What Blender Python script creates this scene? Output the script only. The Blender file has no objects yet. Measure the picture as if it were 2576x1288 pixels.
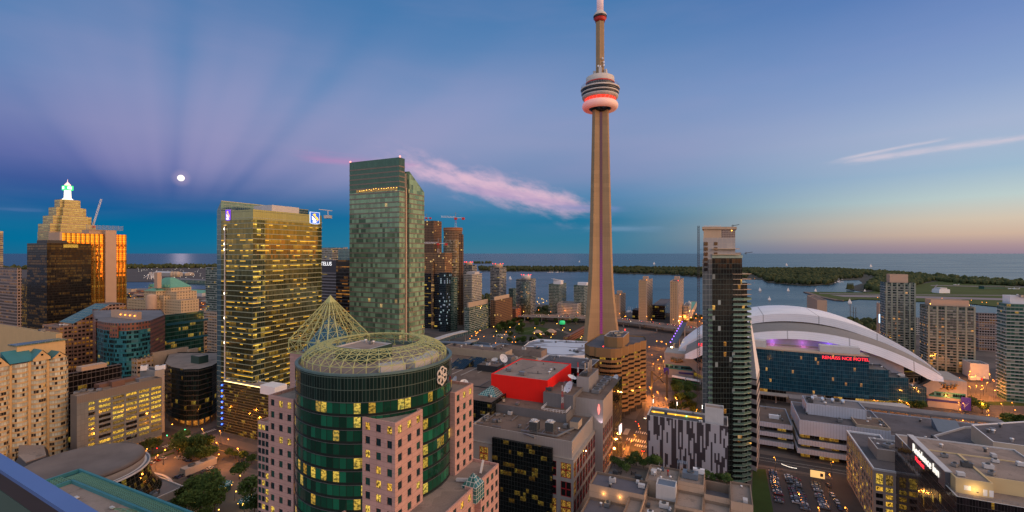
import bpy,bmesh,math,random
from mathutils import Vector,Matrix,noise as mnoise
R=math.radians
sin,cos,pi=math.sin,math.cos,math.pi
SC=bpy.context.scene
COL=SC.collection
rnd=random.Random(7)
# camera, sky, sun, exposure
F,CX,HY,H=1150.0,1287.5,637.0,128.0
cam=bpy.data.objects.new('camera',bpy.data.cameras.new('camera'))
COL.objects.link(cam)
cam.location=(0,0,H)
cam.rotation_euler=(R(90),0,0)
cam.data.sensor_width=36
cam.data.lens=36*F/2575
cam.data.shift_y=-7/2575
cam.data.clip_start=0.3
cam.data.clip_end=250000
SC.camera=cam
SC.view_settings.view_transform='Standard'
SC.view_settings.look='None'
SC.view_settings.exposure=0.0
SC.view_settings.gamma=1.0
SC.render.engine='CYCLES'
SC.cycles.use_denoising=True
SC.cycles.max_bounces=5
SC.cycles.diffuse_bounces=2
SC.cycles.glossy_bounces=3
SC.cycles.transmission_bounces=4
SC.cycles.transparent_max_bounces=8
SC.cycles.caustics_reflective=False
SC.cycles.caustics_refractive=False
SC.cycles.sample_clamp_indirect=3.0
def lin(c):
 if isinstance(c,str):
  c=tuple(int(c[i:i+2],16)/255 for i in(0,2,4))
 return tuple((x/12.92 if x<=0.04045 else((x+0.055)/1.055)**2.4)for x in c[:3])+(1.0,)
def c255(r,g,b):return lin((r/255,g/255,b/255))
class NT:
 """short hand for building a node tree"""
 def __init__(self,nt):
  self.nt=nt
 def n(self,t,**kw):
  x=self.nt.nodes.new(t)
  for k,v in kw.items():setattr(x,k,v)
  return x
 def set(self,sock,v):
  if isinstance(v,bpy.types.NodeSocket):self.nt.links.new(v,sock)
  elif v is not None:sock.default_value=v
 def m(self,op,a,b=None,c=None,clamp=False):
  x=self.n('ShaderNodeMath',operation=op,use_clamp=clamp)
  for i,v in enumerate((a,b,c)):self.set(x.inputs[i],v)
  return x.outputs[0]
 def vm(self,op,a,b=None,s=None):
  x=self.n('ShaderNodeVectorMath',operation=op)
  self.set(x.inputs[0],a)
  if b is not None:self.set(x.inputs[1],b)
  if s is not None:self.set(x.inputs['Scale'],s)
  return x.outputs[0]
 def mix(self,f,a,b,bl='MIX'):
  x=self.n('ShaderNodeMix',data_type='RGBA',blend_type=bl)
  self.set(x.inputs[0],f);self.set(x.inputs[6],a);self.set(x.inputs[7],b)
  return x.outputs[2]
 def fmix(self,f,a,b):
  x=self.n('ShaderNodeMix',data_type='FLOAT')
  self.set(x.inputs[0],f);self.set(x.inputs[2],a);self.set(x.inputs[3],b)
  return x.outputs[0]
 def xyz(self,x,y,z):
  c=self.n('ShaderNodeCombineXYZ')
  for i,v in enumerate((x,y,z)):self.set(c.inputs[i],v)
  return c.outputs[0]
 def sep(self,v):
  s=self.n('ShaderNodeSeparateXYZ');self.set(s.inputs[0],v)
  return s.outputs
 def ramp(self,f,stops,interp='LINEAR'):
  r=self.n('ShaderNodeValToRGB');self.set(r.inputs[0],f)
  cr=r.color_ramp;cr.interpolation=interp
  while len(cr.elements)<len(stops):cr.elements.new(0.5)
  for e,(p,c)in zip(cr.elements,stops):e.position=p;e.color=c
  return r.outputs[0]
 def smooth(self,v,a,b,lo=0.0,hi=1.0):
  r=self.n('ShaderNodeMapRange',interpolation_type='SMOOTHSTEP')
  self.set(r.inputs[0],v)
  for i,q in enumerate((a,b,lo,hi)):r.inputs[i+1].default_value=q
  return r.outputs[0]
 def noise(self,vec,scale,detail=3,rough=0.55,dim='3D'):
  x=self.n('ShaderNodeTexNoise',noise_dimensions=dim)
  if vec is not None:self.set(x.inputs['Vector'],vec)
  x.inputs['Scale'].default_value=scale
  x.inputs['Detail'].default_value=detail
  x.inputs['Roughness'].default_value=rough
  return x.outputs[0]
 def white(self,vec):
  x=self.n('ShaderNodeTexWhiteNoise',noise_dimensions='3D');self.set(x.inputs[0],vec)
  return x.outputs
world=bpy.data.worlds.new('World');SC.world=world
world.use_nodes=True
wt=world.node_tree;wt.nodes.clear()
w=NT(wt)
gen=w.n('ShaderNodeTexCoord').outputs['Generated']
dv=w.vm('NORMALIZE',gen)
dx,dy,dz=w.sep(dv)[:3]
az=w.m('MULTIPLY',w.m('ARCTAN2',dx,dy),180/pi)
el=w.m('MULTIPLY',w.m('ARCSINE',dz),180/pi)
e01=w.m('DIVIDE',el,40.0,clamp=True)
def sky(stops):return w.ramp(e01,[(e/40,c255(*c))for e,c in stops])
sL=sky([(0,(26,104,142)),(1.2,(4,108,150)),(2.6,(0,105,150)),(4.2,(12,92,148)),(6.5,(62,90,152)),(9,(98,110,168)),(12,(114,128,178)),(16,(100,132,182)),(20,(78,126,178)),(32,(60,112,166))])
sC=sky([(0,(66,120,146)),(1.5,(48,120,150)),(4.0,(28,116,154)),(7,(76,132,174)),(10,(112,140,182)),(13.5,(124,148,188)),(18,(106,144,190)),(24,(76,128,180)),(32,(66,116,170))])
sR=sky([(0,(150,130,146)),(0.7,(172,146,150)),(1.7,(206,178,158)),(3.0,(212,196,176)),(5,(190,206,204)),(7.5,(158,188,208)),(11.4,(164,182,210)),(15,(136,162,204)),(19,(112,144,196)),(26,(78,116,178)),(32,(70,110,172))])
sW=sky([(0,(255,150,62)),(2,(255,186,84)),(5,(255,210,140)),(9,(246,206,170)),(16,(226,190,176)),(30,(190,170,170))])
sB=sky([(0,(196,160,130)),(4,(206,180,166)),(10,(176,176,186)),(20,(156,166,190)),(34,(146,158,180))])
k=w.mix(w.smooth(az,-44,2),sL,sC)
k=w.mix(w.smooth(az,8,50),k,sR)
kw=w.mix(1.0,sW,(2.1,1.75,1.45,1),'MULTIPLY')
k=w.mix(w.smooth(az,52,84),k,kw)
k=w.mix(w.smooth(az,120,178),k,sB)
k=w.mix(w.smooth(az,-60,-110),k,sB)
k=w.mix(w.m('MAXIMUM',w.smooth(az,60,100),w.smooth(az,-60,-110)),k,w.mix(1.0,k,(1.85,1.9,1.95,1),'MULTIPLY'))
zen=w.smooth(el,32,70)
k=w.mix(zen,k,(.45,.465,.47,1))
ang=w.m('ARCTAN2',w.m('ADD',el,1.0),w.m('ADD',az,37.0))
bn=w.noise(w.xyz(w.m('MULTIPLY',ang,2.6),3.7,1.2),1.0,2,0.5)
wob=w.noise(w.xyz(w.m('MULTIPLY',az,0.05),w.m('MULTIPLY',el,0.12),4.0),1.0,3)
band=w.smooth(w.m('ADD',bn,w.m('MULTIPLY',w.m('SUBTRACT',wob,0.5),0.14)),0.36,0.70)
bfade=w.m('MULTIPLY',w.smooth(el,4.5,10),w.smooth(el,30,15))
bfade=w.m('MULTIPLY',bfade,w.m('MULTIPLY',w.smooth(az,-60,-32),w.smooth(az,75,20)))
k=w.mix(w.m('MULTIPLY',w.m('MULTIPLY',band,bfade),0.42),k,c255(176,164,200))
soft=w.noise(w.xyz(w.m('MULTIPLY',az,0.035),w.m('MULTIPLY',el,0.20),9.0),1.0,4)
k=w.mix(w.m('MULTIPLY',w.smooth(soft,0.42,0.75),w.m('MULTIPLY',w.smooth(el,0.5,6),0.09)),k,c255(176,160,196))
def cloud(k,a0,a1,e_at,slope,th,sx,sy,seed,col,amt,lo=0.36,hi=0.62,curve=0.0):
 line=w.m('ADD',w.m('MULTIPLY',w.m('SUBTRACT',az,0.5*(a0+a1)),slope),e_at)
 if curve:
  q=w.m('SUBTRACT',az,0.5*(a0+a1))
  line=w.m('ADD',line,w.m('MULTIPLY',w.m('MULTIPLY',q,q),curve))
 off=w.m('SUBTRACT',el,line)
 nz=w.noise(w.xyz(w.m('MULTIPLY',az,sx),w.m('MULTIPLY',off,sy),seed),1.0,6,0.6)
 g=w.m('POWER',2.718,w.m('MULTIPLY',w.m('POWER',w.m('ABSOLUTE',w.m('DIVIDE',off,th)),2.0),-1.0))
 s=(a1-a0)
 g=w.m('MULTIPLY',g,w.m('MULTIPLY',w.smooth(az,a0,a0+s*0.35),w.smooth(az,a1,a1-s*0.3)))
 v=w.smooth(w.m('ADD',nz,w.m('MULTIPLY',w.m('SUBTRACT',g,1.0),0.42)),lo-0.20,hi+0.02)
 v=w.m('MULTIPLY',w.m('MULTIPLY',v,g),amt)
 return w.mix(w.m('MINIMUM',v,1.0),k,col)
k=cloud(k,-22,15,8.5,-0.235,2.2,0.26,0.62,2.0,c255(206,178,204),1.25)
k=cloud(k,-13,14,7.7,-0.22,1.0,0.62,1.3,3.0,c255(228,190,206),0.8)
k=cloud(k,-14,16,7.0,-0.19,1.1,0.22,1.1,8.0,c255(176,154,192),0.8)
k=cloud(k,-30,-8,10.8,-0.03,0.9,0.10,1.2,5.0,c255(186,138,186),0.6)
k=cloud(k,30,56,9.4,0.035,0.42,0.22,1.3,11.0,c255(222,206,216),0.62)
k=cloud(k,33,46,9.9,0.10,0.22,0.2,2.0,15.0,c255(218,206,216),0.6)
k=cloud(k,5,22,3.0,0.0,0.5,0.2,1.4,21.0,c255(118,150,182),0.6)
k=cloud(k,-50,-44.5,3.7,0.0,0.22,0.5,2.0,31.0,c255(70,110,160),0.8)
k=cloud(k,2,16,5.6,-0.05,0.6,0.2,1.0,41.0,c255(120,140,188),0.7)
k=w.mix(w.smooth(el,-0.15,-1.5),k,c255(40,60,80))
mdir=Vector(((455-CX)/F,1.0,(HY-448)/F)).normalized()
dt=w.n('ShaderNodeVectorMath',operation='DOT_PRODUCT');w.set(dt.inputs[0],dv);dt.inputs[1].default_value=mdir
ma=w.m('MULTIPLY',w.m('ARCCOSINE',w.m('MINIMUM',dt.outputs['Value'],1.0)),180/pi)
k=w.mix(w.m('MULTIPLY',w.smooth(ma,1.0,0.35),0.16),k,c255(236,196,216))
bg=w.n('ShaderNodeBackground')
w.set(bg.inputs[0],k);bg.inputs[1].default_value=1.0
wo=w.n('ShaderNodeOutputWorld');wt.links.new(bg.outputs[0],wo.inputs[0])
sun=bpy.data.lights.new('sun','SUN')
sun.energy=0.5;sun.angle=R(40);sun.color=(1.0,0.68,0.36)
so=bpy.data.objects.new('sun',sun);COL.objects.link(so)
_sa,_se=R(112),R(14)
so.rotation_euler=Vector((-sin(_sa)*cos(_se),-cos(_sa)*cos(_se),-sin(_se))).to_track_quat('-Z','Y').to_euler()
moonlight=bpy.data.lights.new('moonlight','SUN');moonlight.energy=0.0035;moonlight.angle=R(1.0);moonlight.color=(1,.75,.85)
ml=bpy.data.objects.new('moonlight',moonlight);COL.objects.link(ml);ml.rotation_euler=(-mdir).to_track_quat('-Z','Y').to_euler()
# placing things: a sight line and a distance give a point
def P(x,y,D):return Vector(((x-CX)/F*D,D,H-(y-HY)/F*D))
def G(x,y,z=0.0):
 D=(H-z)*F/(y-HY)
 return Vector(((x-CX)/F*D,D,z))
def zat(y,D):return H-(y-HY)/F*D
AY=R(24.7)
U=Vector((sin(AY),cos(AY),0));V=Vector((-cos(AY),sin(AY),0))
def hit(C,d,x):
 """distance from C along d to where it meets the sight line x"""
 q=(x-CX)/F
 return(q*C.y-C.x)/(d.x-q*d.y)
def foot(xc,D,xl=None,xr=None,lv=None,lu=None,yaw=None):
 """plan of a building whose near corner shows at xc: left face runs to xl, right face to xr"""
 u,v=(U,V)if yaw is None else(Vector((sin(R(yaw)),cos(R(yaw)),0)),Vector((-cos(R(yaw)),sin(R(yaw)),0)))
 C=P(xc,HY,D);C.z=0
 if lv is None:lv=hit(C,v,xl)
 if lu is None:lu=hit(C,u,xr)
 return[C,C+u*lu,C+u*lu+v*lv,C+v*lv]
def foote(xc,D,xl=None,xr=None,lv=None,lu=None,yaw=None):
 """same for buildings right of the street's vanishing point, whose east face shows"""
 u,v=(U,V)if yaw is None else(Vector((sin(R(yaw)),cos(R(yaw)),0)),Vector((-cos(R(yaw)),sin(R(yaw)),0)))
 C=P(xc,HY,D);C.z=0
 if lv is None:lv=hit(C,-v,xr)
 if lu is None:lu=hit(C,u,xl)
 return[C,C-v*lv,C-v*lv+u*lu,C+u*lu]
def offset(poly,d):
 """polygon (counter-clockwise) pushed outward by d"""
 out=[];n=len(poly)
 for i in range(n):
  a,b,c=poly[i-1],poly[i],poly[(i+1)%n]
  e1=(b-a);e1.z=0;e1.normalize();e2=(c-b);e2.z=0;e2.normalize()
  n1=Vector((e1.y,-e1.x,0));n2=Vector((e2.y,-e2.x,0))
  bis=n1+n2;L=bis.length
  bis=bis/L if L>1e-6 else n1
  out.append(b+bis*(d/max(0.3,bis.dot(n1))))
 return out
def centre(poly):
 s=Vector((0,0,0))
 for p in poly:s+=p
 s/=len(poly);s.z=0
 return s
def circle(c,r,n=48,ry=None,a0=0.0,sq=None):
 ry=r if ry is None else ry
 return[Vector((c.x+r*cos(a0+2*pi*i/n),c.y+ry*sin(a0+2*pi*i/n),0))for i in range(n)]
 # meshes and objects
class MB:
 def __init__(self):self.v=[];self.f=[];self.uv=[];self.mi=[];self.sm=[]
 def face(self,pts,uvs=None,m=0,smooth=False):
  b=len(self.v);self.v+=[tuple(p)for p in pts]
  self.f.append(tuple(range(b,b+len(pts))))
  self.uv.append(uvs if uvs else[(p[0],p[1])for p in pts]);self.mi.append(m);self.sm.append(smooth)
  return self
 def wallq(self,a,b,z0,z1,m=0,u0=0.0,v0=None):
  L=math.hypot(b[0]-a[0],b[1]-a[1]);v0=z0 if v0 is None else v0
  z0a=z0;p=[(a[0],a[1],z0),(b[0],b[1],z0),(b[0],b[1],z1),(a[0],a[1],z1)]
  return self.face(p,[(u0,z0-v0),(u0+L,z0-v0),(u0+L,z1-v0),(u0,z1-v0)],m)
 def prism(self,poly,z0,z1,m=0,cap=True,bottom=False,mcap=None,run=False,v0=None,smooth=False):
  n=len(poly);u=0.0
  for i in range(n):
   a,b=poly[i],poly[(i+1)%n]
   self.wallq(a,b,z0,z1,m,u if run else 0.0,v0)
   self.sm[-1]=smooth
   if run:u+=math.hypot(b[0]-a[0],b[1]-a[1])
  if cap:self.face([(p[0],p[1],z1)for p in poly],None,m if mcap is None else mcap)
  if bottom:self.face([(p[0],p[1],z0)for p in reversed(poly)],None,m)
  return self
 def box(self,c,sx,sy,sz,rz=0.0,m=0):
  """c is the middle of the underside"""
  cr,sr=cos(rz),sin(rz);c=Vector(c)
  q=[(-sx/2,-sy/2),(sx/2,-sy/2),(sx/2,sy/2),(-sx/2,sy/2)]
  poly=[Vector((c.x+x*cr-y*sr,c.y+x*sr+y*cr,0))for x,y in q]
  return self.prism(poly,c.z,c.z+sz,m,True,True)
 def tube(self,a,b,r,n=6,r2=None,m=0,caps=True,smooth=True):
  a,b=Vector(a),Vector(b);d=b-a
  if d.length<1e-6:return self
  d.normalize()
  x=d.orthogonal().normalized();y=d.cross(x);r2=r if r2 is None else r2
  A_=[a+(x*cos(2*pi*i/n)+y*sin(2*pi*i/n))*r for i in range(n)]
  B_=[b+(x*cos(2*pi*i/n)+y*sin(2*pi*i/n))*r2 for i in range(n)]
  for i in range(n):
   j=(i+1)%n;self.face([A_[i],A_[j],B_[j],B_[i]],None,m,smooth)
  if caps:self.face(B_,None,m);self.face(list(reversed(A_)),None,m)
  return self
 def beam(self,a,b,wd,ht,m=0):
  a,b=Vector(a),Vector(b);d=(b-a)
  if d.length<1e-6:return self
  d.normalize();up=Vector((0,0,1))
  if abs(d.z)>0.98:up=Vector((0,1,0))
  s=d.cross(up).normalized()*wd/2;t=s.cross(d).normalized()*ht/2
  A_=[a-s-t,a+s-t,a+s+t,a-s+t];B_=[p+(b-a)for p in A_]
  for i in range(4):
   j=(i+1)%4;self.face([A_[i],A_[j],B_[j],B_[i]],None,m)
  self.face(B_,None,m);self.face(list(reversed(A_)),None,m)
  return self
 def lathe(self,c,prof,n=32,m=0,smooth=True,cap=True):
  """prof: (radius, z) from bottom to top"""
  rings=[[(c[0]+r*cos(2*pi*i/n),c[1]+r*sin(2*pi*i/n),z)for i in range(n)]for r,z in prof]
  per=[2*pi*r for r,z in prof]
  for k_ in range(len(prof)-1):
   a,b=rings[k_],rings[k_+1];z0,z1=prof[k_][1],prof[k_+1][1];q=max(per[k_],per[k_+1])
   for i in range(n):
    j=(i+1)%n;u0,u1=q*i/n,q*(i+1)/n
    self.face([a[i],a[j],b[j],b[i]],[(u0,z0),(u1,z0),(u1,z1),(u0,z1)],m,smooth)
  if cap and prof[-1][0]>1e-4:self.face(rings[-1],None,m)
  if cap and prof[0][0]>1e-4:self.face(list(reversed(rings[0])),None,m)
  return self
 def sphere(self,c,r,n=8,k_=5,m=0):
  return self.lathe(c,[(max(1e-5,r*sin(pi*i/k_)),c[2]-r*cos(pi*i/k_))for i in range(k_+1)],n,m,True,False)
 def build(self,name,mats,parent=None,loc=None,weld=False):
  me=bpy.data.meshes.new(name)
  o=Vector((0,0,0))
  if parent is not None:o=Vector(parent['_w']if '_w' in parent else parent.location)
  if loc is not None:o=Vector(loc)
  me.from_pydata([(p[0]-o.x,p[1]-o.y,p[2]-o.z)for p in self.v],[],self.f)
  ul=me.uv_layers.new(name='UVMap')
  flat=[c for f in self.uv for uv in f for c in uv]
  ul.data.foreach_set('uv',flat)
  if not isinstance(mats,(list,tuple)):mats=[mats]
  for m_ in mats:me.materials.append(m_)
  me.polygons.foreach_set('material_index',self.mi)
  me.polygons.foreach_set('use_smooth',self.sm)
  if weld or any(self.sm):
   bm=bmesh.new();bm.from_mesh(me);bmesh.ops.remove_doubles(bm,verts=bm.verts,dist=1e-4);bm.to_mesh(me);bm.free()
  me.update()
  ob=bpy.data.objects.new(name,me);COL.objects.link(ob)
  if parent is not None:ob.parent=parent
  elif loc is not None:ob.location=loc
  return ob
def thing(name,label,cat,loc=(0,0,0),group=None):
 o=bpy.data.objects.new(name,None);COL.objects.link(o)
 o.empty_display_size=1;o.location=Vector(loc)
 o['label']=label;o['category']=cat
 if group:o['group']=group
 return o
def tag(o,label,cat,group=None):
 o['label']=label;o['category']=cat
 if group:o['group']=group
 return o
def kind(o,k_):o['kind']=k_;return o
KIDS={}
def kids(o):
 return[c for c in bpy.data.objects if c.parent==o]
def dup(root,children,loc,rz=0.0,label=None,group=None,scale=None,mats=None):
 """copy of a thing with copies of its parts and sub-parts; children is the tree [(object, [sub-objects])]"""
 r=root.copy();COL.objects.link(r);r.location=Vector(loc);r.rotation_euler=(0,0,rz)
 if scale is not None:r.scale=(scale,scale,scale)if not isinstance(scale,tuple)else scale
 if label:r['label']=label
 if group:r['group']=group
 for ch,subs in children:
  c=ch.copy();COL.objects.link(c);c.parent=r
  if mats and ch.name.split('.')[0]in mats:
   c.data=mats[ch.name.split('.')[0]]
  for s in subs:
   d=s.copy();COL.objects.link(d);d.parent=c
 return r
 # materials
def newmat(name):
 m=bpy.data.materials.new(name);m.use_nodes=True
 t=NT(m.node_tree);b=m.node_tree.nodes['Principled BSDF']
 return m,t,b
def flat(name,col,rough=0.7,metal=0.0,var=0.18,scale=0.35,bump=0.0,spec=0.4,streak=0.0,fine=0.0,patch=0.0):
 """painted / mineral surface with large soft blotches and, if wanted, fine grain or vertical dirt"""
 m,t,b=newmat(name)
 co=t.n('ShaderNodeTexCoord').outputs['Object']
 nz=t.noise(co,scale,5,0.6)
 f=t.fmix(nz,1-var*1.6,1+var*1.6)
 if patch:
  vo=t.n('ShaderNodeTexVoronoi',distance='CHEBYCHEV');t.set(vo.inputs['Vector'],co);vo.inputs['Scale'].default_value=.11
  f=t.m('MULTIPLY',f,t.fmix(t.sep(vo.outputs[1])[0],1-patch,1+patch))
  f=t.m('MULTIPLY',f,t.fmix(t.smooth(t.noise(co,.16,4,.65),.56,.66),1.0,.74))
 if fine:
  f=t.m('MULTIPLY',f,t.fmix(t.noise(co,2.2,2,0.7),1-fine,1+fine))
 if streak:
  x,y,z=t.sep(co)[:3]
  st=t.noise(t.xyz(t.m('MULTIPLY',x,1.3),t.m('MULTIPLY',y,1.3),t.m('MULTIPLY',z,0.06)),1.0,3,0.6)
  f=t.m('MULTIPLY',f,t.fmix(st,1-streak,1+streak))
 c=t.mix(1.0,tuple(col[:3])+(1,),t.xyz(f,f,f),'MULTIPLY')
 t.set(b.inputs['Base Color'],c)
 b.inputs['Roughness'].default_value=rough;b.inputs['Metallic'].default_value=metal
 b.inputs['Specular IOR Level'].default_value=spec
 if bump:
  bp=t.n('ShaderNodeBump');bp.inputs['Strength'].default_value=bump;bp.inputs['Distance'].default_value=0.1
  t.set(bp.inputs['Height'],t.noise(co,3.0,4));t.set(b.inputs['Normal'],bp.outputs[0])
 return m
def glow(name,col,strength,sample=False):
 m,t,b=newmat(name)
 b.inputs['Base Color'].default_value=tuple(col[:3])+(1,)
 b.inputs['Emission Color'].default_value=tuple(col[:3])+(1,)
 b.inputs['Emission Strength'].default_value=strength
 m.cycles.emission_sampling='AUTO' if sample else 'NONE'
 return m
LITC=(1.0,0.60,0.045)
def facade(name,bay=1.5,floor=3.6,wu=(0.06,1.0),wv=(0.22,1.0),glass=(.02,.05,.05),glass2=None,frame=(.2,.2,.2),lit=0.1,litc=LITC,lits=0.8,rough=0.08,metal=0.55,seed=0,blind=0.0,blindc=(.45,.45,.42),grp=3,rows=0.0,tilt=0.012,frough=0.6,fmetal=0.0,fvar=0.14,v_lo=None,v_hi=None,ceil=0.5,splitu=0,band2=None,spec=0.5,dots=0.0,jitter=0.0,strip=None):
 """wall pattern in metres: panes of one bay by one floor, some lit from inside, some with drawn blinds"""
 m,t,b=newmat(name)
 uv=t.n('ShaderNodeUVMap').outputs[0]
 u,v=t.sep(uv)[:2]
 cu,cv=t.m('DIVIDE',u,bay),t.m('DIVIDE',v,floor)
 iu,iv=t.m('FLOOR',cu),t.m('FLOOR',cv)
 fu,fv=t.m('FRACT',cu),t.m('FRACT',cv)
 wn=t.white(t.xyz(iu,iv,seed+.5));wc=t.sep(wn[1])
 wg=t.white(t.xyz(t.m('FLOOR',t.m('DIVIDE',t.m('ADD',iu,t.m('MULTIPLY',iv,1.7)),grp)),iv,seed+7.5))[0]
 row=t.white(t.xyz(iv,3.5,seed+2.5))[0]
 win=t.m('MULTIPLY',t.m('MULTIPLY',t.m('GREATER_THAN',fu,wu[0]),t.m('LESS_THAN',fu,wu[1])),t.m('MULTIPLY',t.m('GREATER_THAN',fv,wv[0]),t.m('LESS_THAN',fv,wv[1])))
 if splitu:
  fs=t.m('FRACT',t.m('MULTIPLY',fu,splitu))
  win=t.m('MULTIPLY',win,t.m('GREATER_THAN',fs,0.1))
 if jitter:
  win=t.m('MULTIPLY',win,t.m('GREATER_THAN',wc[2],jitter))
 prob=t.m('MULTIPLY',lit,t.fmix(rows,1.0,t.m('MULTIPLY',t.m('POWER',row,1.5),2.6)))
 on=t.m('MULTIPLY',t.m('LESS_THAN',wg,prob),t.m('LESS_THAN',wc[0],0.86))
 if dots:on=t.m('MAXIMUM',on,t.m('LESS_THAN',wc[1],dots))
 g2=glass2 or tuple(min(1,c*2.2)for c in glass)
 gcol=t.mix(t.m('POWER',wn[0],2.0),tuple(glass)+(1,),tuple(g2)+(1,))
 isb=t.m('LESS_THAN',wc[2],blind)if blind else None
 if blind:gcol=t.mix(isb,gcol,t.mix(wc[1],tuple(c*.55 for c in blindc)+(1,),tuple(blindc)+(1,)))
 fn=t.noise(t.n('ShaderNodeTexCoord').outputs['Object'],0.12,5,0.6)
 fsc=t.fmix(fn,1-fvar*1.6,1+fvar*1.6)
 fcol=t.mix(1.0,tuple(frame)+(1,),t.xyz(fsc,fsc,fsc),'MULTIPLY')
 if band2:
  fcol=t.mix(t.m('LESS_THAN',fv,wv[0]),fcol,tuple(band2)+(1,))
 t.set(b.inputs['Base Color'],t.mix(win,fcol,gcol))
 gm=metal if not blind else t.m('MULTIPLY',t.m('SUBTRACT',1.0,isb),metal)
 t.set(b.inputs['Metallic'],t.fmix(win,fmetal,gm))
 t.set(b.inputs['Roughness'],t.fmix(win,frough,rough if not blind else t.fmix(isb,rough,0.35)))
 b.inputs['Specular IOR Level'].default_value=spec
 inn=t.noise(t.xyz(t.m('MULTIPLY',u,1.1),t.m('MULTIPLY',v,1.6),seed),1.0,2,0.6)
 inn=t.smooth(inn,0.36,0.60,0.22,1.15)
 ce=t.fmix(t.smooth(fv,wv[0],wv[1]),1-ceil,1.0)
 es=t.m('MULTIPLY',t.m('MULTIPLY',on,win),t.m('MULTIPLY',inn,ce))
 es=t.m('MULTIPLY',es,t.m('MULTIPLY',t.fmix(wc[1],0.45,1.1),lits))
 if strip:
  sg=t.white(t.xyz(t.m('FLOOR',t.m('DIVIDE',iu,strip[2]if len(strip)>2 else 3)),iv,seed+11.5))[0]
  sm=t.m('MULTIPLY',t.m('MULTIPLY',t.m('GREATER_THAN',fv,.74),t.m('LESS_THAN',fv,.90)),t.m('LESS_THAN',sg,t.m('MULTIPLY',strip[0],t.fmix(rows,1.0,t.m('MULTIPLY',row,2.0)))))
  es=t.m('ADD',es,t.m('MULTIPLY',t.m('MULTIPLY',sm,win),strip[1]))
 t.set(b.inputs['Emission Color'],t.mix(wc[1],(litc[0],litc[1]*.82,litc[2],1),(litc[0],min(1,litc[1]*1.15),min(1,litc[2]*2+.01),1)))
 t.set(b.inputs['Emission Strength'],es)
 nrm=t.n('ShaderNodeNewGeometry').outputs['Normal']
 jit=t.vm('SCALE',t.vm('SUBTRACT',wn[1],(0.5,0.5,0.5)),s=tilt)
 t.set(b.inputs['Normal'],t.vm('NORMALIZE',t.vm('ADD',nrm,jit)))
 m.cycles.emission_sampling='NONE'
 return m
M={}
M['gravel']=flat('gravel_roofing',(.27,.215,.18),.95,var=.14,scale=.12,fine=.28,patch=.13)
M['gravel_dark']=flat('dark_roofing',(.10,.095,.105),.9,var=.2,scale=.1,fine=.2,patch=.13)
M['gravel_brown']=flat('brown_roofing',(.16,.115,.09),.9,var=.25,scale=.05,fine=.2,patch=.13)
M['roof_grey']=flat('grey_membrane',(.17,.165,.17),.85,var=.2,scale=.08,fine=.12,patch=.13)
M['concrete']=flat('concrete',(.34,.31,.28),.85,var=.12,scale=.2,streak=.12,fine=.08)
M['beige_conc']=flat('beige_concrete',(.46,.36,.26),.85,var=.1,scale=.15,streak=.1)
M['white']=flat('white_paint',(.75,.75,.76),.5,var=.06)
M['offwhite']=flat('pale_metal',(.52,.51,.50),.5,var=.1,streak=.08)
M['dark']=flat('dark_metal',(.03,.03,.034),.5,var=.1)
M['steel']=flat('grey_steel',(.28,.29,.30),.45,.6,var=.15)
M['steel_dark']=flat('dark_steel',(.09,.095,.10),.5,.4,var=.15)
M['asphalt']=flat('asphalt',(.055,.052,.054),.85,var=.2,scale=.1,fine=.15)
M['paving']=flat('paving',(.14,.115,.10),.85,var=.15,scale=.1,fine=.12)
M['line']=flat('road_paint',(.6,.58,.52),.7,var=.2,scale=1.0)
M['yline']=flat('yellow_road_paint',(.55,.38,.05),.7,var=.2,scale=1.0)
M['grass']=flat('grass',(.045,.075,.022),.95,var=.3,scale=.05,fine=.25,spec=.1)
M['bark']=flat('bark',(.07,.05,.035),.9)
M['copper']=flat('green_copper',(.14,.36,.25),.6,var=.2,scale=.3,streak=.25)
M['red']=flat('red_panels',(.92,.012,.006),.55,var=.05,scale=.1,streak=.05)
M['redframe']=flat('red_frame',(.34,.02,.025),.5,var=.1)
M['trellis']=flat('pale_green_steel',(.43,.46,.20),.5,var=.1)
M['pinkstone']=flat('pink_stone',(.56,.30,.245),.8,var=.1,scale=.2,streak=.06)
M['glassdk']=flat('dark_glass',(.012,.02,.024),.06,.3,var=.1,spec=.8)
M['glassgr']=flat('green_glass',(.02,.075,.07),.08,.3,var=.2,spec=.8)
M['lamp_o']=glow('sodium_lamp',(1.0,.30,.03),5)
M['lamp_w']=glow('white_lamp',(1.0,.9,.75),5)
M['lamp_y']=glow('warm_lamp',(1.0,.55,.08),5)
M['lamp_r']=glow('red_lamp',(1.0,.03,.02),6)
M['lamp_g']=glow('green_lamp',(.05,1.0,.3),10)
M['lamp_v']=glow('violet_lamp',(.3,.12,1.0),6)
# SETTING: lake, ground, islands, roads
def sheet(name,pts,mat,z=0.0,world=False):
 mb=MB();q=[p if world else G(p[0],p[1],z)for p in pts]
 q=[Vector((p[0],p[1],z))for p in q]
 a=sum(q[i].x*q[(i+1)%len(q)].y-q[(i+1)%len(q)].x*q[i].y for i in range(len(q)))
 if a<0:q.reverse()
 mb.face(q,[(p.x,p.y)for p in q])
 o=mb.build(name,mat);o['kind']='structure'
 return o
def strip(name,px,d,wd,back,fwd,mat,z):
 c=G(px[0],px[1],z);d=d.normalized();s=Vector((d.y,-d.x,0))*wd/2
 return sheet(name,[c-d*back-s,c+d*fwd-s,c+d*fwd+s,c-d*back+s],mat,z,True)
m,t,b=newmat('lake_water')
pos=t.n('ShaderNodeNewGeometry').outputs['Position']
px_,py_,pz_=t.sep(pos)[:3]
b.inputs['Base Color'].default_value=(.008,.045,.065,1)
wr=t.noise(t.xyz(t.m('MULTIPLY',px_,.0012),t.m('MULTIPLY',py_,.0035),0.0),1.0,4,.6)
t.set(b.inputs['Roughness'],t.fmix(wr,.16,.38))
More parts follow.
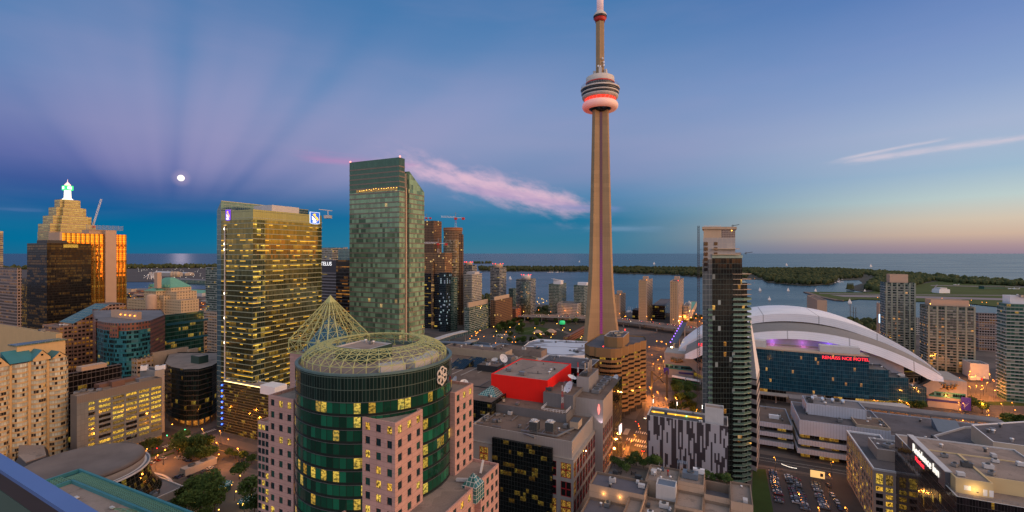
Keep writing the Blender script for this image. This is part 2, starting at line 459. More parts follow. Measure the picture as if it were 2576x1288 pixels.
b.inputs['IOR'].default_value=1.33;b.inputs['Specular Tint'].default_value=(.62,.88,1,1);b.inputs['Specular IOR Level'].default_value=.26
bp=t.n('ShaderNodeBump');bp.inputs['Strength'].default_value=.5;bp.inputs['Distance'].default_value=1.2
h1=t.noise(t.xyz(t.m('MULTIPLY',px_,.05),t.m('MULTIPLY',py_,.09),0),1.0,5,.65)
t.set(bp.inputs['Height'],h1);t.set(b.inputs['Normal'],bp.outputs[0])
M['water']=m
sheet('lake',[(-160000,-2000),(160000,-2000),(160000,160000),(-160000,160000)],M['water'],-1.0,True)
m,t,b=newmat('city_ground')
pos=t.n('ShaderNodeNewGeometry').outputs['Position']
n1=t.noise(pos,.02,4);n2=t.noise(pos,.3,3);vor=t.n('ShaderNodeTexVoronoi');t.set(vor.inputs['Vector'],pos);vor.inputs['Scale'].default_value=.02
c=t.ramp(n1,[(.35,(.05,.045,.045,1)),(.5,(.085,.075,.07,1)),(.62,(.06,.06,.055,1)),(.75,(.11,.095,.085,1))])
vx=t.sep(vor.outputs[1])[0];c=t.mix(.35,c,t.mix(1.0,t.xyz(vx,vx,vx),(.16,.13,.115,1),'MULTIPLY'))
f=t.fmix(n2,.7,1.3)
t.set(b.inputs['Base Color'],t.mix(1.0,c,t.xyz(f,f,f),'MULTIPLY'));b.inputs['Roughness'].default_value=.9
M['ground']=m
shore=[(-400,728),(545,727),(1100,740),(1215,745),(1300,762),(1480,772),(1560,783),(1750,790),(2150,815),(2700,812)]
sheet('ground',[G(x,y)for x,y in shore]+[Vector((1500,-400,0)),Vector((-2600,-400,0))],M['ground'],0.0,True)
M['land']=flat('dark_land',(.045,.048,.035),.95,var=.3,scale=.01,fine=.3)
M['industrial']=flat('industrial_ground',(.07,.06,.055),.95,var=.35,scale=.01,fine=.3)
sheet('port_land',[(-300,674),(60,674),(320,669.5),(700,668),(700,706),(515,704),(400,709),(-300,709)],M['industrial'],0.3)
sheet('island_ground',[(1205,673.5),(1500,674),(1800,676),(1930,678),(2040,677),(2140,680),(2260,686),(2360,696),(2480,705),(2700,719),(2700,728),(2420,716),(2300,742),(2176,735),(2125,726),(2170,712),(2160,704.5),(2105,706),(2094,715),(2050,718.5),(2007,718),(1932,711),(1915,703),(1890,703),(1750,697),(1700,692),(1613,690),(1543,688),(1476,684),(1288,683),(1206,682)],M['land'],0.0)
sheet('far_spit',[(1192,661.5),(1236,661),(1236,662.6),(1192,663)],M['land'],0.2)
M['airgrass']=flat('airfield_grass',(.07,.095,.03),.95,var=.25,scale=.01,fine=.15,spec=.1)
sheet('airfield',[(2026,735),(2060,734),(2182,735.5),(2250,725),(2320,714),(2360,707),(2440,709),(2560,721),(2700,735),(2700,790),(2576,776),(2507,771),(2432,763),(2302,758),(2219,754.5),(2160,752.5),(2120,757),(2105,756)],M['airgrass'],0.4)
M['sand']=flat('beach_sand',(.42,.37,.30),.9,var=.15)
sheet('beach',[(2260,684.6),(2360,694.3),(2480,702.8),(2700,716.5),(2700,718.2),(2480,704.2),(2360,695.5),(2260,685.6)],M['sand'],0.3)
M['runway']=flat('runway_asphalt',(.22,.19,.20),.8,var=.2,scale=.02)
M['breakwater']=flat('breakwater_stone',(.16,.12,.10),.9,var=.3,scale=.1)
sheet('runway',[(2086,741.2),(2300,744.5),(2700,755),(2700,760),(2300,749.5),(2120,746.5)],M['runway'],0.55)
sheet('taxiway',[(2060,737.3),(2300,741),(2700,743),(2700,744.6),(2300,742.3),(2060,738.6)],M['runway'],0.55)
sheet('apron',[(2340,733.5),(2347,733.5),(2358,716),(2355.5,716)],M['runway'],0.55)
sheet('far_taxiway',[(2340,717.3),(2600,722),(2600,723.4),(2340,718.6)],M['runway'],0.6)
mb=MB()
for a,b_ in(((2026,735),(2062,747)),((2062,747),(2105,755.5)),((2105,755.5),(2121,756.5))):
 mb.beam(G(*a,z=.2),G(*b_,z=.2),14,3.0)
mb.build('breakwater',M['breakwater'])['kind']='structure'
strip('front_street',(1588,1101),V,21,420,90,M['asphalt'],0.004*3)
strip('john_street',(1597,1128),U,17,60,95,M['asphalt'],0.004*4)
strip('simcoe_street',(586,1141),V,17,60,160,M['asphalt'],0.004*3)
strip('wellington_street',(376,1138),U,14,40,330,M['asphalt'],0.004*4)
sheet('parking_lot',[(1930,1190),(2056,1200),(2140,1300),(2160,1340),(1925,1330)],M['asphalt'],0.02)
sheet('side_street',[(2056,1196),(2128,1212),(2240,1340),(2160,1340)],M['asphalt'],0.016)
sheet('parking_lot',[(352,1160),(425,1140),(496,1163),(474,1200),(420,1212)],M['paving'],0.024)
sheet('plaza',[(455,1248),(560,1178),(700,1200),(700,1340),(440,1340)],M['paving'],0.02)
sheet('bridge_plaza',[(1618,1046),(1630,990),(1690,985),(1684,1030),(1668,1052)],M['paving'],0.02)
sheet('park_ground',[(1232,838),(1300,812),(1475,806),(1475,880),(1300,870)],M['land'],0.02)
sheet('park_lawn',[(1292,834),(1318,824),(1350,821),(1382,827),(1390,836),(1350,842),(1310,842)],M['grass'],0.035)
sheet('park_lawn',[(1430,846),(1462,841),(1475,848),(1475,858),(1440,856)],M['grass'],0.035)
sheet('park_lawn',[(355,1152),(430,1128),(440,1140),(360,1166)],M['grass'],0.03)
sheet('tower_lawn',[(1893,1180),(1925,1180),(1945,1288),(1946,1340),(1888,1330)],M['grass'],0.03)
sheet('bank_lawn',[(2456,1010),(2700,1010),(2700,1024),(2440,1018)],M['grass'],0.03)
sheet('ravine_lawn',[(2520,1060),(2700,1060),(2700,1120),(2500,1075)],M['grass'],0.03)
sheet('bremner_road',[(2404,1072),(2430,1022),(2480,1018),(2500,1040),(2530,1120),(2440,1110)],M['asphalt'],0.02)
sheet('lake_shore_road',[(2380,985),(2380,932),(2520,925),(2700,960),(2700,985),(2500,990)],M['asphalt'],0.014)
sheet('rail_yard',[(1560,850),(1700,830),(1720,880),(1640,905)],M['asphalt'],0.01)
sheet('stadium_road',[(1618,1000),(1628,900),(1690,880),(1688,985)],M['asphalt'],0.008)
for i,(a,b_)in enumerate((((1262,846),(1350,828)),((1395,828),(1470,856)),((1240,842),(1330,862)))):
 a,b_=G(*a),G(*b_);d=b_-a
 sheet('park_path',[a+Vector((0,0,0)),b_,b_+Vector((6,9,0)),a+Vector((6,9,0))],M['paving'],0.05,True)
def marks(name,px,d,n,gap,ln,wd,mat,z,across=False):
 c=G(px[0],px[1],z);d=d.normalized();s=Vector((d.y,-d.x,0));mb=MB()
 for i in range(n):
  p=c+d*gap*i
  q=[p-s*ln/2-d*wd/2,p+s*ln/2-d*wd/2,p+s*ln/2+d*wd/2,p-s*ln/2+d*wd/2]
  mb.face([(x.x,x.y,z)for x in q],None)
 o=mb.build(name,mat);o['kind']='structure';return o
marks('crosswalk',(1577,1104),V*-1,9,1.5,4.5,.7,M['line'],.03)
marks('crosswalk',(1600,1086),V*-1,9,1.5,4.0,.7,M['line'],.03)
marks('crosswalk',(1598,1119),V*-1,10,1.4,3.5,.7,M['line'],.03)
marks('crosswalk',(1572,1092),U,8,1.5,3.5,.7,M['line'],.03)
marks('crosswalk',(412,1124),U,8,1.4,3.5,.6,M['line'],.03)
marks('crosswalk',(480,1100),V,9,1.4,3.5,.6,M['line'],.03)
marks('crosswalk',(505,1092),U,8,1.4,3.0,.6,M['line'],.03)
strip('lane_line',(586,1141),V,.35,55,40,M['yline'],.032)
strip('lane_line',(1612,1150),U,.3,30,25,M['yline'],.032)
strip('lane_line',(1990,1170),V,.25,80,60,M['line'],.03)
strip('lane_line',(1990,1163),V,.25,80,60,M['line'],.03)
def kerb(name,px,d,wd,back,fwd,h=.14,mat='paving'):
 c=G(px[0],px[1]);d=d.normalized();s=Vector((d.y,-d.x,0))*wd/2
 q=[c-d*back-s,c-d*back+s,c+d*fwd+s,c+d*fwd-s]
 a=sum(q[i].x*q[(i+1)%4].y-q[(i+1)%4].x*q[i].y for i in range(4))
 if a<0:q.reverse()
 o=MB().prism(q,-0.1,h).build(name,M[mat]);o['kind']='structure';return o
kerb('pavement',(600,1118),V,8,20,32)
kerb('pavement',(372,1157),U,4,20,40)
kerb('pavement',(1562,1150),U,5,25,18)
kerb('pavement',(2010,1153),V,6,55,60)
kerb('pavement',(2030,1192),V,3,12,40)
# the moon
mr=7.8
mm,t,b=newmat('moon_surface')
b.inputs['Base Color'].default_value=(.4,.4,.38,1)
nn=t.noise(t.n('ShaderNodeTexCoord').outputs['Generated'],2.5,4)
t.set(b.inputs['Emission Color'],t.ramp(nn,[(.35,(1,.9,.82,1)),(.65,(1,.97,.93,1))]));b.inputs['Emission Strength'].default_value=1.15
moon_p=P(455,448,90000)
mo=MB().sphere((moon_p.x,moon_p.y,moon_p.z),mr/F*90000,40,20).build('moon',mm,loc=moon_p)
tag(mo,'bright full moon hanging above the lake horizon','moon')
# woods far off (one mass each)
def inpoly(p,poly):
 c=False;n=len(poly);j=n-1
 for i in range(n):
  a,b_=poly[i],poly[j]
  if(a.y>p[1])!=(b_.y>p[1])and p[0]<(b_.x-a.x)*(p[1]-a.y)/(b_.y-a.y)+a.x:c=not c
  j=i
 return c
_bm=bmesh.new();bmesh.ops.create_icosphere(_bm,subdivisions=2,radius=1)
ICO2=([tuple(v.co)for v in _bm.verts],[tuple(v.index for v in f.verts)for f in _bm.faces]);_bm.free()
_bm=bmesh.new();bmesh.ops.create_icosphere(_bm,subdivisions=1,radius=1)
ICO1=([tuple(v.co)for v in _bm.verts],[tuple(v.index for v in f.verts)for f in _bm.faces]);_bm.free()
def leafmat(name,c1,c2,sc=.08):
 m,t,b=newmat(name)
 pos=t.n('ShaderNodeNewGeometry').outputs['Position']
 rn=t.n('ShaderNodeObjectInfo').outputs['Random']
 n1=t.noise(pos,sc,3);n2=t.noise(pos,1.1,2)
 f=t.smooth(t.m('ADD',t.m('MULTIPLY',n1,.6),t.m('MULTIPLY',n2,.4)),.36,.64)
 c=t.mix(f,c1+(1,),c2+(1,))
 g=t.fmix(rn,.8,1.2)
 t.set(b.inputs['Base Color'],t.mix(1.0,c,t.xyz(g,g,g),'MULTIPLY'))
 b.inputs['Roughness'].default_value=.9;b.inputs['Specular IOR Level'].default_value=.15
 return m
M['wood']=leafmat('far_foliage',(.028,.040,.016),(.075,.085,.034),.02)
M['leaf']=leafmat('foliage',(.030,.060,.014),(.085,.13,.035),.3)
def woods(name,label,px,dens,h0,h1,ht=1.0,n_max=1400,z=0.0):
 poly=[G(*p,z=z)for p in px]
 xs=[p.x for p in poly];ys=[p.y for p in poly]
 vs,fs=[],[];n=0;tries=0
 area=abs(sum(poly[i].x*poly[i-1].y-poly[i-1].x*poly[i].y for i in range(len(poly))))/2
 n_t=min(n_max,int(area*dens))
 while n<n_t and tries<n_t*12:
  tries+=1
  p=(rnd.uniform(min(xs),max(xs)),rnd.uniform(min(ys),max(ys)))
  if not inpoly(p,poly):continue
  n+=1
  hgt=rnd.uniform(h0,h1)*(1+.25*mnoise.noise((p[0]*.01,p[1]*.01,0)));rad=hgt*rnd.uniform(.42,.62)
  cz=z+hgt-rad*.85;b0=len(vs);ph=rnd.uniform(0,9)
  cr,sr=cos(ph),sin(ph)
  for x,y,zz in ICO1[0]:
   k_=rad*rnd.uniform(.74,1.2)
   vs.append((p[0]+(x*cr-y*sr)*k_,p[1]+(x*sr+y*cr)*k_,max(z,cz+zz*k_*(1.0 if zz>0 else 1.5))))
  fs+=[tuple(b0+i for i in f_)for f_ in ICO1[1]]
 me=bpy.data.meshes.new(name);me.from_pydata(vs,[],fs);me.materials.append(M['wood']);me.update()
 o=bpy.data.objects.new(name,me);COL.objects.link(o);tag(o,label,'woods');o['kind']='stuff'
 return o
woods('island_woods','dark wooded island across the harbour behind the great tower',[(1205,674),(1500,674.5),(1800,676.5),(1860,677),(1890,702),(1750,696.5),(1700,691),(1613,689),(1543,687),(1476,683),(1288,682),(1206,681)],.0021,15,24,n_max=2300)
woods('island_woods','dark wooded island point between the black tower and the lagoon',[(1860,677),(1930,678.5),(2040,677.5),(2140,681),(2165,690),(2168,699),(2105,704),(2094,714),(2050,717.5),(2007,717),(1932,710),(1918,702)],.0021,14,23,n_max=2300)
woods('island_woods','wooded shore running along the airfield to the right edge',[(2140,681),(2260,687),(2360,697),(2480,706),(2700,720),(2700,726),(2420,714),(2340,706),(2300,722),(2250,736),(2176,733),(2180,716),(2210,700)],.0022,13,21,n_max=2300)
woods('port_woods','dark tree line along the far shore of the port lands',[(-100,675),(60,675),(320,670),(620,669),(620,674),(320,676),(-100,680)],.0006,16,30,n_max=900)
woods('spit_woods','tiny wooded spit far out on the lake',[(1192,661.5),(1236,661.1),(1236,662.4),(1192,662.8)],.0004,16,30,n_max=150)
woods('shore_woods','trees on the quay behind the stadium roof',[(2130,812),(2215,816),(2215,835),(2160,828)],.006,9,15,n_max=120)
woods('quay_woods','trees on the waterfront between the condominium towers',[(1206,748),(1232,748),(1260,760),(1236,768),(1206,762)],.004,10,16,n_max=90)
woods('quay_woods','trees among the lamps of the waterfront garden',[(1350,782),(1380,778),(1382,800),(1345,806)],.008,8,14,n_max=60)
# BUILDING HELPERS
RC=random.Random(21)
def block(t,poly,z0,z1,wm,rm,par=0.9,pw=.45,wname='wall',rname='roof',v0=None,copem=None,run=False):
 """walls up to a parapet, a roof inside it, coping on top"""
 mb=MB();mb.prism(poly,z0,z1+par,0,cap=False,v0=v0,run=run)
 inn=offset(poly,-pw)if par>0 else poly;n=len(poly)
 cm=1 if copem else 0
 if par>0:
  for i in range(n):
   j=(i+1)%n
   mb.face([(poly[i].x,poly[i].y,z1+par),(poly[j].x,poly[j].y,z1+par),(inn[j].x,inn[j].y,z1+par),(inn[i].x,inn[i].y,z1+par)],[(0,.02)]*4,cm)
   mb.face([(inn[j].x,inn[j].y,z1),(inn[i].x,inn[i].y,z1),(inn[i].x,inn[i].y,z1+par),(inn[j].x,inn[j].y,z1+par)],[(0,.02)]*4,cm)
 o=mb.build(wname,[wm,copem]if copem else wm,t)
 r=MB().face([(p.x,p.y,z1)for p in inn]).build(rname,rm,t)
 ar=abs(sum(inn[i].x*inn[i-1].y-inn[i-1].x*inn[i].y for i in range(n)))/2;cc_=centre(inn);D_=cc_.length
 if ar>110 and par>.25 and D_<620:
  for k_ in range(min(9,int(2+ar/130))):
   i=RC.randrange(n);p=cc_.lerp(inn[i].lerp(inn[(i+1)%n],RC.uniform(.1,.9)),RC.uniform(.55,.86));s=RC.uniform(.7,1.3)*(1+D_/700)
   if RC.random()<.55:unit(t,(p.x,p.y,z1),1.9*s,1.3*s,1.0*s,RC.choice((-AY,pi/2-AY)),M[RC.choice(('steel','offwhite','steel_dark'))],RC.random()<.5)
   else:MB().lathe((p.x,p.y),[(.3*s,z1),(.3*s,z1+.7*s),(.5*s,z1+.75*s),(.45*s,z1+1.0*s),(.02,z1+1.1*s)],8).build('roof_vent',M[RC.choice(('steel','white'))],t)
 return o,r
def bands(t,poly,zs,proj,h,mat,name='floor_band'):
 q=offset(poly,proj)
 for z in zs[:98]:
  mb=MB();n=len(q)
  for i in range(n):
   j=(i+1)%n
   mb.wallq(q[i],q[j],z,z+h)
   for zz,(A_,B_)in((z+h,(q,poly)),(z,(poly,q))):
    mb.face([(A_[i].x,A_[i].y,zz),(A_[j].x,A_[j].y,zz),(B_[j].x,B_[j].y,zz),(B_[i].x,B_[i].y,zz)])
  mb.build(name,mat,t)
def building(name,label,cat,poly,group=None):
 return thing(name,label,cat,centre(poly),group)
def text(t,body,size,p,dirx,mat,name='lettering',ext=.12,align='CENTER',up=Vector((0,0,1)),sx=1.0):
 c=bpy.data.curves.new(name,'FONT');c.body=body;c.size=size;c.extrude=ext;c.align_x=align;c.align_y='CENTER'
 o=bpy.data.objects.new(name,c);COL.objects.link(o);c.materials.append(mat)
 x=Vector(dirx).normalized();z=x.cross(up).normalized();y=z.cross(x)
 me=bpy.data.meshes.new_from_object(o);bpy.data.objects.remove(o);o=bpy.data.objects.new(name,me);COL.objects.link(o)
 o.parent=t;base=Vector(t.location)if t is not None else Vector((0,0,0))
 mx=Matrix((x*sx,y,z)).transposed().to_4x4();mx.translation=Vector(p)-base
 o.matrix_basis=mx
 return o
class WinSet:
 """windows of one building: the 100 nearest the camera are parts, the rest one part"""
 def __init__(self,t):self.t=t;self.w=[]
 def add(self,me,p,ang,pri=0.0):self.w.append(((Vector(p)-cam.location).length+pri,me,Vector(p),ang))
 def flush(self,name='window'):
  self.w.sort(key=lambda a:a[0]);base=Vector(self.t.location)
  for d,me,p,ang in self.w[:100]:
   o=bpy.data.objects.new(name,me);COL.objects.link(o);o.parent=self.t
   o.location=p-base;o.rotation_euler=(0,0,ang)
  rest=self.w[100:]
  if rest:
   vs,fs,mi,mats=[],[],[],[]
   for d,me,p,ang in rest:
    b0=len(vs);c_,s_=cos(ang),sin(ang);q=p-base
    vs+=[(v.co.x*c_-v.co.y*s_+q.x,v.co.x*s_+v.co.y*c_+q.y,v.co.z+q.z)for v in me.vertices]
    ix=[]
    for m_ in me.materials:
     if m_ not in mats:mats.append(m_)
     ix.append(mats.index(m_))
    for f in me.polygons:
     fs.append(tuple(b0+i for i in f.vertices));mi.append(ix[f.material_index])
   me=bpy.data.meshes.new(name);me.from_pydata(vs,[],fs)
   for m_ in mats:me.materials.append(m_)
   me.polygons.foreach_set('material_index',mi);me.update()
   o=bpy.data.objects.new(name,me);COL.objects.link(o);o.parent=self.t;o['kind']='stuff'
def win_mesh(w_,h_,glassm,framem,nx=2,ny=1,fr=.08,depth=.08,name='window'):
 """pane with frame and bars; faces -Y, middle of its foot at the origin"""
 mb=MB()
 mb.face([(-w_/2,0,0),(w_/2,0,0),(w_/2,0,h_),(-w_/2,0,h_)],[(0,0),(w_,0),(w_,h_),(0,h_)],0)
 def bar(x0,x1,z0,z1):
  mb.face([(x0,-depth,z0),(x1,-depth,z0),(x1,-depth,z1),(x0,-depth,z1)],None,1)
  mb.face([(x0,0,z1),(x0,-depth,z1),(x1,-depth,z1),(x1,0,z1)],None,1)
 for i in range(nx+1):
  x=-w_/2+w_*i/nx;bar(max(-w_/2,x-fr/2),min(w_/2,x+fr/2),0,h_)
 for i in range(ny+1):
  z=h_*i/ny;bar(-w_/2,w_/2,max(0,z-fr/2),min(h_,z+fr/2))
 o=mb.build(name,[glassm,framem]);me=o.data;bpy.data.objects.remove(o)
 return me
def pierced(mb,a,b_,z0,z1,us,vs,rec=.22,m=0):
 """wall from a to b with real openings: us/vs are the (from, to) spans of the columns and rows"""
 a,b_=Vector((a[0],a[1],0)),Vector((b_[0],b_[1],0));L=(b_-a).length;d=(b_-a)/L;n=Vector((d.y,-d.x,0))
 xs=[0];zs=[z0]
 for p,q in us:xs+=[p,q]
 for p,q in vs:zs+=[p,q]
 xs.append(L);zs.append(z1)
 def pt(u,z,o=0.0):
  p=a+d*u-n*o;return(p.x,p.y,z)
 for i in range(len(xs)-1):
  if i%2==0:
   mb.face([pt(xs[i],z0),pt(xs[i+1],z0),pt(xs[i+1],z1),pt(xs[i],z1)],[(xs[i],z0),(xs[i+1],z0),(xs[i+1],z1),(xs[i],z1)],m)
  else:
   u0,u1=xs[i],xs[i+1]
   for j in range(len(zs)-1):
    v0,v1=zs[j],zs[j+1]
    if j%2==0:mb.face([pt(u0,v0),pt(u1,v0),pt(u1,v1),pt(u0,v1)],[(u0,v0),(u1,v0),(u1,v1),(u0,v1)],m)
    else:
     mb.face([pt(u0,v0),pt(u1,v0),pt(u1,v0,rec),pt(u0,v0,rec)],None,m)
     mb.face([pt(u0,v1,rec),pt(u1,v1,rec),pt(u1,v1),pt(u0,v1)],None,m)
     mb.face([pt(u0,v0),pt(u0,v0,rec),pt(u0,v1,rec),pt(u0,v1)],None,m)
     mb.face([pt(u1,v0,rec),pt(u1,v0),pt(u1,v1),pt(u1,v1,rec)],None,m)
 return[(pt((us[i][0]+us[i][1])/2,v[0],rec),v)for v in vs for i in range(len(us))],math.atan2(d.y,d.x)
def spans(L,n,w_,off=0.0):
 pit=L/n;return[(pit*(i+.5)-w_/2+off,pit*(i+.5)+w_/2+off)for i in range(n)]
def lit_pane(name,col=LITC,s=.9,seed=0):
 """a window with a lit room behind it"""
 m,t,b=newmat(name)
 co=t.n('ShaderNodeTexCoord').outputs['Object'];ri=t.n('ShaderNodeObjectInfo').outputs['Random']
 off=t.vm('ADD',t.n('ShaderNodeNewGeometry').outputs['Position'],t.xyz(t.m('MULTIPLY',ri,37.0),seed,0))
 n1=t.smooth(t.noise(off,1.7,3,.65),.40,.60,.04,1.15)
 b.inputs['Base Color'].default_value=(.05,.045,.02,1);b.inputs['Roughness'].default_value=.1
 t.set(b.inputs['Emission Color'],t.mix(t.m('FRACT',t.m('MULTIPLY',ri,7.3)),(col[0],col[1]*.85,col[2],1),(col[0],min(1,col[1]*1.12),col[2]*2+.01,1)))
 t.set(b.inputs['Emission Strength'],t.m('MULTIPLY',n1,t.m('MULTIPLY',t.fmix(ri,.6,1.15),s)))
 m.cycles.emission_sampling='NONE'
 return m
M['pane_lit']=lit_pane('lit_window',LITC,1.0)
M['pane_lit_o']=lit_pane('orange_lit_window',(1.0,.42,.04),.9,3)
M['pane_dim']=lit_pane('dim_lit_window',(1.0,.55,.06),.32,5)
def unit(t,p,sx,sy,sz,rz=0.0,mat=None,fan=True,name='rooftop_unit'):
 """boxy air handler on feet with a fan ring; part of its building"""
 mat=mat or M['offwhite'];p=Vector(p);mb=MB()
 mb.box(p+Vector((0,0,.25)),sx,sy,sz,rz,0)
 for ax in(-.35,.35):
  q=p+Vector((cos(rz)*sx*ax,sin(rz)*sx*ax,0));mb.box(q,.25,sy,.25,rz,1)
 if fan:
  r=min(sx,sy)*.36;zt=p.z+.25+sz
  mb.lathe(p,[(r,zt),(r,zt+.35),(r*.86,zt+.35),(r*.86,zt+.1),(0.001,zt+.12)],12,1)
 return mb.build(name,[mat,M['steel_dark']],t)
def rail(t,pts,h=1.1,mat=None,name='railing',step=2.0,r=.05):
 mb=MB()
 for i in range(len(pts)-1):
  a,b_=Vector(pts[i]),Vector(pts[i+1]);n=max(1,int((b_-a).length/step))
  for k_ in range(n+1):
   p=a.lerp(b_,k_/n);mb.beam(p,p+Vector((0,0,h)),r*1.4,r*1.4)
  for f in(.5,1.0):mb.beam(a+Vector((0,0,h*f)),b_+Vector((0,0,h*f)),r*1.6,r*1.6)
 return mb.build(name,mat or M['white'],t)
def dish(name,label,p,r,aim,mat=None):
 """dish antenna: bowl, feed arms, pedestal"""
 t=thing(name,label,'dish antenna',p);p=Vector(p);aim=Vector(aim).normalized();c=p+Vector((0,0,r*1.15))
 x=aim.orthogonal().normalized();y=aim.cross(x);mb=MB();n=18
 rings=[]
 for k_ in range(6):
  q=k_/5;rr=r*q;rings.append([c+(x*cos(2*pi*i/n)+y*sin(2*pi*i/n))*rr+aim*(.28*r*q*q)for i in range(n)])
 for k_ in range(1,6):
  for i in range(n):
   j=(i+1)%n
   if k_==1:mb.face([rings[0][0],rings[1][i],rings[1][j]],None,0,True)
   else:mb.face([rings[k_-1][i],rings[k_][i],rings[k_][j],rings[k_-1][j]],None,0,True)
 mb.build('bowl',mat or M['white'],t)
 fd=MB();f=c+aim*r*.95
 for i in(0,6,12):fd.tube(rings[4][i],f,.06,4)
 fd.tube(f-aim*.3,f+aim*.2,.2,6);fd.build('feed_arm',M['steel'],t)
 pd=MB();pd.tube(p,c-aim*.1,r*.16,8);pd.box(p,r*.7,r*.7,.3);pd.build('pedestal',M['steel'],t)
 return t
def ivy_mast(t,p,h,wd=.8,mats=None,name='lattice_mast',band=3.0):
 """lattice mast, red and white in turns"""
 mb=MB();p=Vector(p);n=max(2,int(h/1.4))
 for k_ in range(n):
  z0,z1=p.z+h*k_/n,p.z+h*(k_+1)/n;m_=int((z0-p.z)/band)%2
  w0=wd*(1-.5*k_/n)/2;w1=wd*(1-.5*(k_+1)/n)/2
  A_=[(-w0,-w0),(w0,-w0),(w0,w0),(-w0,w0)];B_=[(-w1,-w1),(w1,-w1),(w1,w1),(-w1,w1)]
  for i in range(4):
   j=(i+1)%4
   mb.beam((p.x+A_[i][0],p.y+A_[i][1],z0),(p.x+B_[i][0],p.y+B_[i][1],z1),.1,.1,m_)
   mb.beam((p.x+A_[i][0],p.y+A_[i][1],z0),(p.x+B_[j][0],p.y+B_[j][1],z1),.07,.07,m_)
 return mb.build(name,mats or[M['redpaint'],M['white']],t)
M['redpaint']=flat('red_paint',(.55,.03,.02),.5)
# GREAT TOWER
m,t,b=newmat('tower_concrete')
co=t.n('ShaderNodeTexCoord').outputs['Object'];x,y,z=t.sep(co)[:3]
st=t.noise(t.xyz(t.m('MULTIPLY',x,.5),t.m('MULTIPLY',y,.5),t.m('MULTIPLY',z,.012)),1.0,4,.6)
lift=t.white(t.xyz(t.m('FLOOR',t.m('DIVIDE',z,6.0)),2.5,.5))[0]
f=t.m('MULTIPLY',t.fmix(st,.78,1.22),t.fmix(lift,.93,1.07))
f=t.m('MULTIPLY',f,t.fmix(t.m('LESS_THAN',t.m('FRACT',t.m('DIVIDE',z,6.0)),.04),1.0,.85))
t.set(b.inputs['Base Color'],t.mix(1.0,(.37,.245,.13,1),t.xyz(f,f,f),'MULTIPLY'));b.inputs['Roughness'].default_value=.85
M['tconc']=m
m,t,b=newmat('lit_lift_shaft')
co=t.n('ShaderNodeTexCoord').outputs['Object'];z=t.sep(co)[2]
cl=t.ramp(t.m('DIVIDE',z,330.0),[(0,(.46,.02,.36,1)),(.30,(.44,.02,.34,1)),(.42,(.22,.02,.20,1)),(.56,(.26,.03,.03,1)),(.72,(.13,.015,.02,1)),(1.0,(.13,.012,.02,1))])
seg=t.m('LESS_THAN',t.m('FRACT',t.m('DIVIDE',z,3.2)),.3)
b.inputs['Base Color'].default_value=(.05,.03,.05,1);b.inputs['Roughness'].default_value=.3
t.set(b.inputs['Emission Color'],cl);t.set(b.inputs['Emission Strength'],t.fmix(seg,.34,.2));m.cycles.emission_sampling='NONE'
M['lift']=m
TC=P(1509,HY,621);TC.z=0
tw=thing('observation_tower','tall tapering concrete tower with a round observation pod and mast','tower',TC)
def tower_section(z):
 q=z/335.0
 L=11.0+8.4*(1-q)**1.15+9.0*max(0,1-z/130.0)**2.2
 wd=5.6+3.0*(1-q);ap=6.4+1.6*(1-q);cw=2.3
 pts=[]
 for k_ in range(3):
  a=R(-150+120*k_);d=Vector((cos(a),sin(a),0));s=Vector((-d.y,d.x,0))
  pts+=[d*L-s*wd/2,d*L+s*wd/2]
  an=a+R(60);dn=Vector((cos(an),sin(an),0));sn=Vector((-dn.y,dn.x,0))
  pts+=[dn*ap-sn*cw,dn*ap+sn*cw]
 return[TC+p for p in pts]
zl=[0,8,16,26,38,52,68,86,106,130,160,195,230,265,300,334]
mb=MB();rr=[tower_section(z)for z in zl]
for k_ in range(len(zl)-1):
 for i in range(12):
  j=(i+1)%12;a,b_=rr[k_],rr[k_+1]
  mb.face([(a[i].x,a[i].y,zl[k_]),(a[j].x,a[j].y,zl[k_]),(b_[j].x,b_[j].y,zl[k_+1]),(b_[i].x,b_[i].y,zl[k_+1])])
mb.build('shaft',M['tconc'],tw)
for ni in range(3):
 mb=MB();an=R(-90+120*ni);dn=Vector((cos(an),sin(an),0));sn=Vector((-dn.y,dn.x,0))
 for k_ in range(len(zl)-1):
  z0,z1=zl[k_],min(zl[k_+1],318)
  def pt(z,s):
   p=TC+dn*(6.4+1.6*(1-z/335.0)+.25)+sn*s;return(p.x,p.y,z)
  if z0<z1:mb.face([pt(z0,-1.75),pt(z0,1.75),pt(z1,1.75),pt(z1,-1.75)])
 mb.build('lift_shaft',M['lift'],tw)
M['podwhite']=flat('pod_cladding',(.62,.56,.50),.5,var=.08)
M['poddark']=flat('pod_glass',(.02,.024,.03),.12,.4,var=.2,spec=.8)
m,t,b=newmat('lit_radome');
x=t.sep(t.n('ShaderNodeTexCoord').outputs['Object'])[0]
b.inputs['Base Color'].default_value=(.75,.62,.55,1);b.inputs['Roughness'].default_value=.5
t.set(b.inputs['Emission Color'],t.ramp(t.m('ADD',t.m('DIVIDE',x,52.0),.5),[(0,(1,.06,.05,1)),(.35,(1,.20,.13,1)),(1,(1,.30,.16,1))]));b.inputs['Emission Strength'].default_value=.32
m.cycles.emission_sampling='NONE'
M['radome']=m
pc=(TC.x,TC.y)
mb=MB();mb.lathe(pc,[(19.2+4.9*cos(a),327.5+5.6*sin(a))for a in[R(-180+20*i)for i in range(19)]],48);mb.build('radome',M['radome'],tw)
MB().lathe(pc,[(6,318),(9,319.5),(15,323.5),(16,326)],48).build('pod_underside',M['poddark'],tw)
mb=MB();mb.lathe(pc,[(18,331),(20.2,334.2),(20.6,337.2)],48);mb.build('red_light_band',glow('red_band',(1.0,.035,.015),1.25),tw)
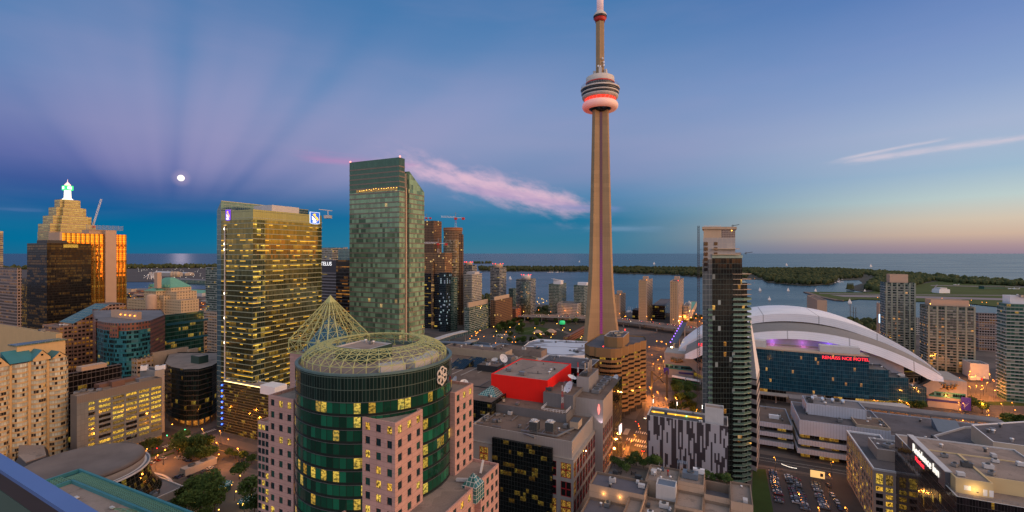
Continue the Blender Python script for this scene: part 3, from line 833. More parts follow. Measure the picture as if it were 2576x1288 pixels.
for i in range(24):
 a=2*pi*(i+.5)/24;mb=MB()
 mb.beam((pc[0]+18.6*cos(a),pc[1]+18.6*sin(a),331.5),(pc[0]+22.2*cos(a),pc[1]+22.2*sin(a),337.4),.5,.4);mb.build('bracket',M['podwhite'],tw)
for nm,mt,pr in(('lower_rim','podwhite',[(21.2,336.6),(23.6,337.8),(24.2,339.6),(24.3,340.6)]),('window_band','poddark',[(24.1,340.5),(24.5,343.2)]),('middle_rim','podwhite',[(24.6,343.1),(25.2,343.8),(25.3,345.0)]),('window_band','poddark',[(25.0,345.0),(25.6,348.6)]),('upper_rim','podwhite',[(25.8,348.5),(26.3,349.2),(26.2,350.6),(24,351.6),(19.5,352.2)]),('dark_drum','poddark',[(19.3,352),(19.3,357.5)]),('roof_drum','podwhite',[(19.0,357.4),(19.2,358),(18.8,365.5),(16,367),(7,367.6)]),('red_ring','redpaint',[(19.35,356.8),(19.4,358.4)])):
 MB().lathe(pc,pr,64).build(nm,M[mt],tw)
rl=MB()
for i in range(48):
 a=2*pi*i/48;q=(pc[0]+25*cos(a),pc[1]+25*sin(a));q2=(pc[0]+25*cos(a+2*pi/48),pc[1]+25*sin(a+2*pi/48))
 rl.beam((*q,351),(*q,354.4),.18,.18);rl.beam((*q,354.3),(*q2,354.3),.18,.18);rl.beam((*q,351),(*q2,354.3),.12,.12)
rl.build('edge_railing',M['steel'],tw)
mb=MB();hx=[Vector((pc[0]+6.2*cos(R(60*i+15)),pc[1]+6.2*sin(R(60*i+15)),0))for i in range(6)]
mb.prism(hx,360,446);mb.build('upper_shaft',M['tconc'],tw)
for a,zz,s in((-100,369,6.4),(-40,369,5.2),(-165,368,5.0),(-20,368,4.2)):
 mb=MB();mb.box((pc[0]+8.2*cos(R(a)),pc[1]+8.2*sin(R(a)),zz),3.4,s*.62,s*1.25,R(a));mb.build('equipment_box',M['offwhite'],tw)
for a,zz in((-120,378),(-60,379),(-75,388),(-100,377),(-62,383)):
 mb=MB();mb.lathe((pc[0]+7.6*cos(R(a)),pc[1]+7.6*sin(R(a))),[(.9,zz),(1.1,zz+.4),(1.1,zz+2.4),(.7,zz+2.8)],10)
 mb.beam((pc[0]+6*cos(R(a)),pc[1]+6*sin(R(a)),zz+1),(pc[0]+7.6*cos(R(a)),pc[1]+7.6*sin(R(a)),zz+1),.3,.3);mb.build('microwave_drum',M['white'],tw)
MB().lathe(pc,[(6.3,441.5),(6.6,443.5),(8.8,446.6)],40).build('sky_pod_base',M['redpaint'],tw)
MB().lathe(pc,[(8.8,446.5),(9.0,449.2)],40).build('sky_pod_windows',M['poddark'],tw)
MB().lathe(pc,[(9.2,449.1),(9.0,450.4),(7.4,453.4),(5.2,455.6),(4.6,456.2)],40).build('sky_pod_roof',M['podwhite'],tw)
m,t,b=newmat('lit_antenna');z=t.sep(t.n('ShaderNodeTexCoord').outputs['Object'])[2]
b.inputs['Base Color'].default_value=(.72,.62,.62,1);b.inputs['Emission Color'].default_value=(1,.55,.62,1)
t.set(b.inputs['Emission Strength'],t.fmix(t.m('LESS_THAN',t.m('FRACT',t.m('DIVIDE',z,2.6)),.12),.26,.12));m.cycles.emission_sampling='NONE'
MB().lathe(pc,[(4.5,456),(4.5,486),(3.4,487),(3.4,515),(2.2,516),(1.0,553)],20).build('antenna_mast',m,tw)
# ROUND GREEN GLASS TOWER WITH PINK STONE WINGS
MH=P(948,HY,155);MH.z=0
mh=thing('office_tower','round green glass office tower with pink stone wings and lattice roof ring','office tower',MH)
RT=92.5;DR=25.1
M['drumglass']=facade('drum_glass',2.05,3.9,(.09,1),(.21,1),(.008,.05,.032),(.018,.22,.12),(.018,.030,.026),lit=.15,lits=.8,rough=.07,metal=.4,seed=3,grp=1,rows=.75,frough=.15,fmetal=.3,tilt=.02,ceil=.3,v_lo=0)
M['drumtop']=facade('drum_top_glass',1.02,3.5,(.10,1),(.06,1),(.010,.026,.022),(.018,.05,.042),(.06,.095,.075),lit=0,rough=.06,metal=.4,seed=4,tilt=.02)
cyl=circle(MH,DR,96)
mb=MB();mb.prism(cyl,40,RT-7.1,0,cap=False,run=True,v0=RT-7.1-3.9*14)
mb.build('glass_drum',M['drumglass'],mh)
MB().prism(cyl,RT-7.1,RT+.6,0,cap=False,run=True).build('upper_glass_band',M['drumtop'],mh)
mb=MB();mb.lathe((MH.x,MH.y),[(DR+.12,RT+.45),(DR+.12,RT+1.0),(DR-.9,RT+1.0),(DR-.9,RT-.3)],96,smooth=False,cap=False)
M['rimblue']=flat('blue_green_rim',(.10,.17,.17),.45,.2);mb.build('rim',M['rimblue'],mh)
MB().face([(p.x,p.y,RT-.3)for p in circle(MH,DR-.85,64)]).build('roof',M['gravel'],mh)
for k_ in range(12):
 z=RT-7.1-3.9*k_
 MB().lathe((MH.x,MH.y),[(DR+.02,z-.02),(DR+.16,z-.02),(DR+.16,z+.14),(DR+.02,z+.14)],96,smooth=False,cap=False).build('floor_band',M['steel_dark'],mh)
mb=MB();prof=[(23.2,92.6),(23.2,95.0),(21.4,96.7),(19.0,97.8),(16.4,98.3),(14.4,98.4)];NM=40
def rp(k_,i):r_,z_=prof[k_];a=2*pi*i/NM;return Vector((MH.x+r_*cos(a),MH.y+r_*sin(a),z_))
for i in range(NM):
 for k_ in range(1,6):mb.beam(rp(k_,i),rp(k_,i+1),.17,.17)
 for k_ in range(5):
  mb.beam(rp(k_,i),rp(k_+1,i),.2,.2)
  if k_==0:mb.beam(rp(0,i),rp(1,i+1),.1,.1)
  else:mb.beam(rp(k_,i),rp(k_+1,i+1),.12,.12);mb.beam(rp(k_,i+1),rp(k_+1,i),.12,.12)
 if i%2==0:mb.box(rp(0,i)-Vector((0,0,.4)),.7,.7,.5)
mb.build('lattice_ring',M['trellis'],mh)
pp=foot(923,148,843,986)
M['pentgreen']=flat('dark_green_panels',(.035,.075,.065),.4,.2,var=.12)
block(mh,pp,RT-.3,96.3,M['pentgreen'],M['gravel'],.35,.5,'penthouse_wall','penthouse_roof',copem=M['offwhite'])
mb=MB()
for a in(-60,-30,-5):
 mb.box((MH.x+18.5*cos(R(a)),MH.y+18.5*sin(R(a)),RT-.3),3.5,7.5,2.4,R(a))
mb.build('plant_screen',M['offwhite'],mh)
def stone(name,bay,floor,seed):
 m,t,b=newmat(name);u,v=t.sep(t.n('ShaderNodeUVMap').outputs[0])[:2]
 jl=t.m('MAXIMUM',t.m('LESS_THAN',t.m('FRACT',t.m('DIVIDE',u,bay)),.03/bay*1.3),t.m('LESS_THAN',t.m('FRACT',t.m('DIVIDE',v,floor)),.05/floor*1.3))
 nz=t.noise(t.n('ShaderNodeTexCoord').outputs['Object'],.22,5);pn=t.white(t.xyz(t.m('FLOOR',t.m('DIVIDE',u,bay)),t.m('FLOOR',t.m('DIVIDE',v,floor)),seed))[0]
 f=t.m('MULTIPLY',t.m('MULTIPLY',t.fmix(nz,.84,1.16),t.fmix(pn,.95,1.05)),t.fmix(jl,1.0,.45))
 t.set(b.inputs['Base Color'],t.mix(1.0,(.50,.295,.25,1),t.xyz(f,f,f),'MULTIPLY'));b.inputs['Roughness'].default_value=.75
 return m
M['pink']=stone('pink_stone_panels',2.6,1.3,5)
sp=foot(823,185,726,929)
tz=85.5
block(mh,offset(sp,-.3),30,tz,M['pink'],M['gravel'],.4,.5,'service_tower_wall','service_tower_roof')
mb=MB();A_=[Vector((p.x,p.y,tz+.4))for p in sp];B_=[Vector((p.x,p.y,91.2))for p in sp];cc=centre(sp);apex=Vector((cc.x,cc.y,109.3))
for i in range(4):
 j=(i+1)%4
 mb.beam(B_[i],B_[j],.35,.35);mb.beam(A_[i],A_[j],.3,.3);mb.beam(A_[i],B_[i],.35,.35)
 for q in range(1,4):
  f0=q/4;mb.beam(A_[i].lerp(A_[j],f0),B_[i].lerp(B_[j],f0),.26,.26)
  mb.beam(B_[i].lerp(B_[j],f0),apex,.30,.30)
 for q in range(4):
  mb.beam(A_[i].lerp(A_[j],q/4),B_[i].lerp(B_[j],(q+1)/4),.15,.15);mb.beam(A_[i].lerp(A_[j],(q+1)/4),B_[i].lerp(B_[j],q/4),.15,.15)
 mb.beam(B_[i],apex,.36,.36)
 prev=[B_[i].lerp(B_[j],q/4)for q in range(5)]
 for lv in(.22,.42,.6,.76):
  cur=[B_[i].lerp(B_[j],q/4).lerp(apex,lv)for q in range(5)]
  for q in range(4):
   mb.beam(cur[q],cur[q+1],.14,.14);mb.beam(prev[q],cur[q+1],.12,.12);mb.beam(prev[q+1],cur[q],.12,.12)
  prev=cur
mb.build('lattice_pyramid',M['trellis'],mh)
mb=MB();cap_=[B_[i].lerp(apex,.86)for i in range(4)]
for i in range(4):mb.face([cap_[i]+(cap_[i]-apex)*.06,cap_[(i+1)%4]+(cap_[(i+1)%4]-apex)*.06,apex+Vector((0,0,.5))])
mb.build('pyramid_cap',M['trellis'],mh)
M['blueglass']=facade('blue_pyramid_glass',1.4,1.8,(.07,1),(.07,1),(.02,.09,.13),(.05,.20,.27),(.22,.26,.24),lit=.06,lits=.35,metal=.4,rough=.1,seed=8)
mb=MB();q=[Vector((p.x,p.y,tz+.5))for p in offset(sp,-3.6)];ap2=Vector((cc.x,cc.y,101))
for i in range(4):mb.face([q[i],q[(i+1)%4],ap2],[(0,0),(16,0),(8,17)])
mb.build('glass_pyramid',M['blueglass'],mh)
M['wglass']=flat('window_glass_teal',(.010,.045,.055),.07,.35,var=.25,spec=.8)
M['wglass2']=flat('window_glass_green',(.02,.11,.09),.08,.35,var=.25,spec=.8)
M['wframe']=flat('window_frame_dark',(.04,.035,.035),.5)
WM={(w_,h_,k_):win_mesh(w_,h_,M[k_],M['wframe'],2,1,.09,.05)for(w_,h_)in((1.75,2.15),)for k_ in('wglass','wglass2','pane_lit')}
ws=WinSet(mh)
def wing(poly,z0,z1,faces,floor=3.9,ww=1.75,wh=2.15,top=1.25):
 mb=MB();n=len(poly)
 for i in range(n):
  a,b_=poly[i],poly[(i+1)%n];L=(b_-a).length
  if i in faces and L>ww+.8:
   nc=faces[i];us=spans(L,nc,ww)
   vs=[];z=z1-top-wh
   while z>z0+.5:vs.insert(0,(z,z+wh));z-=floor
   pts,ang=pierced(mb,a,b_,z0,z1,us,vs,.25)
   for p,v in pts:
    rr_=rnd.random();ws.add(WM[(1.75,2.15,'pane_lit' if rr_<(.4 if v[0]>z1-4 else.10)else('wglass2' if rr_>.72 else 'wglass'))],p,ang)
  else:mb.wallq(a,b_,z0,z1)
 inn=offset(poly,-.5)
 for i in range(n):
  j=(i+1)%n
  mb.face([(poly[i].x,poly[i].y,z1),(poly[j].x,poly[j].y,z1),(inn[j].x,inn[j].y,z1),(inn[i].x,inn[i].y,z1)])
  mb.face([(inn[j].x,inn[j].y,z1-.9),(inn[i].x,inn[i].y,z1-.9),(inn[i].x,inn[i].y,z1),(inn[j].x,inn[j].y,z1)])
 mb.build('stone_wall',M['pink'],mh)
 MB().face([(p.x,p.y,z1-.9)for p in inn]).build('wing_roof',M['gravel'],mh)
w1=foot(993.5,125,911,1063);w1=[w1[0],w1[1],w1[3]]
C0=w1[0];w1=[C0,w1[1],w1[1]+V*6,w1[2]+U*6,w1[2]]
wing(w1,40,81.5,{0:3,4:3})
w2=foot(738,146,675,749.5,lu=None);w2=[w2[0],w2[0]+U*6.5,w2[3]+U*6.5+V*0,w2[3]]
wing([w2[0],w2[0]+U*14,w2[3]+U*14,w2[3]],30,81.3,{3:3})
w3=foot(1144,152,1134,1190);wing([w3[0],w3[1],w3[1]+V*14,w3[0]+V*14],50,81.6,{0:3})
w4=foot(676,172,648,lu=16);wing(w4,0,64,{3:3},3.0,1.75,2.15,1.0)
Fp=P(1254,HY,159);Fp.z=0
pod=[Fp-U*48,Fp-U*18,Fp-U*18+V*2.2,Fp-U*13+V*2.2,Fp-U*13,Fp,Fp+V*27,Fp-U*48+V*27]
wing(pod,8,54.9,{0:7,4:4},3.9)
ws.flush()
sk=Fp-U*15.5+V*1.0;mb=MB();sq=[sk+U*a+V*b_ for a,b_ in((-2.6,-2.2),(2.6,-2.2),(2.6,3),(-2.6,3))]
mb.prism(sq,50,54.8,0,cap=False);ap=Vector((centre(sq).x,centre(sq).y,58.2))
for i in range(4):mb.face([(sq[i].x,sq[i].y,54.8),(sq[(i+1)%4].x,sq[(i+1)%4].y,54.8),ap],[(0,0),(5,0),(2.5,4)])
M['skyl']=facade('skylight_glass',1.3,1.3,(.1,1),(.1,1),(.03,.14,.14),(.06,.25,.25),(.6,.62,.6),lit=0,metal=.3,seed=2)
mb.build('pyramid_skylight',M['skyl'],mh)
mb=MB();mb.beam(sk+Vector((-6,3,54.6)),sk+Vector((-1.5,1.5,55.2)),1.0,.8);mb.beam(sk+U*6+Vector((-1,2,54.4)),sk+U*10+Vector((-2,2,57.2)),.7,.6);mb.build('roof_duct',M['offwhite'],mh)
la=math.atan2(-DR*.83,0);
lx=hit(Vector((MH.x,MH.y,0)),Vector((1,0,0)),1111)
th=min((abs(((MH.x+DR*cos(a))/(MH.y+DR*sin(a)))-(1109-CX)/F),a)for a in[R(-90+i*.5)for i in range(180)])[1]
ln=Vector((cos(th),sin(th),0));lt=Vector((-ln.y,ln.x,0));lc=Vector((MH.x,MH.y,RT-3.4))+ln*(DR+.35)
mb=MB()
for i in range(6):
 a=R(90+60*i);rc=lc+(lt*cos(a)+Vector((0,0,1))*sin(a))*1.75;N_=20
 for k_ in range(N_):
  q0,q1=2*pi*k_/N_,2*pi*(k_+1)/N_
  e=ln*(.1 if k_%10<5 else 0)
  mb.beam(rc+(lt*cos(q0)+Vector((0,0,1))*sin(q0))*1.12+e,rc+(lt*cos(q1)+Vector((0,0,1))*sin(q1))*1.12+e,.25,.42)
mb.build('knot_emblem',flat('emblem_cream',(.72,.66,.58),.5,var=.05),mh)
MB().lathe((lc.x-ln.x*.3,lc.y-ln.y*.3),[(.01,RT-3.4)],3)
# BROADCASTING BUILDING WITH THE RED BOX
cb=foot(1442,208,1180,1497)
cbt=thing('broadcasting_centre','grey broadcasting building with a bright red box on its roof and red window frames','office building',centre(cb))
M['cbconc']=flat('grey_precast',(.33,.305,.28),.8,var=.1,scale=.15,streak=.12)
def ribs(name,col,pitch=.8,metal=.25):
 m,t,b=newmat(name);u,v=t.sep(t.n('ShaderNodeUVMap').outputs[0])[:2]
 g=t.m('ABSOLUTE',t.m('SUBTRACT',t.m('FRACT',t.m('DIVIDE',u,pitch)),.5))
 nz=t.noise(t.n('ShaderNodeTexCoord').outputs['Object'],.1,4)
 f=t.m('MULTIPLY',t.fmix(nz,.85,1.15),t.fmix(t.smooth(g,.36,.5),1.0,.72))
 t.set(b.inputs['Base Color'],t.mix(1.0,tuple(col)+(1,),t.xyz(f,f,f),'MULTIPLY'));b.inputs['Roughness'].default_value=.55;b.inputs['Metallic'].default_value=metal
 bp=t.n('ShaderNodeBump');bp.inputs['Strength'].default_value=.5;bp.inputs['Distance'].default_value=.06;t.set(bp.inputs['Height'],g);t.set(b.inputs['Normal'],bp.outputs[0])
 return m
M['rib']=ribs('ribbed_metal',(.40,.37,.35))
M['ribdk']=ribs('ribbed_metal_dark',(.20,.195,.20))
M['cbglass']=facade('dark_curtain_wall',1.5,2.1,(.05,1),(.05,1),(.006,.010,.011),(.012,.02,.02),(.03,.033,.033),lit=.13,lits=.13,rough=.06,metal=.35,seed=12,grp=2,rows=1.0,tilt=.01)
cws=WinSet(cbt);mb=MB()
Lw=(cb[1]-cb[0]).length;Ln=(cb[3]-cb[0]).length
M['cbpane']=flat('tinted_pane',(.014,.014,.016),.06,.3,spec=.8)
CW={k_:win_mesh(5.0,6.9,M[k_],M['redframe'],2,2,.5,.14)for k_ in('cbpane','pane_dim','pane_lit_o')}
CWn={k_:win_mesh(3.9,6.9,M[k_],M['redframe'],2,2,.5,.14)for k_ in('cbpane','pane_dim')}
zt=33.8;rows_=[];z=zt-1.9-6.9
while z>-3:rows_.insert(0,(max(.2,z),z+6.9));z-=8.6
rows_=[r_ for r_ in rows_ if r_[1]-r_[0]>6]
us=spans(Lw,8,3.9);pts,ang=pierced(mb,cb[0],cb[1],0,zt,us,rows_,.3)
for p,v in pts:cws.add(CWn['pane_dim' if rnd.random()<.12 else 'cbpane'],p,ang)
nb=max(3,int(Ln/7.1));pit=7.1
us=[]
u_=Ln-1.1-5.0
while u_>1:us.insert(0,(u_,u_+5.0));u_-=pit
pts,ang=pierced(mb,cb[3],cb[0],0,zt,us,rows_,.3)
for p,v in pts:cws.add(CW['pane_lit_o' if rnd.random()<.12 else('pane_dim' if rnd.random()<.45 else 'cbpane')],p,ang)
mb.wallq(cb[1],cb[2],0,zt);mb.wallq(cb[2],cb[3],0,zt);mb.face([(p.x,p.y,zt)for p in cb])
mb.build('wall',M['cbconc'],cbt);cws.flush()
hp=offset(cb,-1.0)
block(cbt,hp,zt,40.6,M['rib'],M['gravel_brown'],1.0,.5,'upper_wall','roof',copem=M['cbconc'])
MB().face([(p.x,p.y,zt+.15)for p in offset(cb,.35)]).build('ledge',M['concrete'],cbt)
def onN(x,D0):return hit(cb[0],V,x)
g0,g1=onN(1391,208),onN(1241,208)
bp_=[cb[0]+V*g0-U*1.6,cb[0]+V*g0,cb[0]+V*g1,cb[0]+V*g1-U*1.6]
MB().prism(bp_,0,37.8,0).build('glass_bay',M['cbglass'],cbt)
tier=[hp[0]+U*24-V*0,hp[0]+U*60,hp[0]+U*60+V*62,hp[0]+U*24+V*62]
t2=foot(1424,235,1150,lu=40);block(cbt,t2,40.6,44.8,M['ribdk'],M['gravel_brown'],.3,.4,'tier_wall','tier_roof')
t2z=45.1
rp0=[P(1352,HY,232.5),P(1425,HY,235.6),P(1442,HY,250)]
rl_=[Vector((t2[0].x,t2[0].y,t2z))+V*14+U*.5,Vector((t2[0].x,t2[0].y,t2z))+V*.5+U*.5,Vector((t2[0].x,t2[0].y,t2z))+U*14+V*.5]
rail(cbt,[rl_[0]+U*9,rl_[0],rl_[1],rl_[2]],1.5,M['white'],step=1.6,r=.09)
rb=foot(1377,253,1235,1436)
M['redroof']=M['gravel']
rbw,rbr=block(cbt,rb,44.8,57.0,M['red'],M['gravel'],.45,.5,'red_box_wall','red_box_roof')
mb=MB();q=centre(rb)
mb.beam(Vector((q.x-4,q.y-9,57.1)),Vector((q.x+5,q.y-11,57.1)),.3,.12);mb.beam(Vector((q.x-9,q.y-6,57.08)),Vector((q.x+1,q.y+7,57.08)),.25,.1);mb.box((q.x+2.5,q.y-10.4,57.0),.5,.5,1.6)
mb.build('roof_pipe',M['steel_dark'],cbt)
gb=foot(1441,243,1366,1471);block(cbt,gb,44.8,51.8,M['ribdk'],M['gravel_brown'],.3,.4,'plant_room_wall','plant_room_roof')
W0=cb[1]-V*4.2-U*.4
rbk=[W0,W0+U*23.4,W0+U*23.4+V*22,W0+V*22]
rbk2=[W0+U*23.4,W0+U*51,W0+U*51+V*22,W0+U*23.4+V*22]
M['cbgrid']=facade('red_grid_wall',4.2,8.6,(.12,1),(.12,1),(.012,.012,.015),None,(.36,.335,.32),lit=.06,lits=.3,seed=14,splitu=2)
mb=MB();n4=len(rbk)
mb2=MB();us=spans(23.4,5,3.7);rws=[(zz,zz+6.9)for zz in(2.5,11.1,19.7,28.3)]
pts,ang=pierced(mb2,rbk[0],rbk[1],0,38,us,rws,.3)
cw2=WinSet(cbt)
for p,v in pts:
 o=bpy.data.objects.new('window',CWn['cbpane']);COL.objects.link(o);o.parent=cbt;o.location=Vector(p)-Vector(cbt.location);o.rotation_euler=(0,0,ang)
mb2.build('rear_street_wall',M['cbconc'],cbt)
mb.wallq(rbk[3],rbk[0],0,50.2);mb.wallq(rbk[0],rbk[1],38,50.2,v0=38)
mb.build('rear_wall',M['rib'],cbt)
rall=[W0,W0+U*51,W0+U*51+V*22,W0+V*22]
MB().face([(p.x,p.y,49.6)for p in rall]).build('rear_roof',M['gravel_brown'],cbt)
mb=MB();mb.wallq(rbk2[0],rbk2[1],0,50.2);mb.wallq(rbk2[1],rbk2[2],0,50.2);mb.build('rear_glass_wall',M['cbglass'],cbt)
ch=foot(1481,258,1450,1505);block(cbt,ch,49.6,57.5,M['rib'],M['gravel_brown'],.3,.4,'stack_house_wall','stack_house_roof')
for dx,dy,hh in((-2,3,7),(0,4,7.5),(1.5,7,8.2),(2.6,8,8.2)):
 q=centre(ch)+Vector((dx,dy-5,57.5));mb=MB();mb.tube(q,q+Vector((0,0,hh*.9)),.32,8);mb.tube(q+Vector((0,0,hh*.9)),q+Vector((0,0,hh)),.36,8,m=1);mb.build('flue',[M['beige_conc'],M['dark']],cbt)
ivy_mast(cbt,(centre(ch).x-7,centre(ch).y-8,49.7),16,.9)
ivy_mast(cbt,(gb[0].x-5.5,gb[0].y+1.5,44.9),12.5,.9)
gmb=MB();gc=W0+V*2.2-U*.35;gz=45.2
for dz in(-2.3,-1.5,-.7,.1,.9,1.7,2.5):
 s_=.95-abs(dz-.1)*.22;gmb.sphere((gc.x,gc.y,gz+dz),s_*.9,8,5)
gmb.build('gem_emblem',glow('gem_emblem_red',(1.0,.28,.24),.9),cbt)
sl=bpy.data.lights.new('emblem_spot','SPOT');sl.energy=900;sl.color=(1,.75,.9);sl.spot_size=R(80);sl.shadow_soft_size=.3
slo=bpy.data.objects.new('emblem_spot',sl);COL.objects.link(slo);slo.parent=cbt
sp_=W0-U*2.5+V*1.0;slo.location=Vector((sp_.x,sp_.y,36.5))-Vector(cbt.location);slo.rotation_euler=Vector((U.x*.5,U.y*.5,1.6)).to_track_quat('-Z','Y').to_euler()
scr=MB();sc0=W0+U*42-V*.4
scr.prism([sc0,sc0+U*6,sc0+U*6+V*.3,sc0+V*.3],17,22)
m,t,b=newmat('screen_picture');nz=t.noise(t.n('ShaderNodeTexCoord').outputs['Object'],.5,2)
t.set(b.inputs['Emission Color'],t.ramp(nz,[(.35,(.2,.05,.2,1)),(.5,(1,.85,.9,1)),(.65,(1,.95,1,1))]));b.inputs['Emission Strength'].default_value=1.6;m.cycles.emission_sampling='NONE'
scr.build('video_screen',m,cbt)
b2=P(1508,HY,322);b2.z=0
bk=[b2-U*30,b2,b2+V*38,b2-U*30+V*38]
block(cbt,bk,0,52.6,M['cbglass'],M['gravel_dark'],.5,.4,'south_block_wall','south_block_roof',copem=M['offwhite'])
b3=P(1236,HY,247);b3.z=0
b3p=[b3,b3+U*24,b3+U*24+V*34,b3+V*34]
block(cbt,b3p,0,46.8,M['cbglass'],M['gravel_brown'],.5,.4,'east_block_wall','east_block_roof')
mb=MB();q=[b3+U*a+V*b_+Vector((0,0,46.9))for a,b_ in((10,2),(22,2),(22,14),(10,14))];ap=centre(q)+Vector((0,0,51.5))
for i in range(4):mb.face([q[i],q[(i+1)%4],ap],[(0,0),(12,0),(6,8)])
mb.build('pyramid_skylight',M['skyl'],cbt)
M['louvre']=facade('louvred_unit',1.0,.45,(.1,1),(.35,1),(.02,.022,.026),(.03,.033,.036),(.13,.145,.15),lit=0,metal=.2,rough=.4,seed=1)
for px,D0 in((1344,222),(1384,221)):
 c_=P(px,HY,D0);c_.z=41.8;q=[c_+U*a+V*b_ for a,b_ in((-1.9,-2.1),(1.9,-2.1),(1.9,2.1),(-1.9,2.1))]
 mb=MB();mb.prism(q,42.4,46.6,0,mcap=1);mb.lathe((c_.x,c_.y),[(1.75,46.6),(1.75,47.2),(1.6,47.2),(1.6,46.9),(.01,46.9)],16,1)
 for i in range(4):mb.beam((c_.x,c_.y,47.1),(c_.x+1.5*cos(i*pi/2+.4),c_.y+1.5*sin(i*pi/2+.4),47.1),.5,.08,2)
 for p in q:mb.beam(Vector((p.x,p.y,40.6)),Vector((p.x,p.y,42.4)),.25,.25,3)
 mb.build('cooling_tower',[M['louvre'],M['offwhite'],M['white'],M['steel']],cbt)
c_=P(1449,HY,229);c_.z=40.6;mb=MB();q=[c_+U*a+V*b_ for a,b_ in((-3.4,-2),(3.4,-2),(3.4,2.3),(-3.4,2.3))];mb.prism(q,41.2,44.6,0,mcap=1);mb.build('cooling_tower',[M['beige_conc'],M['louvre']],cbt)
for k_ in range(12):
 mb=MB();a=hp[0]+U*rnd.uniform(3,22)+V*rnd.uniform(2,52);d=(U if rnd.random()<.5 else V)*rnd.uniform(2,9)
 mb.beam(Vector((a.x,a.y,41.3)),Vector((a.x+d.x,a.y+d.y,41.3)),.4,.4);mb.build('roof_pipe',M['steel'],cbt)
for a,b_ in(((1310,223),(1400,216)),((1400,216),(1452,228)),((1318,219),(1345,214))):
 p,q=P(a[0],HY,a[1]),P(b_[0],HY,b_[1]);p.z=q.z=41.6;MB().beam(p,q,.8,.6).build('roof_duct',M['steel'],cbt)
for k_ in range(7):
 a=hp[0]+U*rnd.uniform(8,20)+V*rnd.uniform(22,55);unit(cbt,(a.x,a.y,40.6),rnd.uniform(1.2,3),1.4,rnd.uniform(.8,1.4),AY,M['steel'],k_%2==0)
for k_ in range(4):
 a=W0+U*(14+9*k_)+V*7;unit(cbt,(a.x,a.y,49.6),6.0,4.2,1.8,pi/2-AY,M['steel'],True)
for k_ in range(2):
 a=t2[0]+U*5+V*(38+4*k_);unit(cbt,(a.x,a.y,t2z-.2),1.3,1.3,1.4,0,M['beige_conc'])
dish('satellite_dish','white satellite dish in front of the red box, pointing left',P(1432,990,252)+Vector((0,0,-1)),3.6,(-.8,-.3,.55))
dish('satellite_dish','satellite dish beside the right corner of the red box',P(1438,955,262)+Vector((0,0,-2)),2.6,(.3,-.2,.9))
dish('satellite_dish','grey satellite dish on the roof corner before the brown hotel',P(1549,955,286)+Vector((0,0,-2)),2.4,(-.7,-.3,.6))
dish('satellite_dish','white satellite dish edge on, behind the pink wing roof',P(1144,968,190)+Vector((0,0,-1.5)),2.4,(-.75,-.3,.5))
dish('satellite_dish','round satellite dish facing up behind the pink wing roof',P(1167,968,193)+Vector((0,0,-1.5)),1.8,(.1,-.6,.8))
dish('satellite_dish','large satellite dish on the brown convention roof, tilted to the right',P(1265,905,330)+Vector((0,0,-3)),3.3,(.5,-.6,.5))
dish('satellite_dish','satellite dish lying flat on the brown convention roof',P(1244,908,325)+Vector((0,0,-2)),2.3,(-.1,-.35,.9),M['offwhite'])
# BANK TOWER (gold lit, shield signs)
rc=foot(636,322,556,809)
rb_t=building('bank_tower','wide green gold glass bank tower with shield signs at its top corners','office tower',rc)
ZR=159.0
M['rbcg']=facade('bank_glass',1.5,3.73,(.07,1),(.16,1),(.10,.105,.045),(.20,.18,.07),(.12,.15,.09),lit=.15,litc=(1,.54,.03),lits=.30,rough=.05,metal=.82,seed=21,grp=5,rows=.8,tilt=.016,ceil=.75,strip=(.26,1.0,2),dots=.012)
M['rbcg2']=facade('bank_corner_reflection_glass',1.5,3.73,(.07,1),(.16,1),(.02,.035,.025),(.04,.07,.05),(.16,.20,.15),lit=.22,lits=.5,rough=.06,metal=.6,seed=22,grp=2,rows=.5,strip=(.3,1.2,2))  # green corner glass; the dark reflection beside the corner is put into its colour
M['rbct']=facade('bank_crown_glass',1.5,6,(.10,1),(.04,1),(.22,.25,.13),(.25,.28,.15),(.10,.13,.08),lit=0,rough=.18,metal=.6,seed=23,tilt=.01)
M['palegreen']=flat('pale_green_metal',(.36,.40,.29),.45,.3,var=.1)
zc=ZR-7.4
cbay=rc[0]+U*9.5
mb=MB();mb.wallq(cbay,rc[1],0,zc);mb.wallq(rc[1],rc[2],0,zc);mb.wallq(rc[2],rc[3],0,zc);mb.wallq(rc[3],rc[0],0,zc);mb.build('curtain_wall',M['rbcg'],rb_t)
mb=MB();mb.wallq(rc[0],cbay,0,zc);mb.build('corner_reflection_bay',M['rbcg2'],rb_t)
mb=MB()
for i in range(4):mb.wallq(rc[i],rc[(i+1)%4],zc,ZR,v0=zc)
mb.build('crown_glass',M['rbct'],rb_t)
MB().face([(p.x,p.y,ZR-1)for p in rc]).build('roof',M['roof_grey'],rb_t)
bands(rb_t,rc,[3.73*k_ for k_ in range(9,42)],.28,.34,M['palegreen'])
e0=rc[3];fx=hit(e0,V,545.5);fin=[e0+V*.1,e0+U*80+V*.1,e0+U*80+V*1.2,e0+V*1.2]
zf=zat(505.5,e0.y)
mb=MB();a,b_=e0+V*fx,e0+U*92+V*fx
M['finglass']=facade('fin_glass',1.5,3.73,(.07,1),(.08,1),(.05,.12,.18),(.06,.16,.22),(.30,.36,.30),lit=0,rough=.06,metal=.5,seed=25)
q=[e0,e0+U*78,e0+U*78+V*fx,e0+V*fx]
mb.face([(q[3].x,q[3].y,0),(q[0].x,q[0].y,0),(q[0].x,q[0].y,zf),(q[3].x,q[3].y,zf-7)],[(0,0),(fx,0),(fx,zf),(0,zf-7)])
mb.face([(q[0].x,q[0].y,0),(q[1].x,q[1].y,0),(q[1].x,q[1].y,zf),(q[0].x,q[0].y,zf)],[(0,0),(78,0),(78,zf),(0,zf)])
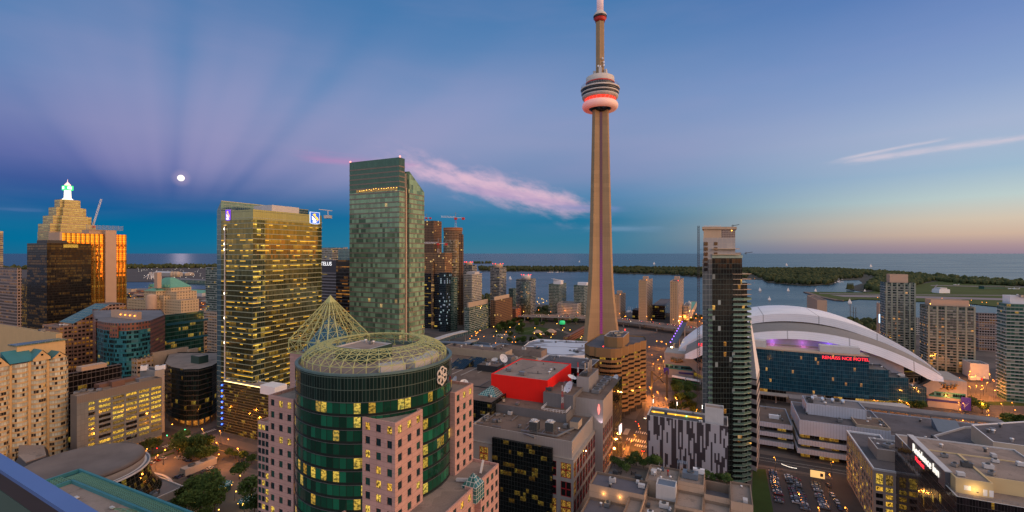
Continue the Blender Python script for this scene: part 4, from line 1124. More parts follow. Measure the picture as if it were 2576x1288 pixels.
mb.face([(q[1].x,q[1].y,0),(q[2].x,q[2].y,0),(q[2].x,q[2].y,zf-7),(q[1].x,q[1].y,zf)],[(0,0),(fx,0),(fx,zf),(0,zf)])
mb.face([(q[2].x,q[2].y,0),(q[3].x,q[3].y,0),(q[3].x,q[3].y,zf-7),(q[2].x,q[2].y,zf-7)],[(0,0),(78,0),(78,zf),(0,zf)])
mb.face([(q[0].x,q[0].y,zf),(q[1].x,q[1].y,zf),(q[2].x,q[2].y,zf-7),(q[3].x,q[3].y,zf-7)])
mb.build('glass_fin',M['finglass'],rb_t)
mb=MB();mb.beam(Vector((q[0].x,q[0].y,zf)),Vector((q[1].x,q[1].y,zf)),.6,.6);mb.build('fin_coping',M['palegreen'],rb_t)
mb=MB();c_=rc[0]+U*30+V*14;mb.box((c_.x,c_.y,ZR-1),20,24,6.0,-AY);mb.build('plant_room',M['offwhite'],rb_t)
mb=MB();c_=rc[0]+U*75+V*8;mb.box((c_.x,c_.y,ZR-1),5,5,2.5);mb.tube((c_.x,c_.y,ZR),(c_.x,c_.y,ZR+6),.4,6);mb.beam((c_.x-7,c_.y-2,ZR+6.6),(c_.x+3,c_.y+2,ZR+5.6),.5,.6);mb.build('window_crane',M['offwhite'],rb_t)
def shield(t,p,dx,w_,h_,cb_,lit):
 dx=Vector(dx).normalized();n=dx.cross(Vector((0,0,1)));up=Vector((0,0,1));p=Vector(p)
 pts=[(-.5,-.42),(-.25,-.49),(0,-.5),(.25,-.49),(.5,-.42),(.5,.5),(-.5,.5)]
 def ext(pp,d0,d1,name,m):
  mb=MB();F_=[p+dx*x*w_+up*y*h_+n*d1 for x,y in pp];B_=[p+dx*x*w_+up*y*h_+n*d0 for x,y in pp]
  mb.face(F_)
  for i in range(len(pp)):j=(i+1)%len(pp);mb.face([B_[i],B_[j],F_[j],F_[i]])
  return mb.build(name,m,t)
 ext([(x*1.1,y*1.06)for x,y in pts],.05,.35,'shield_border',glow('sign_border',(.75,.9,1.0)if lit else(.3,.15,.8),.9 if lit else.3))
 ext(pts,.36,.46,'shield_panel',glow('sign_panel',cb_,.85))
 yel=glow('sign_yellow',(1,.62,.06),1.0)
 ext([(-.28,.30),(-.02,.42),(.10,.34),(.06,.20),(.30,.06),(.40,-.12),(.30,-.22),(.16,-.10),(.04,.06),(-.06,.18)],.47,.52,'lion_figure',yel)
 for k_ in range(3):ext([(-.36,.12-k_*.12),(-.28,.16-k_*.12),(.14,-.16-k_*.07),(.06,-.20-k_*.07)],.47,.50,'globe_stripe',glow('sign_white',(1,1,1),1.0))
 text(t,'RBC',h_*.27,p+n*.5-up*h_*.36,dx,glow('sign_white',(1,1,1),1.3),'sign_lettering',.04)
pl=rc[0]+V*hit(rc[0],V,574.5);shield(rb_t,(pl.x,pl.y,zat(541.5,pl.y)),-V,5.0,7.6,(.16,.03,.85),False)
pr_=rc[0]+U*hit(rc[0],U,791);shield(rb_t,(pr_.x,pr_.y,zat(549,pr_.y)),U,9.0,9.2,(.01,.12,.55),True)
lf=rc[0]+V*hit(rc[0],V,567)-U*.5
mb=MB();mb.beam(Vector((lf.x,lf.y,4)),Vector((lf.x,lf.y,148)),.7,.7)
mb.build('light_fin',M['offwhite'],rb_t)
for k_ in range(6):MB().box((lf.x-U.x*.45,lf.y-U.y*.45,(145,134,130,98,80,62)[k_]),.3,.3,1.5,0).build('fin_lamp',M['lamp_w'],rb_t)
lp0=P(560,HY,328);lp0.z=0
lw_=[lp0-V*72,lp0-V*72+U*9,lp0+U*9,lp0]
M['rbcl']=facade('low_wing_glass',.75,1.9,(.08,1),(.2,1),(.05,.045,.02),(.10,.08,.035),(.10,.10,.07),lit=.12,lits=.45,rough=.07,metal=.6,seed=27,grp=5,dots=.03,rows=.3)
block(rb_t,lw_,0,36.4,M['rbcl'],M['gravel'],.8,.5,'low_wing_wall','low_wing_roof',copem=M['offwhite'])
e1=lp0-V*2-U*.3;e2=lp0-V*44-U*.3;mb=MB();mb.beam(Vector((e1.x,e1.y,36.7)),Vector((e2.x,e2.y,36.7)),.25,.45);mb.build('roof_light_strip',glow('light_strip',(1,.74,.3),3.0),rb_t)
for k_ in range(8):
 q=lp0+V*.3-U*.4;MB().sphere((q.x,q.y,33.5-k_*4.0),.55,8,5).build('blue_lamp',glow('blue_lamp',(.03,.10,1.0),7)if k_==0 else bpy.data.materials['blue_lamp'],rb_t)
c_=P(688,965,300);mb=MB();mb.box((c_.x,c_.y,36.4),14,9,5.5,-AY);mb.build('roof_plant_room',M['white'],rb_t)
# TALL GREEN HOTEL TOWER
rz=foot(1004,393,879,1067)
rt=building('hotel_tower','tallest green glass tower with a slanted roof and grey floor bands','hotel tower',rz)
zA,zB=zat(395.5,393),zat(486,430)
M['ritz']=facade('hotel_glass',2.7,4.4,(.05,1),(.0,1),(.07,.155,.10),(.15,.32,.20),(.26,.28,.21),lit=.015,litc=(1,.55,.1),lits=.7,rough=.12,metal=.3,seed=31,blind=.58,blindc=(.24,.44,.27),splitu=2,grp=1,tilt=.015)
M['ritzdk']=facade('hotel_upper_glass',1.35,4.4,(.10,1),(.0,1),(.03,.085,.06),(.045,.115,.08),(.06,.10,.07),lit=0,rough=.1,metal=.4,seed=32,tilt=.01)
M['ritzband']=flat('hotel_spandrel',(.20,.165,.135),.6,.1,var=.1)
lu=(rz[1]-rz[0]).length;lv=(rz[3]-rz[0]).length
sl_=[rz[0],rz[0]+U*7.5,rz[3]+U*7.5,rz[3]]
zl_=zB-2
mb=MB();mb.prism(sl_,0,zl_,0,cap=False);mb.build('front_curtain_wall',M['ritz'],rt)
mb=MB();n_=len(sl_);mb.prism(sl_,zl_,zA,0,cap=True,v0=zl_-4.4*30);mb.build('upper_curtain_wall',M['ritzdk'],rt)
bands(rt,sl_,[4.4*k_+.1 for k_ in range(8,48)if 4.4*k_<zA-5],.12,1.15,M['ritzband'])
wv_=.0
x1=hit(rz[0],U,1016);x2=hit(rz[0],U,1029.5)
rear=[rz[0]+U*x2+V*.0,rz[1],rz[1]+V*(lv-4),rz[0]+U*x2+V*(lv-4)]
zf0,zf1=zat(431,(rz[0]+U*x2).y),zat(484,rz[1].y)
mb=MB();r0,r1,r2,r3=rear
for a,b_,za,zb in((r0,r1,zf0,zf1),(r1,r2,zf1,zf1),(r2,r3,zf1,zf0),(r3,r0,zf0,zf0)):
 L=(b_-a).length;mb.face([(a.x,a.y,0),(b_.x,b_.y,0),(b_.x,b_.y,zb),(a.x,a.y,za)],[(0,0),(L,0),(L,zb),(0,za)])
mb.face([(r0.x,r0.y,zf0),(r1.x,r1.y,zf1),(r2.x,r2.y,zf1),(r3.x,r3.y,zf0)])
mb.build('rear_curtain_wall',M['ritz'],rt)
bands(rt,rear,[4.4*k_+.1 for k_ in range(8,48)if 4.4*k_<zf1-2],.12,1.0,M['ritzband'])
core=[rz[0]+U*7.4+V*2.5,rear[0]+V*2.5+U*.5,rear[0]+V*(lv-6)+U*.5,rz[0]+U*7.4+V*(lv-6)]
M['ritzcore']=facade('core_panels',1.6,1.1,(.06,1),(.07,1),(.23,.21,.19),(.27,.25,.22),(.14,.13,.12),lit=0,metal=0,rough=.6,seed=33)
MB().prism(core,0,zat(434,400)).build('core_wall',M['ritzcore'],rt)
fc=rz[0]+U*9.2+V*.2;mb=MB();mb.prism([fc,fc+U*1.6,fc+U*1.6+V*3,fc+V*3],0,zat(472,402));mb.build('stone_fin',M['beige_conc'],rt)
zl2=zat(478,393);MB().prism([sl_[0]-U*.08+V*2,sl_[0]-U*.03+V*2,sl_[0]-U*.03+V*(lv-8),sl_[0]-U*.08+V*(lv-8)],zl2,zl2+3.0).build('lit_floor',M['pane_dim'],rt)
for k_ in range(16):q=sl_[0]-U*.2+V*(3+k_*(lv-12)/16+rnd.uniform(-.6,.6));MB().box((q.x,q.y,zl2+rnd.uniform(1.2,2.6)),.7,.1,.35,-AY).build('ceiling_lamp',M['lamp_y'],rt)
mb=MB()
for p in(rz[0]+U*1,rz[3]+U*1):mb.sphere((p.x,p.y,zA+.8),.8,6,4)
mb.build('beacon',glow('beacon_pink',(1,.25,.2),3),rt)
# FINANCIAL DISTRICT, LEFT
def slab(name,label,cat,poly,z,wm,rm='gravel_dark',par=.8,group=None,z0=0):
 t=building(name,label,cat,poly,group);block(t,poly,z0,z,M[wm],M[rm],par,.6);return t
M['tdwall']=facade('black_tower_wall',1.5,3.9,(.14,1),(.20,1),(.007,.0065,.007),(.020,.016,.014),(.006,.006,.007),lit=.40,litc=(1,.45,.05),lits=.11,rough=.10,metal=.0,spec=.22,seed=41,grp=9,rows=.9,frough=.5,tilt=.02)
tdp=foot(118,700,68,229)
td=slab('office_tower','black steel and glass slab tower at left with rows of amber windows','office tower',tdp,zat(613,700),'tdwall',par=1.0)
c_=centre(tdp);mb=MB();mb.box((c_.x-6,c_.y-6,zat(613,700)),34,24,6,-AY);mb.build('plant_room',M['dark'],td)
q=tdp[0]+U*hit(tdp[0],U,176)-V*.3;zt_=zat(619,q.y);mb=MB();mb.prism([q-U*8,q+U*10,q+U*10-V*.2,q-U*8-V*.2][::-1],zt_-2.5,zt_+2.5);mb.build('lit_top_windows',M['pane_lit'],td)
gd=foot(150,800,122,318.5);zg=zat(585.5,800)
M['gold']=facade('gold_glass',1.6,3.8,(.10,1),(.14,1),(.95,.43,.05),(1.0,.55,.09),(.14,.07,.015),lit=.08,lits=.35,litc=(1,.5,.03),rough=.07,metal=.92,seed=43,grp=3,rows=.6,tilt=.05)
M['goldstone']=flat('warm_stone',(.50,.34,.235),.75,var=.08,scale=.05)
gt=building('office_tower','gold mirrored tower with a plain stone shaft and glowing sunset reflections','office tower',gd)
def saw(a,b_,n,dep):
 """serrated face: points zigzagging out by dep"""
 L=(b_-a).length;d=(b_-a)/L;o=Vector((d.y,-d.x,0));r_=[]
 for i in range(n):r_+=[a+d*(L*i/n),a+d*(L*(i+.5)/n)+o*dep]
 return r_
x1_,x2_=hit(gd[0],U,263),hit(gd[0],U,290.5);Lg=(gd[1]-gd[0]).length
mb=MB();pts=saw(gd[0]+U*hit(gd[0],U,156),gd[0]+U*x1_,9,1.6)+[gd[0]+U*x1_]
for a,b_ in zip(pts,pts[1:]):mb.wallq(a,b_,0,zg)
pts=saw(gd[0]+U*x2_,gd[1],3,1.6)+[gd[1]]
for a,b_ in zip(pts,pts[1:]):mb.wallq(a,b_,0,zg)
mb.wallq(gd[1],gd[2],0,zg);mb.build('gold_curtain_wall',M['gold'],gt)
mb=MB();mb.wallq(gd[3],gd[0],0,zg+1);mb.wallq(gd[0],gd[0]+U*hit(gd[0],U,156),0,zg+1);mb.wallq(gd[2],gd[3],0,zg+1)
a=gd[0]+U*x1_;b_=gd[0]+U*x2_;mb.prism([a-V*3.2,b_-V*3.2,b_+V*6,a+V*6],0,zg+7)
mb.build('stone_shaft',M['goldstone'],gt)
MB().face([(p.x,p.y,zg)for p in gd]).build('roof',M['gravel_dark'],gt)
mb=MB();a=gd[0]+U*(x1_-20)+V*8;mb.prism([a,a+U*42,a+U*42+V*25,a+V*25],zg,zg+8);mb.build('plant_room',M['goldstone'],gt)
mb=MB();a=gd[0]+U*x1_+V*2
for i in range(7):mb.beam(Vector((a.x,a.y,zg+8+i*1.3))-U*26,Vector((a.x,a.y,zg+8+i*1.3))+U*30,.4,.35)
for i in range(8):p=a+U*(-26+8*i);mb.beam(Vector((p.x,p.y,zg+7)),Vector((p.x,p.y,zg+17)),.4,.4)
mb.build('roof_screen',M['steel'],gt)
M['ctower']=facade('stepped_tower_wall',2.6,3.9,(.10,1),(.42,1),(.20,.20,.07),(.34,.33,.12),(.42,.30,.17),lit=.30,litc=(1,.72,.12),lits=.30,rough=.2,metal=.3,seed=45,grp=5,rows=.8,tilt=.01)
ct=thing('stepped_tower','stepped stone office tower with a glowing white spire and green sign','office tower',P(170,HY,1000)*1.0)
ct.location.z=0
cc=P(170,HY,1000)
for(w_,y0,y1)in((122,585,900),(120,565,585),(101,545,565),(78,524,545),(54,504,524)):
 s_=w_/F*1000/1.33*.98;z0,z1=zat(y0 if y0<0 else y1,1000),zat(y0,1000)
 pl_=[Vector((cc.x,cc.y,0))+U*a*s_/2+V*b_*s_/2 for a,b_ in((-1,-1),(1,-1),(1,1),(-1,1))]
 cut=[]
 for i in range(4):
  p,pn,pp_=pl_[i],pl_[(i+1)%4],pl_[i-1];e1,e2=(pp_-p).normalized()*s_*.16,(pn-p).normalized()*s_*.16
  cut+=[p+e1,p+e1+e2,p+e2]
 MB().prism(cut,max(0,z0),z1,0).build('tier',M['ctower'],ct)
zsp=zat(504,1000);m=lit_pane('spire_light',(1.0,.95,.78),1.6)
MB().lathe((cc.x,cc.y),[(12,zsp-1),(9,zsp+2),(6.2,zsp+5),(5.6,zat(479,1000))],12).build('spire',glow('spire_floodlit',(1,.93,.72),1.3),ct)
zs_=zat(478.8,1000);MB().box((cc.x,cc.y,zs_),17,13,9.5,AY*-1).build('sign_box',glow('green_sign',(.02,.75,.16),1.3),ct)
for d in(-U,V*-1):
 q=Vector((cc.x,cc.y,0))+d*(7.2 if d==-U else 8.8);sd=V if d==-U else U
 MB().prism([q-sd*3.5,q+sd*3.5,q+sd*3.5+d*.4,q-sd*3.5+d*.4],zs_+2,zs_+7.5).build('sign_face',glow('sign_white_green',(.6,1,.7),2.5)if d==-U else bpy.data.materials['sign_white_green'],ct)
MB().lathe((cc.x,cc.y),[(5,zs_+9.5),(5.5,zs_+12),(2.5,zs_+15.5),(.6,zs_+18),(.2,zs_+24)],10).build('spire_cap',glow('pink_cap',(1,.62,.6),.9),ct)
M['grid']=facade('grey_grid_wall',2.6,3.8,(.30,1),(.40,1),(.02,.017,.015),(.05,.04,.03),(.24,.18,.16),lit=.34,litc=(1,.40,.04),lits=.25,seed=47,grp=3,rows=.9)
t=slab('office_tower','grey stone grid tower at the left edge with orange windows','office tower',foot(43,560,-60,lu=4),zat(676,560),'grid');
M['palelit']=facade('pale_lit_wall',2.6,3.8,(.2,1),(.4,1),(.1,.1,.07),None,(.36,.30,.26),lit=.4,lits=.5,seed=48,grp=3,rows=.8)
slab('office_tower','pale tower top cut by the left edge of the view','office tower',foot(-10,900,-40,8),zat(582,900),'palelit')
M['golddk']=facade('dark_gold_wall',1.6,3.7,(.12,1),(.2,1),(.05,.03,.006),(.10,.055,.01),(.05,.035,.02),lit=.36,litc=(1,.50,.03),lits=.22,seed=49,grp=3,rows=.8,metal=.5)
slab('office_tower','dark gold lit tower squeezed between the grid tower and the black slab','office tower',foot(72,790,36,lu=30),zat(703,790),'golddk')
def crane(name,label,base,h,jib,back,az_,tilt=0.0,col='redpaint',s=1.0,group=None,cabr=True):
 """tower crane: lattice mast, jib, counter jib, cab, cables"""
 t=thing(name,label,'tower crane',base,group);b0=Vector(base)
 ivy_mast(t,b0,h,2.2*s,[M['white'],M[col]],'mast',9.0)
 top=b0+Vector((0,0,h));d=Vector((cos(az_)*cos(tilt),sin(az_)*cos(tilt),sin(tilt)));dh=Vector((cos(az_),sin(az_),0))
 mb=MB();mb.box(top,3*s,3*s,2.4*s,az_);mb.build('cab',M[col],t)
 sd=Vector((-sin(az_),cos(az_),0))*.7*s;up=d.cross(Vector((-sin(az_),cos(az_),0)))*-1.4*s
 if up.z<0:up=-up
 mb=MB();st_=top+Vector((0,0,2.2*s));n=max(4,int(jib/(3*s)))
 for k_ in range(n):
  p,q=st_+d*jib*k_/n,st_+d*jib*(k_+1)/n
  mb.beam(p+sd,q+sd,.28*s,.28*s);mb.beam(p-sd,q-sd,.28*s,.28*s);mb.beam(p+up,q+up,.28*s,.28*s)
  mb.beam(p+sd,q+up,.18*s,.18*s);mb.beam(p-sd,q+up,.18*s,.18*s)
 mb.build('jib',M['white'],t)
 mb=MB();e=st_-dh*back;mb.beam(st_,e,1.6*s,.6*s);mb.box(e+Vector((0,0,-2.4*s)),3*s,2*s,2.6*s,az_,1);mb.build('counter_jib',[M['white'],M[col]],t)
 mb=MB();ap=st_+Vector((0,0,6*s));mb.beam(st_,ap,.5*s,.5*s);mb.beam(ap,st_+d*jib*.7+up,.12*s,.12*s);mb.beam(ap,e,.12*s,.12*s);mb.build('tie_bars',M['steel'],t)
 return t
cp=P(235,HY,1020);cp.z=zat(600,1020)
crane('tower_crane','red and white luffing crane leaning up behind the gold tower',cp,24,62,12,R(20),R(76),s=1.8)
pk=P(184,HY,430);pk.z=0;pe=hit(pk,U,316);pv=hit(pk,V,148)
zk0=zat(815,430);m1=hit(pk,U,276);zk1=zat(767,(pk+U*m1).y)
pt_=thing('terraced_office','pink stone office block with a long sloping green glass roof','office building',pk+U*40+V*10)
M['pkwall']=facade('pink_office_wall',3.0,3.7,(.25,.92),(.30,.82),(.02,.018,.015),(.05,.04,.03),(.34,.20,.14),lit=.42,litc=(1,.38,.03),lits=.42,seed=51,grp=2,rows=.9,fvar=.1)
mb=MB();e=pk+U*pe;mid=pk+U*m1
for a,b_,za,zb in((pk,mid,zk0,zk1),(mid,e,zk1,zk1)):
 L0=(a-pk).length;L1=(b_-pk).length
 mb.face([(a.x,a.y,0),(b_.x,b_.y,0),(b_.x,b_.y,zb),(a.x,a.y,za)],[(L0,0),(L1,0),(L1,zb),(L0,za)])
mb.wallq(e,e+V*pv,0,zk1);mb.wallq(pk+V*pv,pk,0,zk0)
mb.build('wall',M['pkwall'],pt_)
a=pk+V*pv;mb=MB();b_=mid+V*pv
mb.face([(pk.x,pk.y,zk0+.3),(mid.x,mid.y,zk1+.3),(b_.x,b_.y,zk1+.3),(a.x,a.y,zk0+.3)],[(0,0),(m1,0),(m1,pv),(0,pv)])
M['slopeglass']=facade('sloping_green_glass',3.2,2.4,(.08,1),(.10,1),(.06,.12,.08),(.13,.20,.14),(.24,.24,.17),lit=0,metal=.3,rough=.15,seed=52)
mb.build('sloping_roof',M['slopeglass'],pt_)
MB().face([(p.x,p.y,zk1+.2)for p in(mid,e,e+V*pv,mid+V*pv)]).build('flat_roof',M['gravel_brown'],pt_)
lo=[pk-U*9+V*3,pk-U*9+V*(pv+8),pk+V*(pv+8),pk+V*3][::-1]
block(pt_,lo,0,zat(823,425),M['pkwall'],M['gravel_brown'],.6,.5,'front_wall','front_roof')
pts=[(236,388),(243,374),(262,364),(288,359),(318,359),(348,364),(378,374)]
cv=[P(x,HY,D)for x,D in pts];back=[P(415,HY,410),P(405,HY,450),P(232,HY,450)]
for p in cv+back:p.z=0
cv.reverse();poly=[cv[0]]+[back[0],back[1],back[2]]+list(reversed(cv))[0:0]
poly=[p for p in reversed(cv)]+back
zb_=zat(815,362)
bt=building('curved_front_office','brick office building with a bowed turquoise glass front and lamps on its roof','office building',poly)
M['brick']=facade('red_brick_wall',2.6,3.5,(.28,.78),(.35,.80),(.03,.06,.07),(.05,.12,.13),(.235,.085,.05),lit=.05,lits=.4,seed=55,metal=.3,fvar=.1)
M['teal']=facade('turquoise_glass',1.5,3.5,(.06,1),(.34,1),(.006,.02,.026),(.02,.06,.07),(.035,.22,.26),lit=.02,lits=.4,seed=56,metal=.4,frough=.25,fmetal=.35,blind=.45,blindc=(.03,.19,.24),fvar=.08)
mb=MB();u0=0
for i in range(6):
 a,b_=poly[i],poly[i+1]
 L=(b_-a).length;z1=zb_-5;mb.face([(a.x,a.y,0),(b_.x,b_.y,0),(b_.x,b_.y,z1),(a.x,a.y,z1)],[(u0,0),(u0+L,0),(u0+L,z1),(u0,z1)]);u0+=L
mb.build('bowed_glass',M['teal'],bt)
mb=MB()
for i in range(len(poly)):
 a,b_=poly[i],poly[(i+1)%len(poly)];mb.wallq(a,b_,0 if i>=6 else zb_-5,zb_+1,v0=0)
mb.build('brick_wall',M['brick'],bt)
a,b_=poly[0],poly[1];MB().prism([a-U*.4,b_-U*.6,b_+V*.5,a+U*3],0,zb_).build('corner_pier',M['brick'],bt)
a=poly[3];pm=Vector((a.x,a.y,0));dd=(poly[4]-poly[2]).normalized();nn_=Vector((dd.y,-dd.x,0))
q=[pm-dd*4+nn_*.05,pm+dd*4+nn_*.05,pm+dd*4+nn_*.7,pm-dd*4+nn_*.7][::-1]
MB().prism(q,zb_-10,zb_-1).build('brick_panel',M['brick'],bt)
MB().face([(p.x,p.y,zb_)for p in poly]).build('roof',M['roof_grey'],bt)
ph=foot(345,385,279,356);block(bt,ph,zb_,zb_+6,M['goldstone'],M['gravel'],.3,.4,'penthouse_wall','penthouse_roof')
for k_ in range(4):
 q=ph[0]+V*(2.5+7.2*k_)-U*.7;MB().sphere((q.x,q.y,zb_+3.2),.55,8,5).build('wall_lamp',M['lamp_o'],bt)
gp=foot(394,420,388,512);zg_=zat(798,420)
M['gglass']=facade('green_office_glass',1.7,3.8,(.06,1),(.16,1),(.008,.05,.035),(.025,.13,.10),(.05,.11,.09),lit=.16,litc=(1,.58,.05),lits=.45,seed=58,grp=3,rows=.8,metal=.45)
gt2=slab('glass_office','dark green glass office block right of the bowed turquoise front','office building',gp,zg_,'gglass','roof_grey')
for z in(zg_-9,zg_-25):MB().prism([gp[0]-V*.5+U*8,gp[0]-V*.5+U*46,gp[0]+U*46+V*.2,gp[0]+U*8+V*.2],z,z+2.2).build('blue_canopy',flat('blue_panel',(.01,.10,.16),.3,.3)if z==zg_-9 else bpy.data.materials['blue_panel'],gt2)
M['beigewin']=facade('beige_wall_windows',3.2,3.6,(.2,.9),(.35,.8),(.03,.025,.02),(.06,.05,.04),(.40,.30,.22),lit=.3,litc=(1,.4,.04),lits=.3,seed=60,grp=2)
slab('slim_block','slim brown block beside the green glass office','office building',foot(513,470,508,521),zat(803,470),'beigewin')
slab('windowless_hall','plain beige concrete hall with a flat roof behind the black octagonal block','hall',foot(384,375,378,474),zat(891,375),'beige_conc','roof_grey')
slab('windowless_hall','smaller plain beige block stepping down right of the larger hall','hall',foot(475,392,470,498),zat(882,392),'beige_conc','roof_grey')
slab('beige_office','low beige office with a brown roof screen and square windows','office building',foot(344,358,326,385),zat(906,358),'beigewin','gravel_brown')
t=slab('concrete_block','grey concrete block with two white rooftop units','office building',foot(389,322,352,414),zat(936,322),'cbconc','gravel_dark')
q=centre(foot(389,322,352,414));unit(t,(q.x-4,q.y-2,zat(936,322)),4,3,3.5,AY,M['white']);unit(t,(q.x+6,q.y,zat(936,322)),6,3,3,AY,M['white'])
op=[P(x,HY,D)for x,D in((413,354),(431,341),(463,334),(500,335),(533,345),(553,360),(548,392),(425,392))]
for p in op:p.z=0
M['octo']=facade('black_octagon_glass',1.6,3.6,(.06,1),(.22,1),(.006,.011,.012),(.012,.03,.03),(.020,.020,.018),lit=.12,lits=.30,seed=62,grp=2,rows=.5,metal=.4,dots=.012)
ot=building('octagonal_block','black glass block with cut corners and orange light under its ground floor','office building',op)
zo=zat(930,335)
MB().prism(op,5.5,zo+.6,0,cap=False,bottom=True,v0=5.5).build('glass_wall',M['octo'],ot)
MB().face([(p.x,p.y,zo)for p in offset(op,-.4)]).build('roof',M['gravel'],ot)
MB().prism(offset(op,-5),0,5.5,0,cap=False).build('ground_floor_glass',facade('lobby_glass',2.2,5.5,(.08,1),(.05,.95),(.05,.03,.02),None,(.06,.05,.04),lit=.8,litc=(1,.36,.03),lits=1.1,seed=63,grp=1),ot)
for k_ in range(16):
 f_=k_/16*len(op);i=int(f_);p=offset(op,-1.2);q=p[i].lerp(p[(i+1)%len(op)],f_-i);MB().box((q.x,q.y,0),.9,.9,5.5,0).build('column',M['steel_dark'],ot)
pb=foot(500,352,480,524);block(ot,pb,zo,zo+5.5,M['pentgreen'],M['gravel'],.2,.3,'penthouse_wall','penthouse_roof')
M['dkstrip']=facade('dark_ribbon_wall',2.4,3.6,(.06,1),(.1,1),(.015,.012,.013),(.03,.025,.025),(.12,.10,.10),lit=.06,lits=.35,seed=64,rows=.4)
t=slab('low_office','low dark glass office with a brown gravel roof','office building',foot(172,300,165,306),zat(944,300),'dkstrip','gravel_brown')
q=foot(172,300,165,306)[0];mb=MB();mb.prism([q+U*8+V*3,q+U*22+V*3,q+U*22+V*10,q+U*8+V*10],zat(944,300),zat(944,300)+3);mb.build('plant_room',M['goldstone'],t)
go=foot(193,271.7,177,407);zgo=42.0
gt3=building('grey_office','grey metal clad office with a grid of long yellow lit windows','office building',go)
M['gclad']=facade('grey_cladding',1.85,3.13,(.03,1),(.03,1),(.13,.155,.175),(.15,.18,.20),(.06,.07,.075),lit=0,rough=.45,metal=.15,seed=66,tilt=.006)
M['gribs']=ribs('grey_ribbed_cladding',(.155,.14,.13),.9,.1)
Lg_=(go[1]-go[0]).length;mb=MB();us=[(5.5,8.7)]+[(10.6+7.1*i,16.6+7.1*i)for i in range(5)]
vs=[];z=zgo-6.2
while z>5:vs.insert(0,(z,z+1.75));z-=3.13
pts,ang=pierced(mb,go[0],go[1],4,zgo-3.6,us,vs,.2);mb.build('metal_wall',M['gclad'],gt3)
gw=WinSet(gt3);GW={(w_,k_):win_mesh(w_,1.75,M[k_],M['wframe'],3,1,.1,.05)for w_ in(3.2,6.0)for k_ in('cbpane','pane_lit','pane_dim')}
for i,(p,v)in enumerate(pts):
 w_=3.2 if i%6==0 else 6.0;rr_=rnd.random();up_=v[0]>24
 gw.add(GW[(w_,'pane_lit' if rr_<(.66 if up_ else.30)else('pane_dim' if rr_<.80 else 'cbpane'))],p,ang)
gw.flush()
mb=MB();mb.wallq(go[3],go[0],0,zgo+1);mb.wallq(go[0],go[1],zgo-3.6,zgo+1,v0=0);mb.wallq(go[1],go[2],0,zgo+1);mb.wallq(go[2],go[3],0,zgo+1);mb.build('ribbed_wall',M['gribs'],gt3)
mb=MB();mb.wallq(go[0],go[1],0,4);mb.build('shop_front',facade('shop_glass',3.5,4,(.08,1),(.1,.85),(.04,.03,.02),None,(.2,.18,.17),lit=.6,litc=(1,.45,.05),lits=.8,seed=67,grp=1),gt3)
MB().face([(p.x,p.y,zgo)for p in go]).build('roof',M['gravel'],gt3)
for s0,v0_,ls,lv_,hh,mm_ in((20,6,7,6,3.6,'brick_p'),(15,10,9,6,2.6,'brick_p'),(28,9,9,6,2.6,'brick_p'),(34,4,8,5,2.2,'roof_grey')):
 if 'brick_p' not in M:M['brick_p']=flat('brick_penthouse',(.16,.085,.06),.85,var=.15)
 a=go[0]+U*s0+V*v0_;MB().prism([a,a+U*ls,a+U*ls+V*lv_,a+V*lv_],zgo,zgo+hh).build('penthouse',M[mm_],gt3)
for s0,v0_ in((4,10),(8,12),(10,8),(13,5),(36,9),(41,6)):a=go[0]+U*s0+V*v0_;unit(gt3,(a.x,a.y,zgo),2.6,2.0,1.3,AY,M['steel'],s0%2==0)
# BEIGE CONDOMINIUM, far left
cA,cB=P(-40,HY,250),P(171.5,HY,283);cA.z=cB.z=0;cd=(cB-cA).normalized();cn=Vector((cd.y,-cd.x,0));cL=(cB-cA).length
at_=lambda x:hit(cA,cd,x)
bays=[(at_(-30),at_(24)),(at_(30),at_(71)),(at_(78),at_(118)),(at_(124),at_(171))]
cpt=[cA]
for a,b_ in bays:
 w_=b_-a;cpt+=[cA+cd*a,cA+cd*(a+w_*.2)+cn*1.7,cA+cd*(a+w_*.5)+cn*2.3,cA+cd*(a+w_*.8)+cn*1.7,cA+cd*b_]
cpt=cpt[1:]+[cB-cn*24,cA-cn*24]
zc_=zat(905,272)
cdt=building('apartment_building','tan apartment building with bowed bays, pale blinds and turquoise gabled roofs','apartment building',cpt)
M['tan']=flat('tan_brick',(.56,.385,.19),.85,var=.08,scale=.15,streak=.08)
M['condowin']=facade('bay_windows',1.15,2.8,(.10,1),(.36,.98),(.02,.02,.022),(.05,.05,.05),(.40,.28,.16),lit=.02,litc=(1,.4,.05),lits=.6,rough=.12,metal=.1,seed=71,blind=.78,blindc=(.60,.64,.54),grp=2,fvar=.08)
mb=MB();n_=len(cpt);mb2=MB();pier=MB()
for i in range(n_):
 a,b_=cpt[i],cpt[(i+1)%n_]
 inb=i<20 and(i%5)<4
 (mb if inb else mb2).wallq(a,b_,0,zc_,0,i*11.5)
mb.build('window_bays',M['condowin'],cdt);mb2.build('wall',M['tan'],cdt)
for k_ in range(1,22):
 z=2.8*k_
 if z>zc_-1:break
 mb=MB()
 for bi in range(4):
  sg=cpt[bi*5:bi*5+5];out=[p+cn*.35 for p in sg]
  for i in range(4):
   mb.wallq(out[i],out[i+1],z,z+.95);mb.face([(sg[i+1].x,sg[i+1].y,z+.95),(sg[i].x,sg[i].y,z+.95),(out[i].x,out[i].y,z+.95),(out[i+1].x,out[i+1].y,z+.95)])
 mb.build('balcony_band',M['tan'],cdt)
M['tealroof']=ribs('turquoise_standing_seam',(.045,.21,.24),.6,.2)
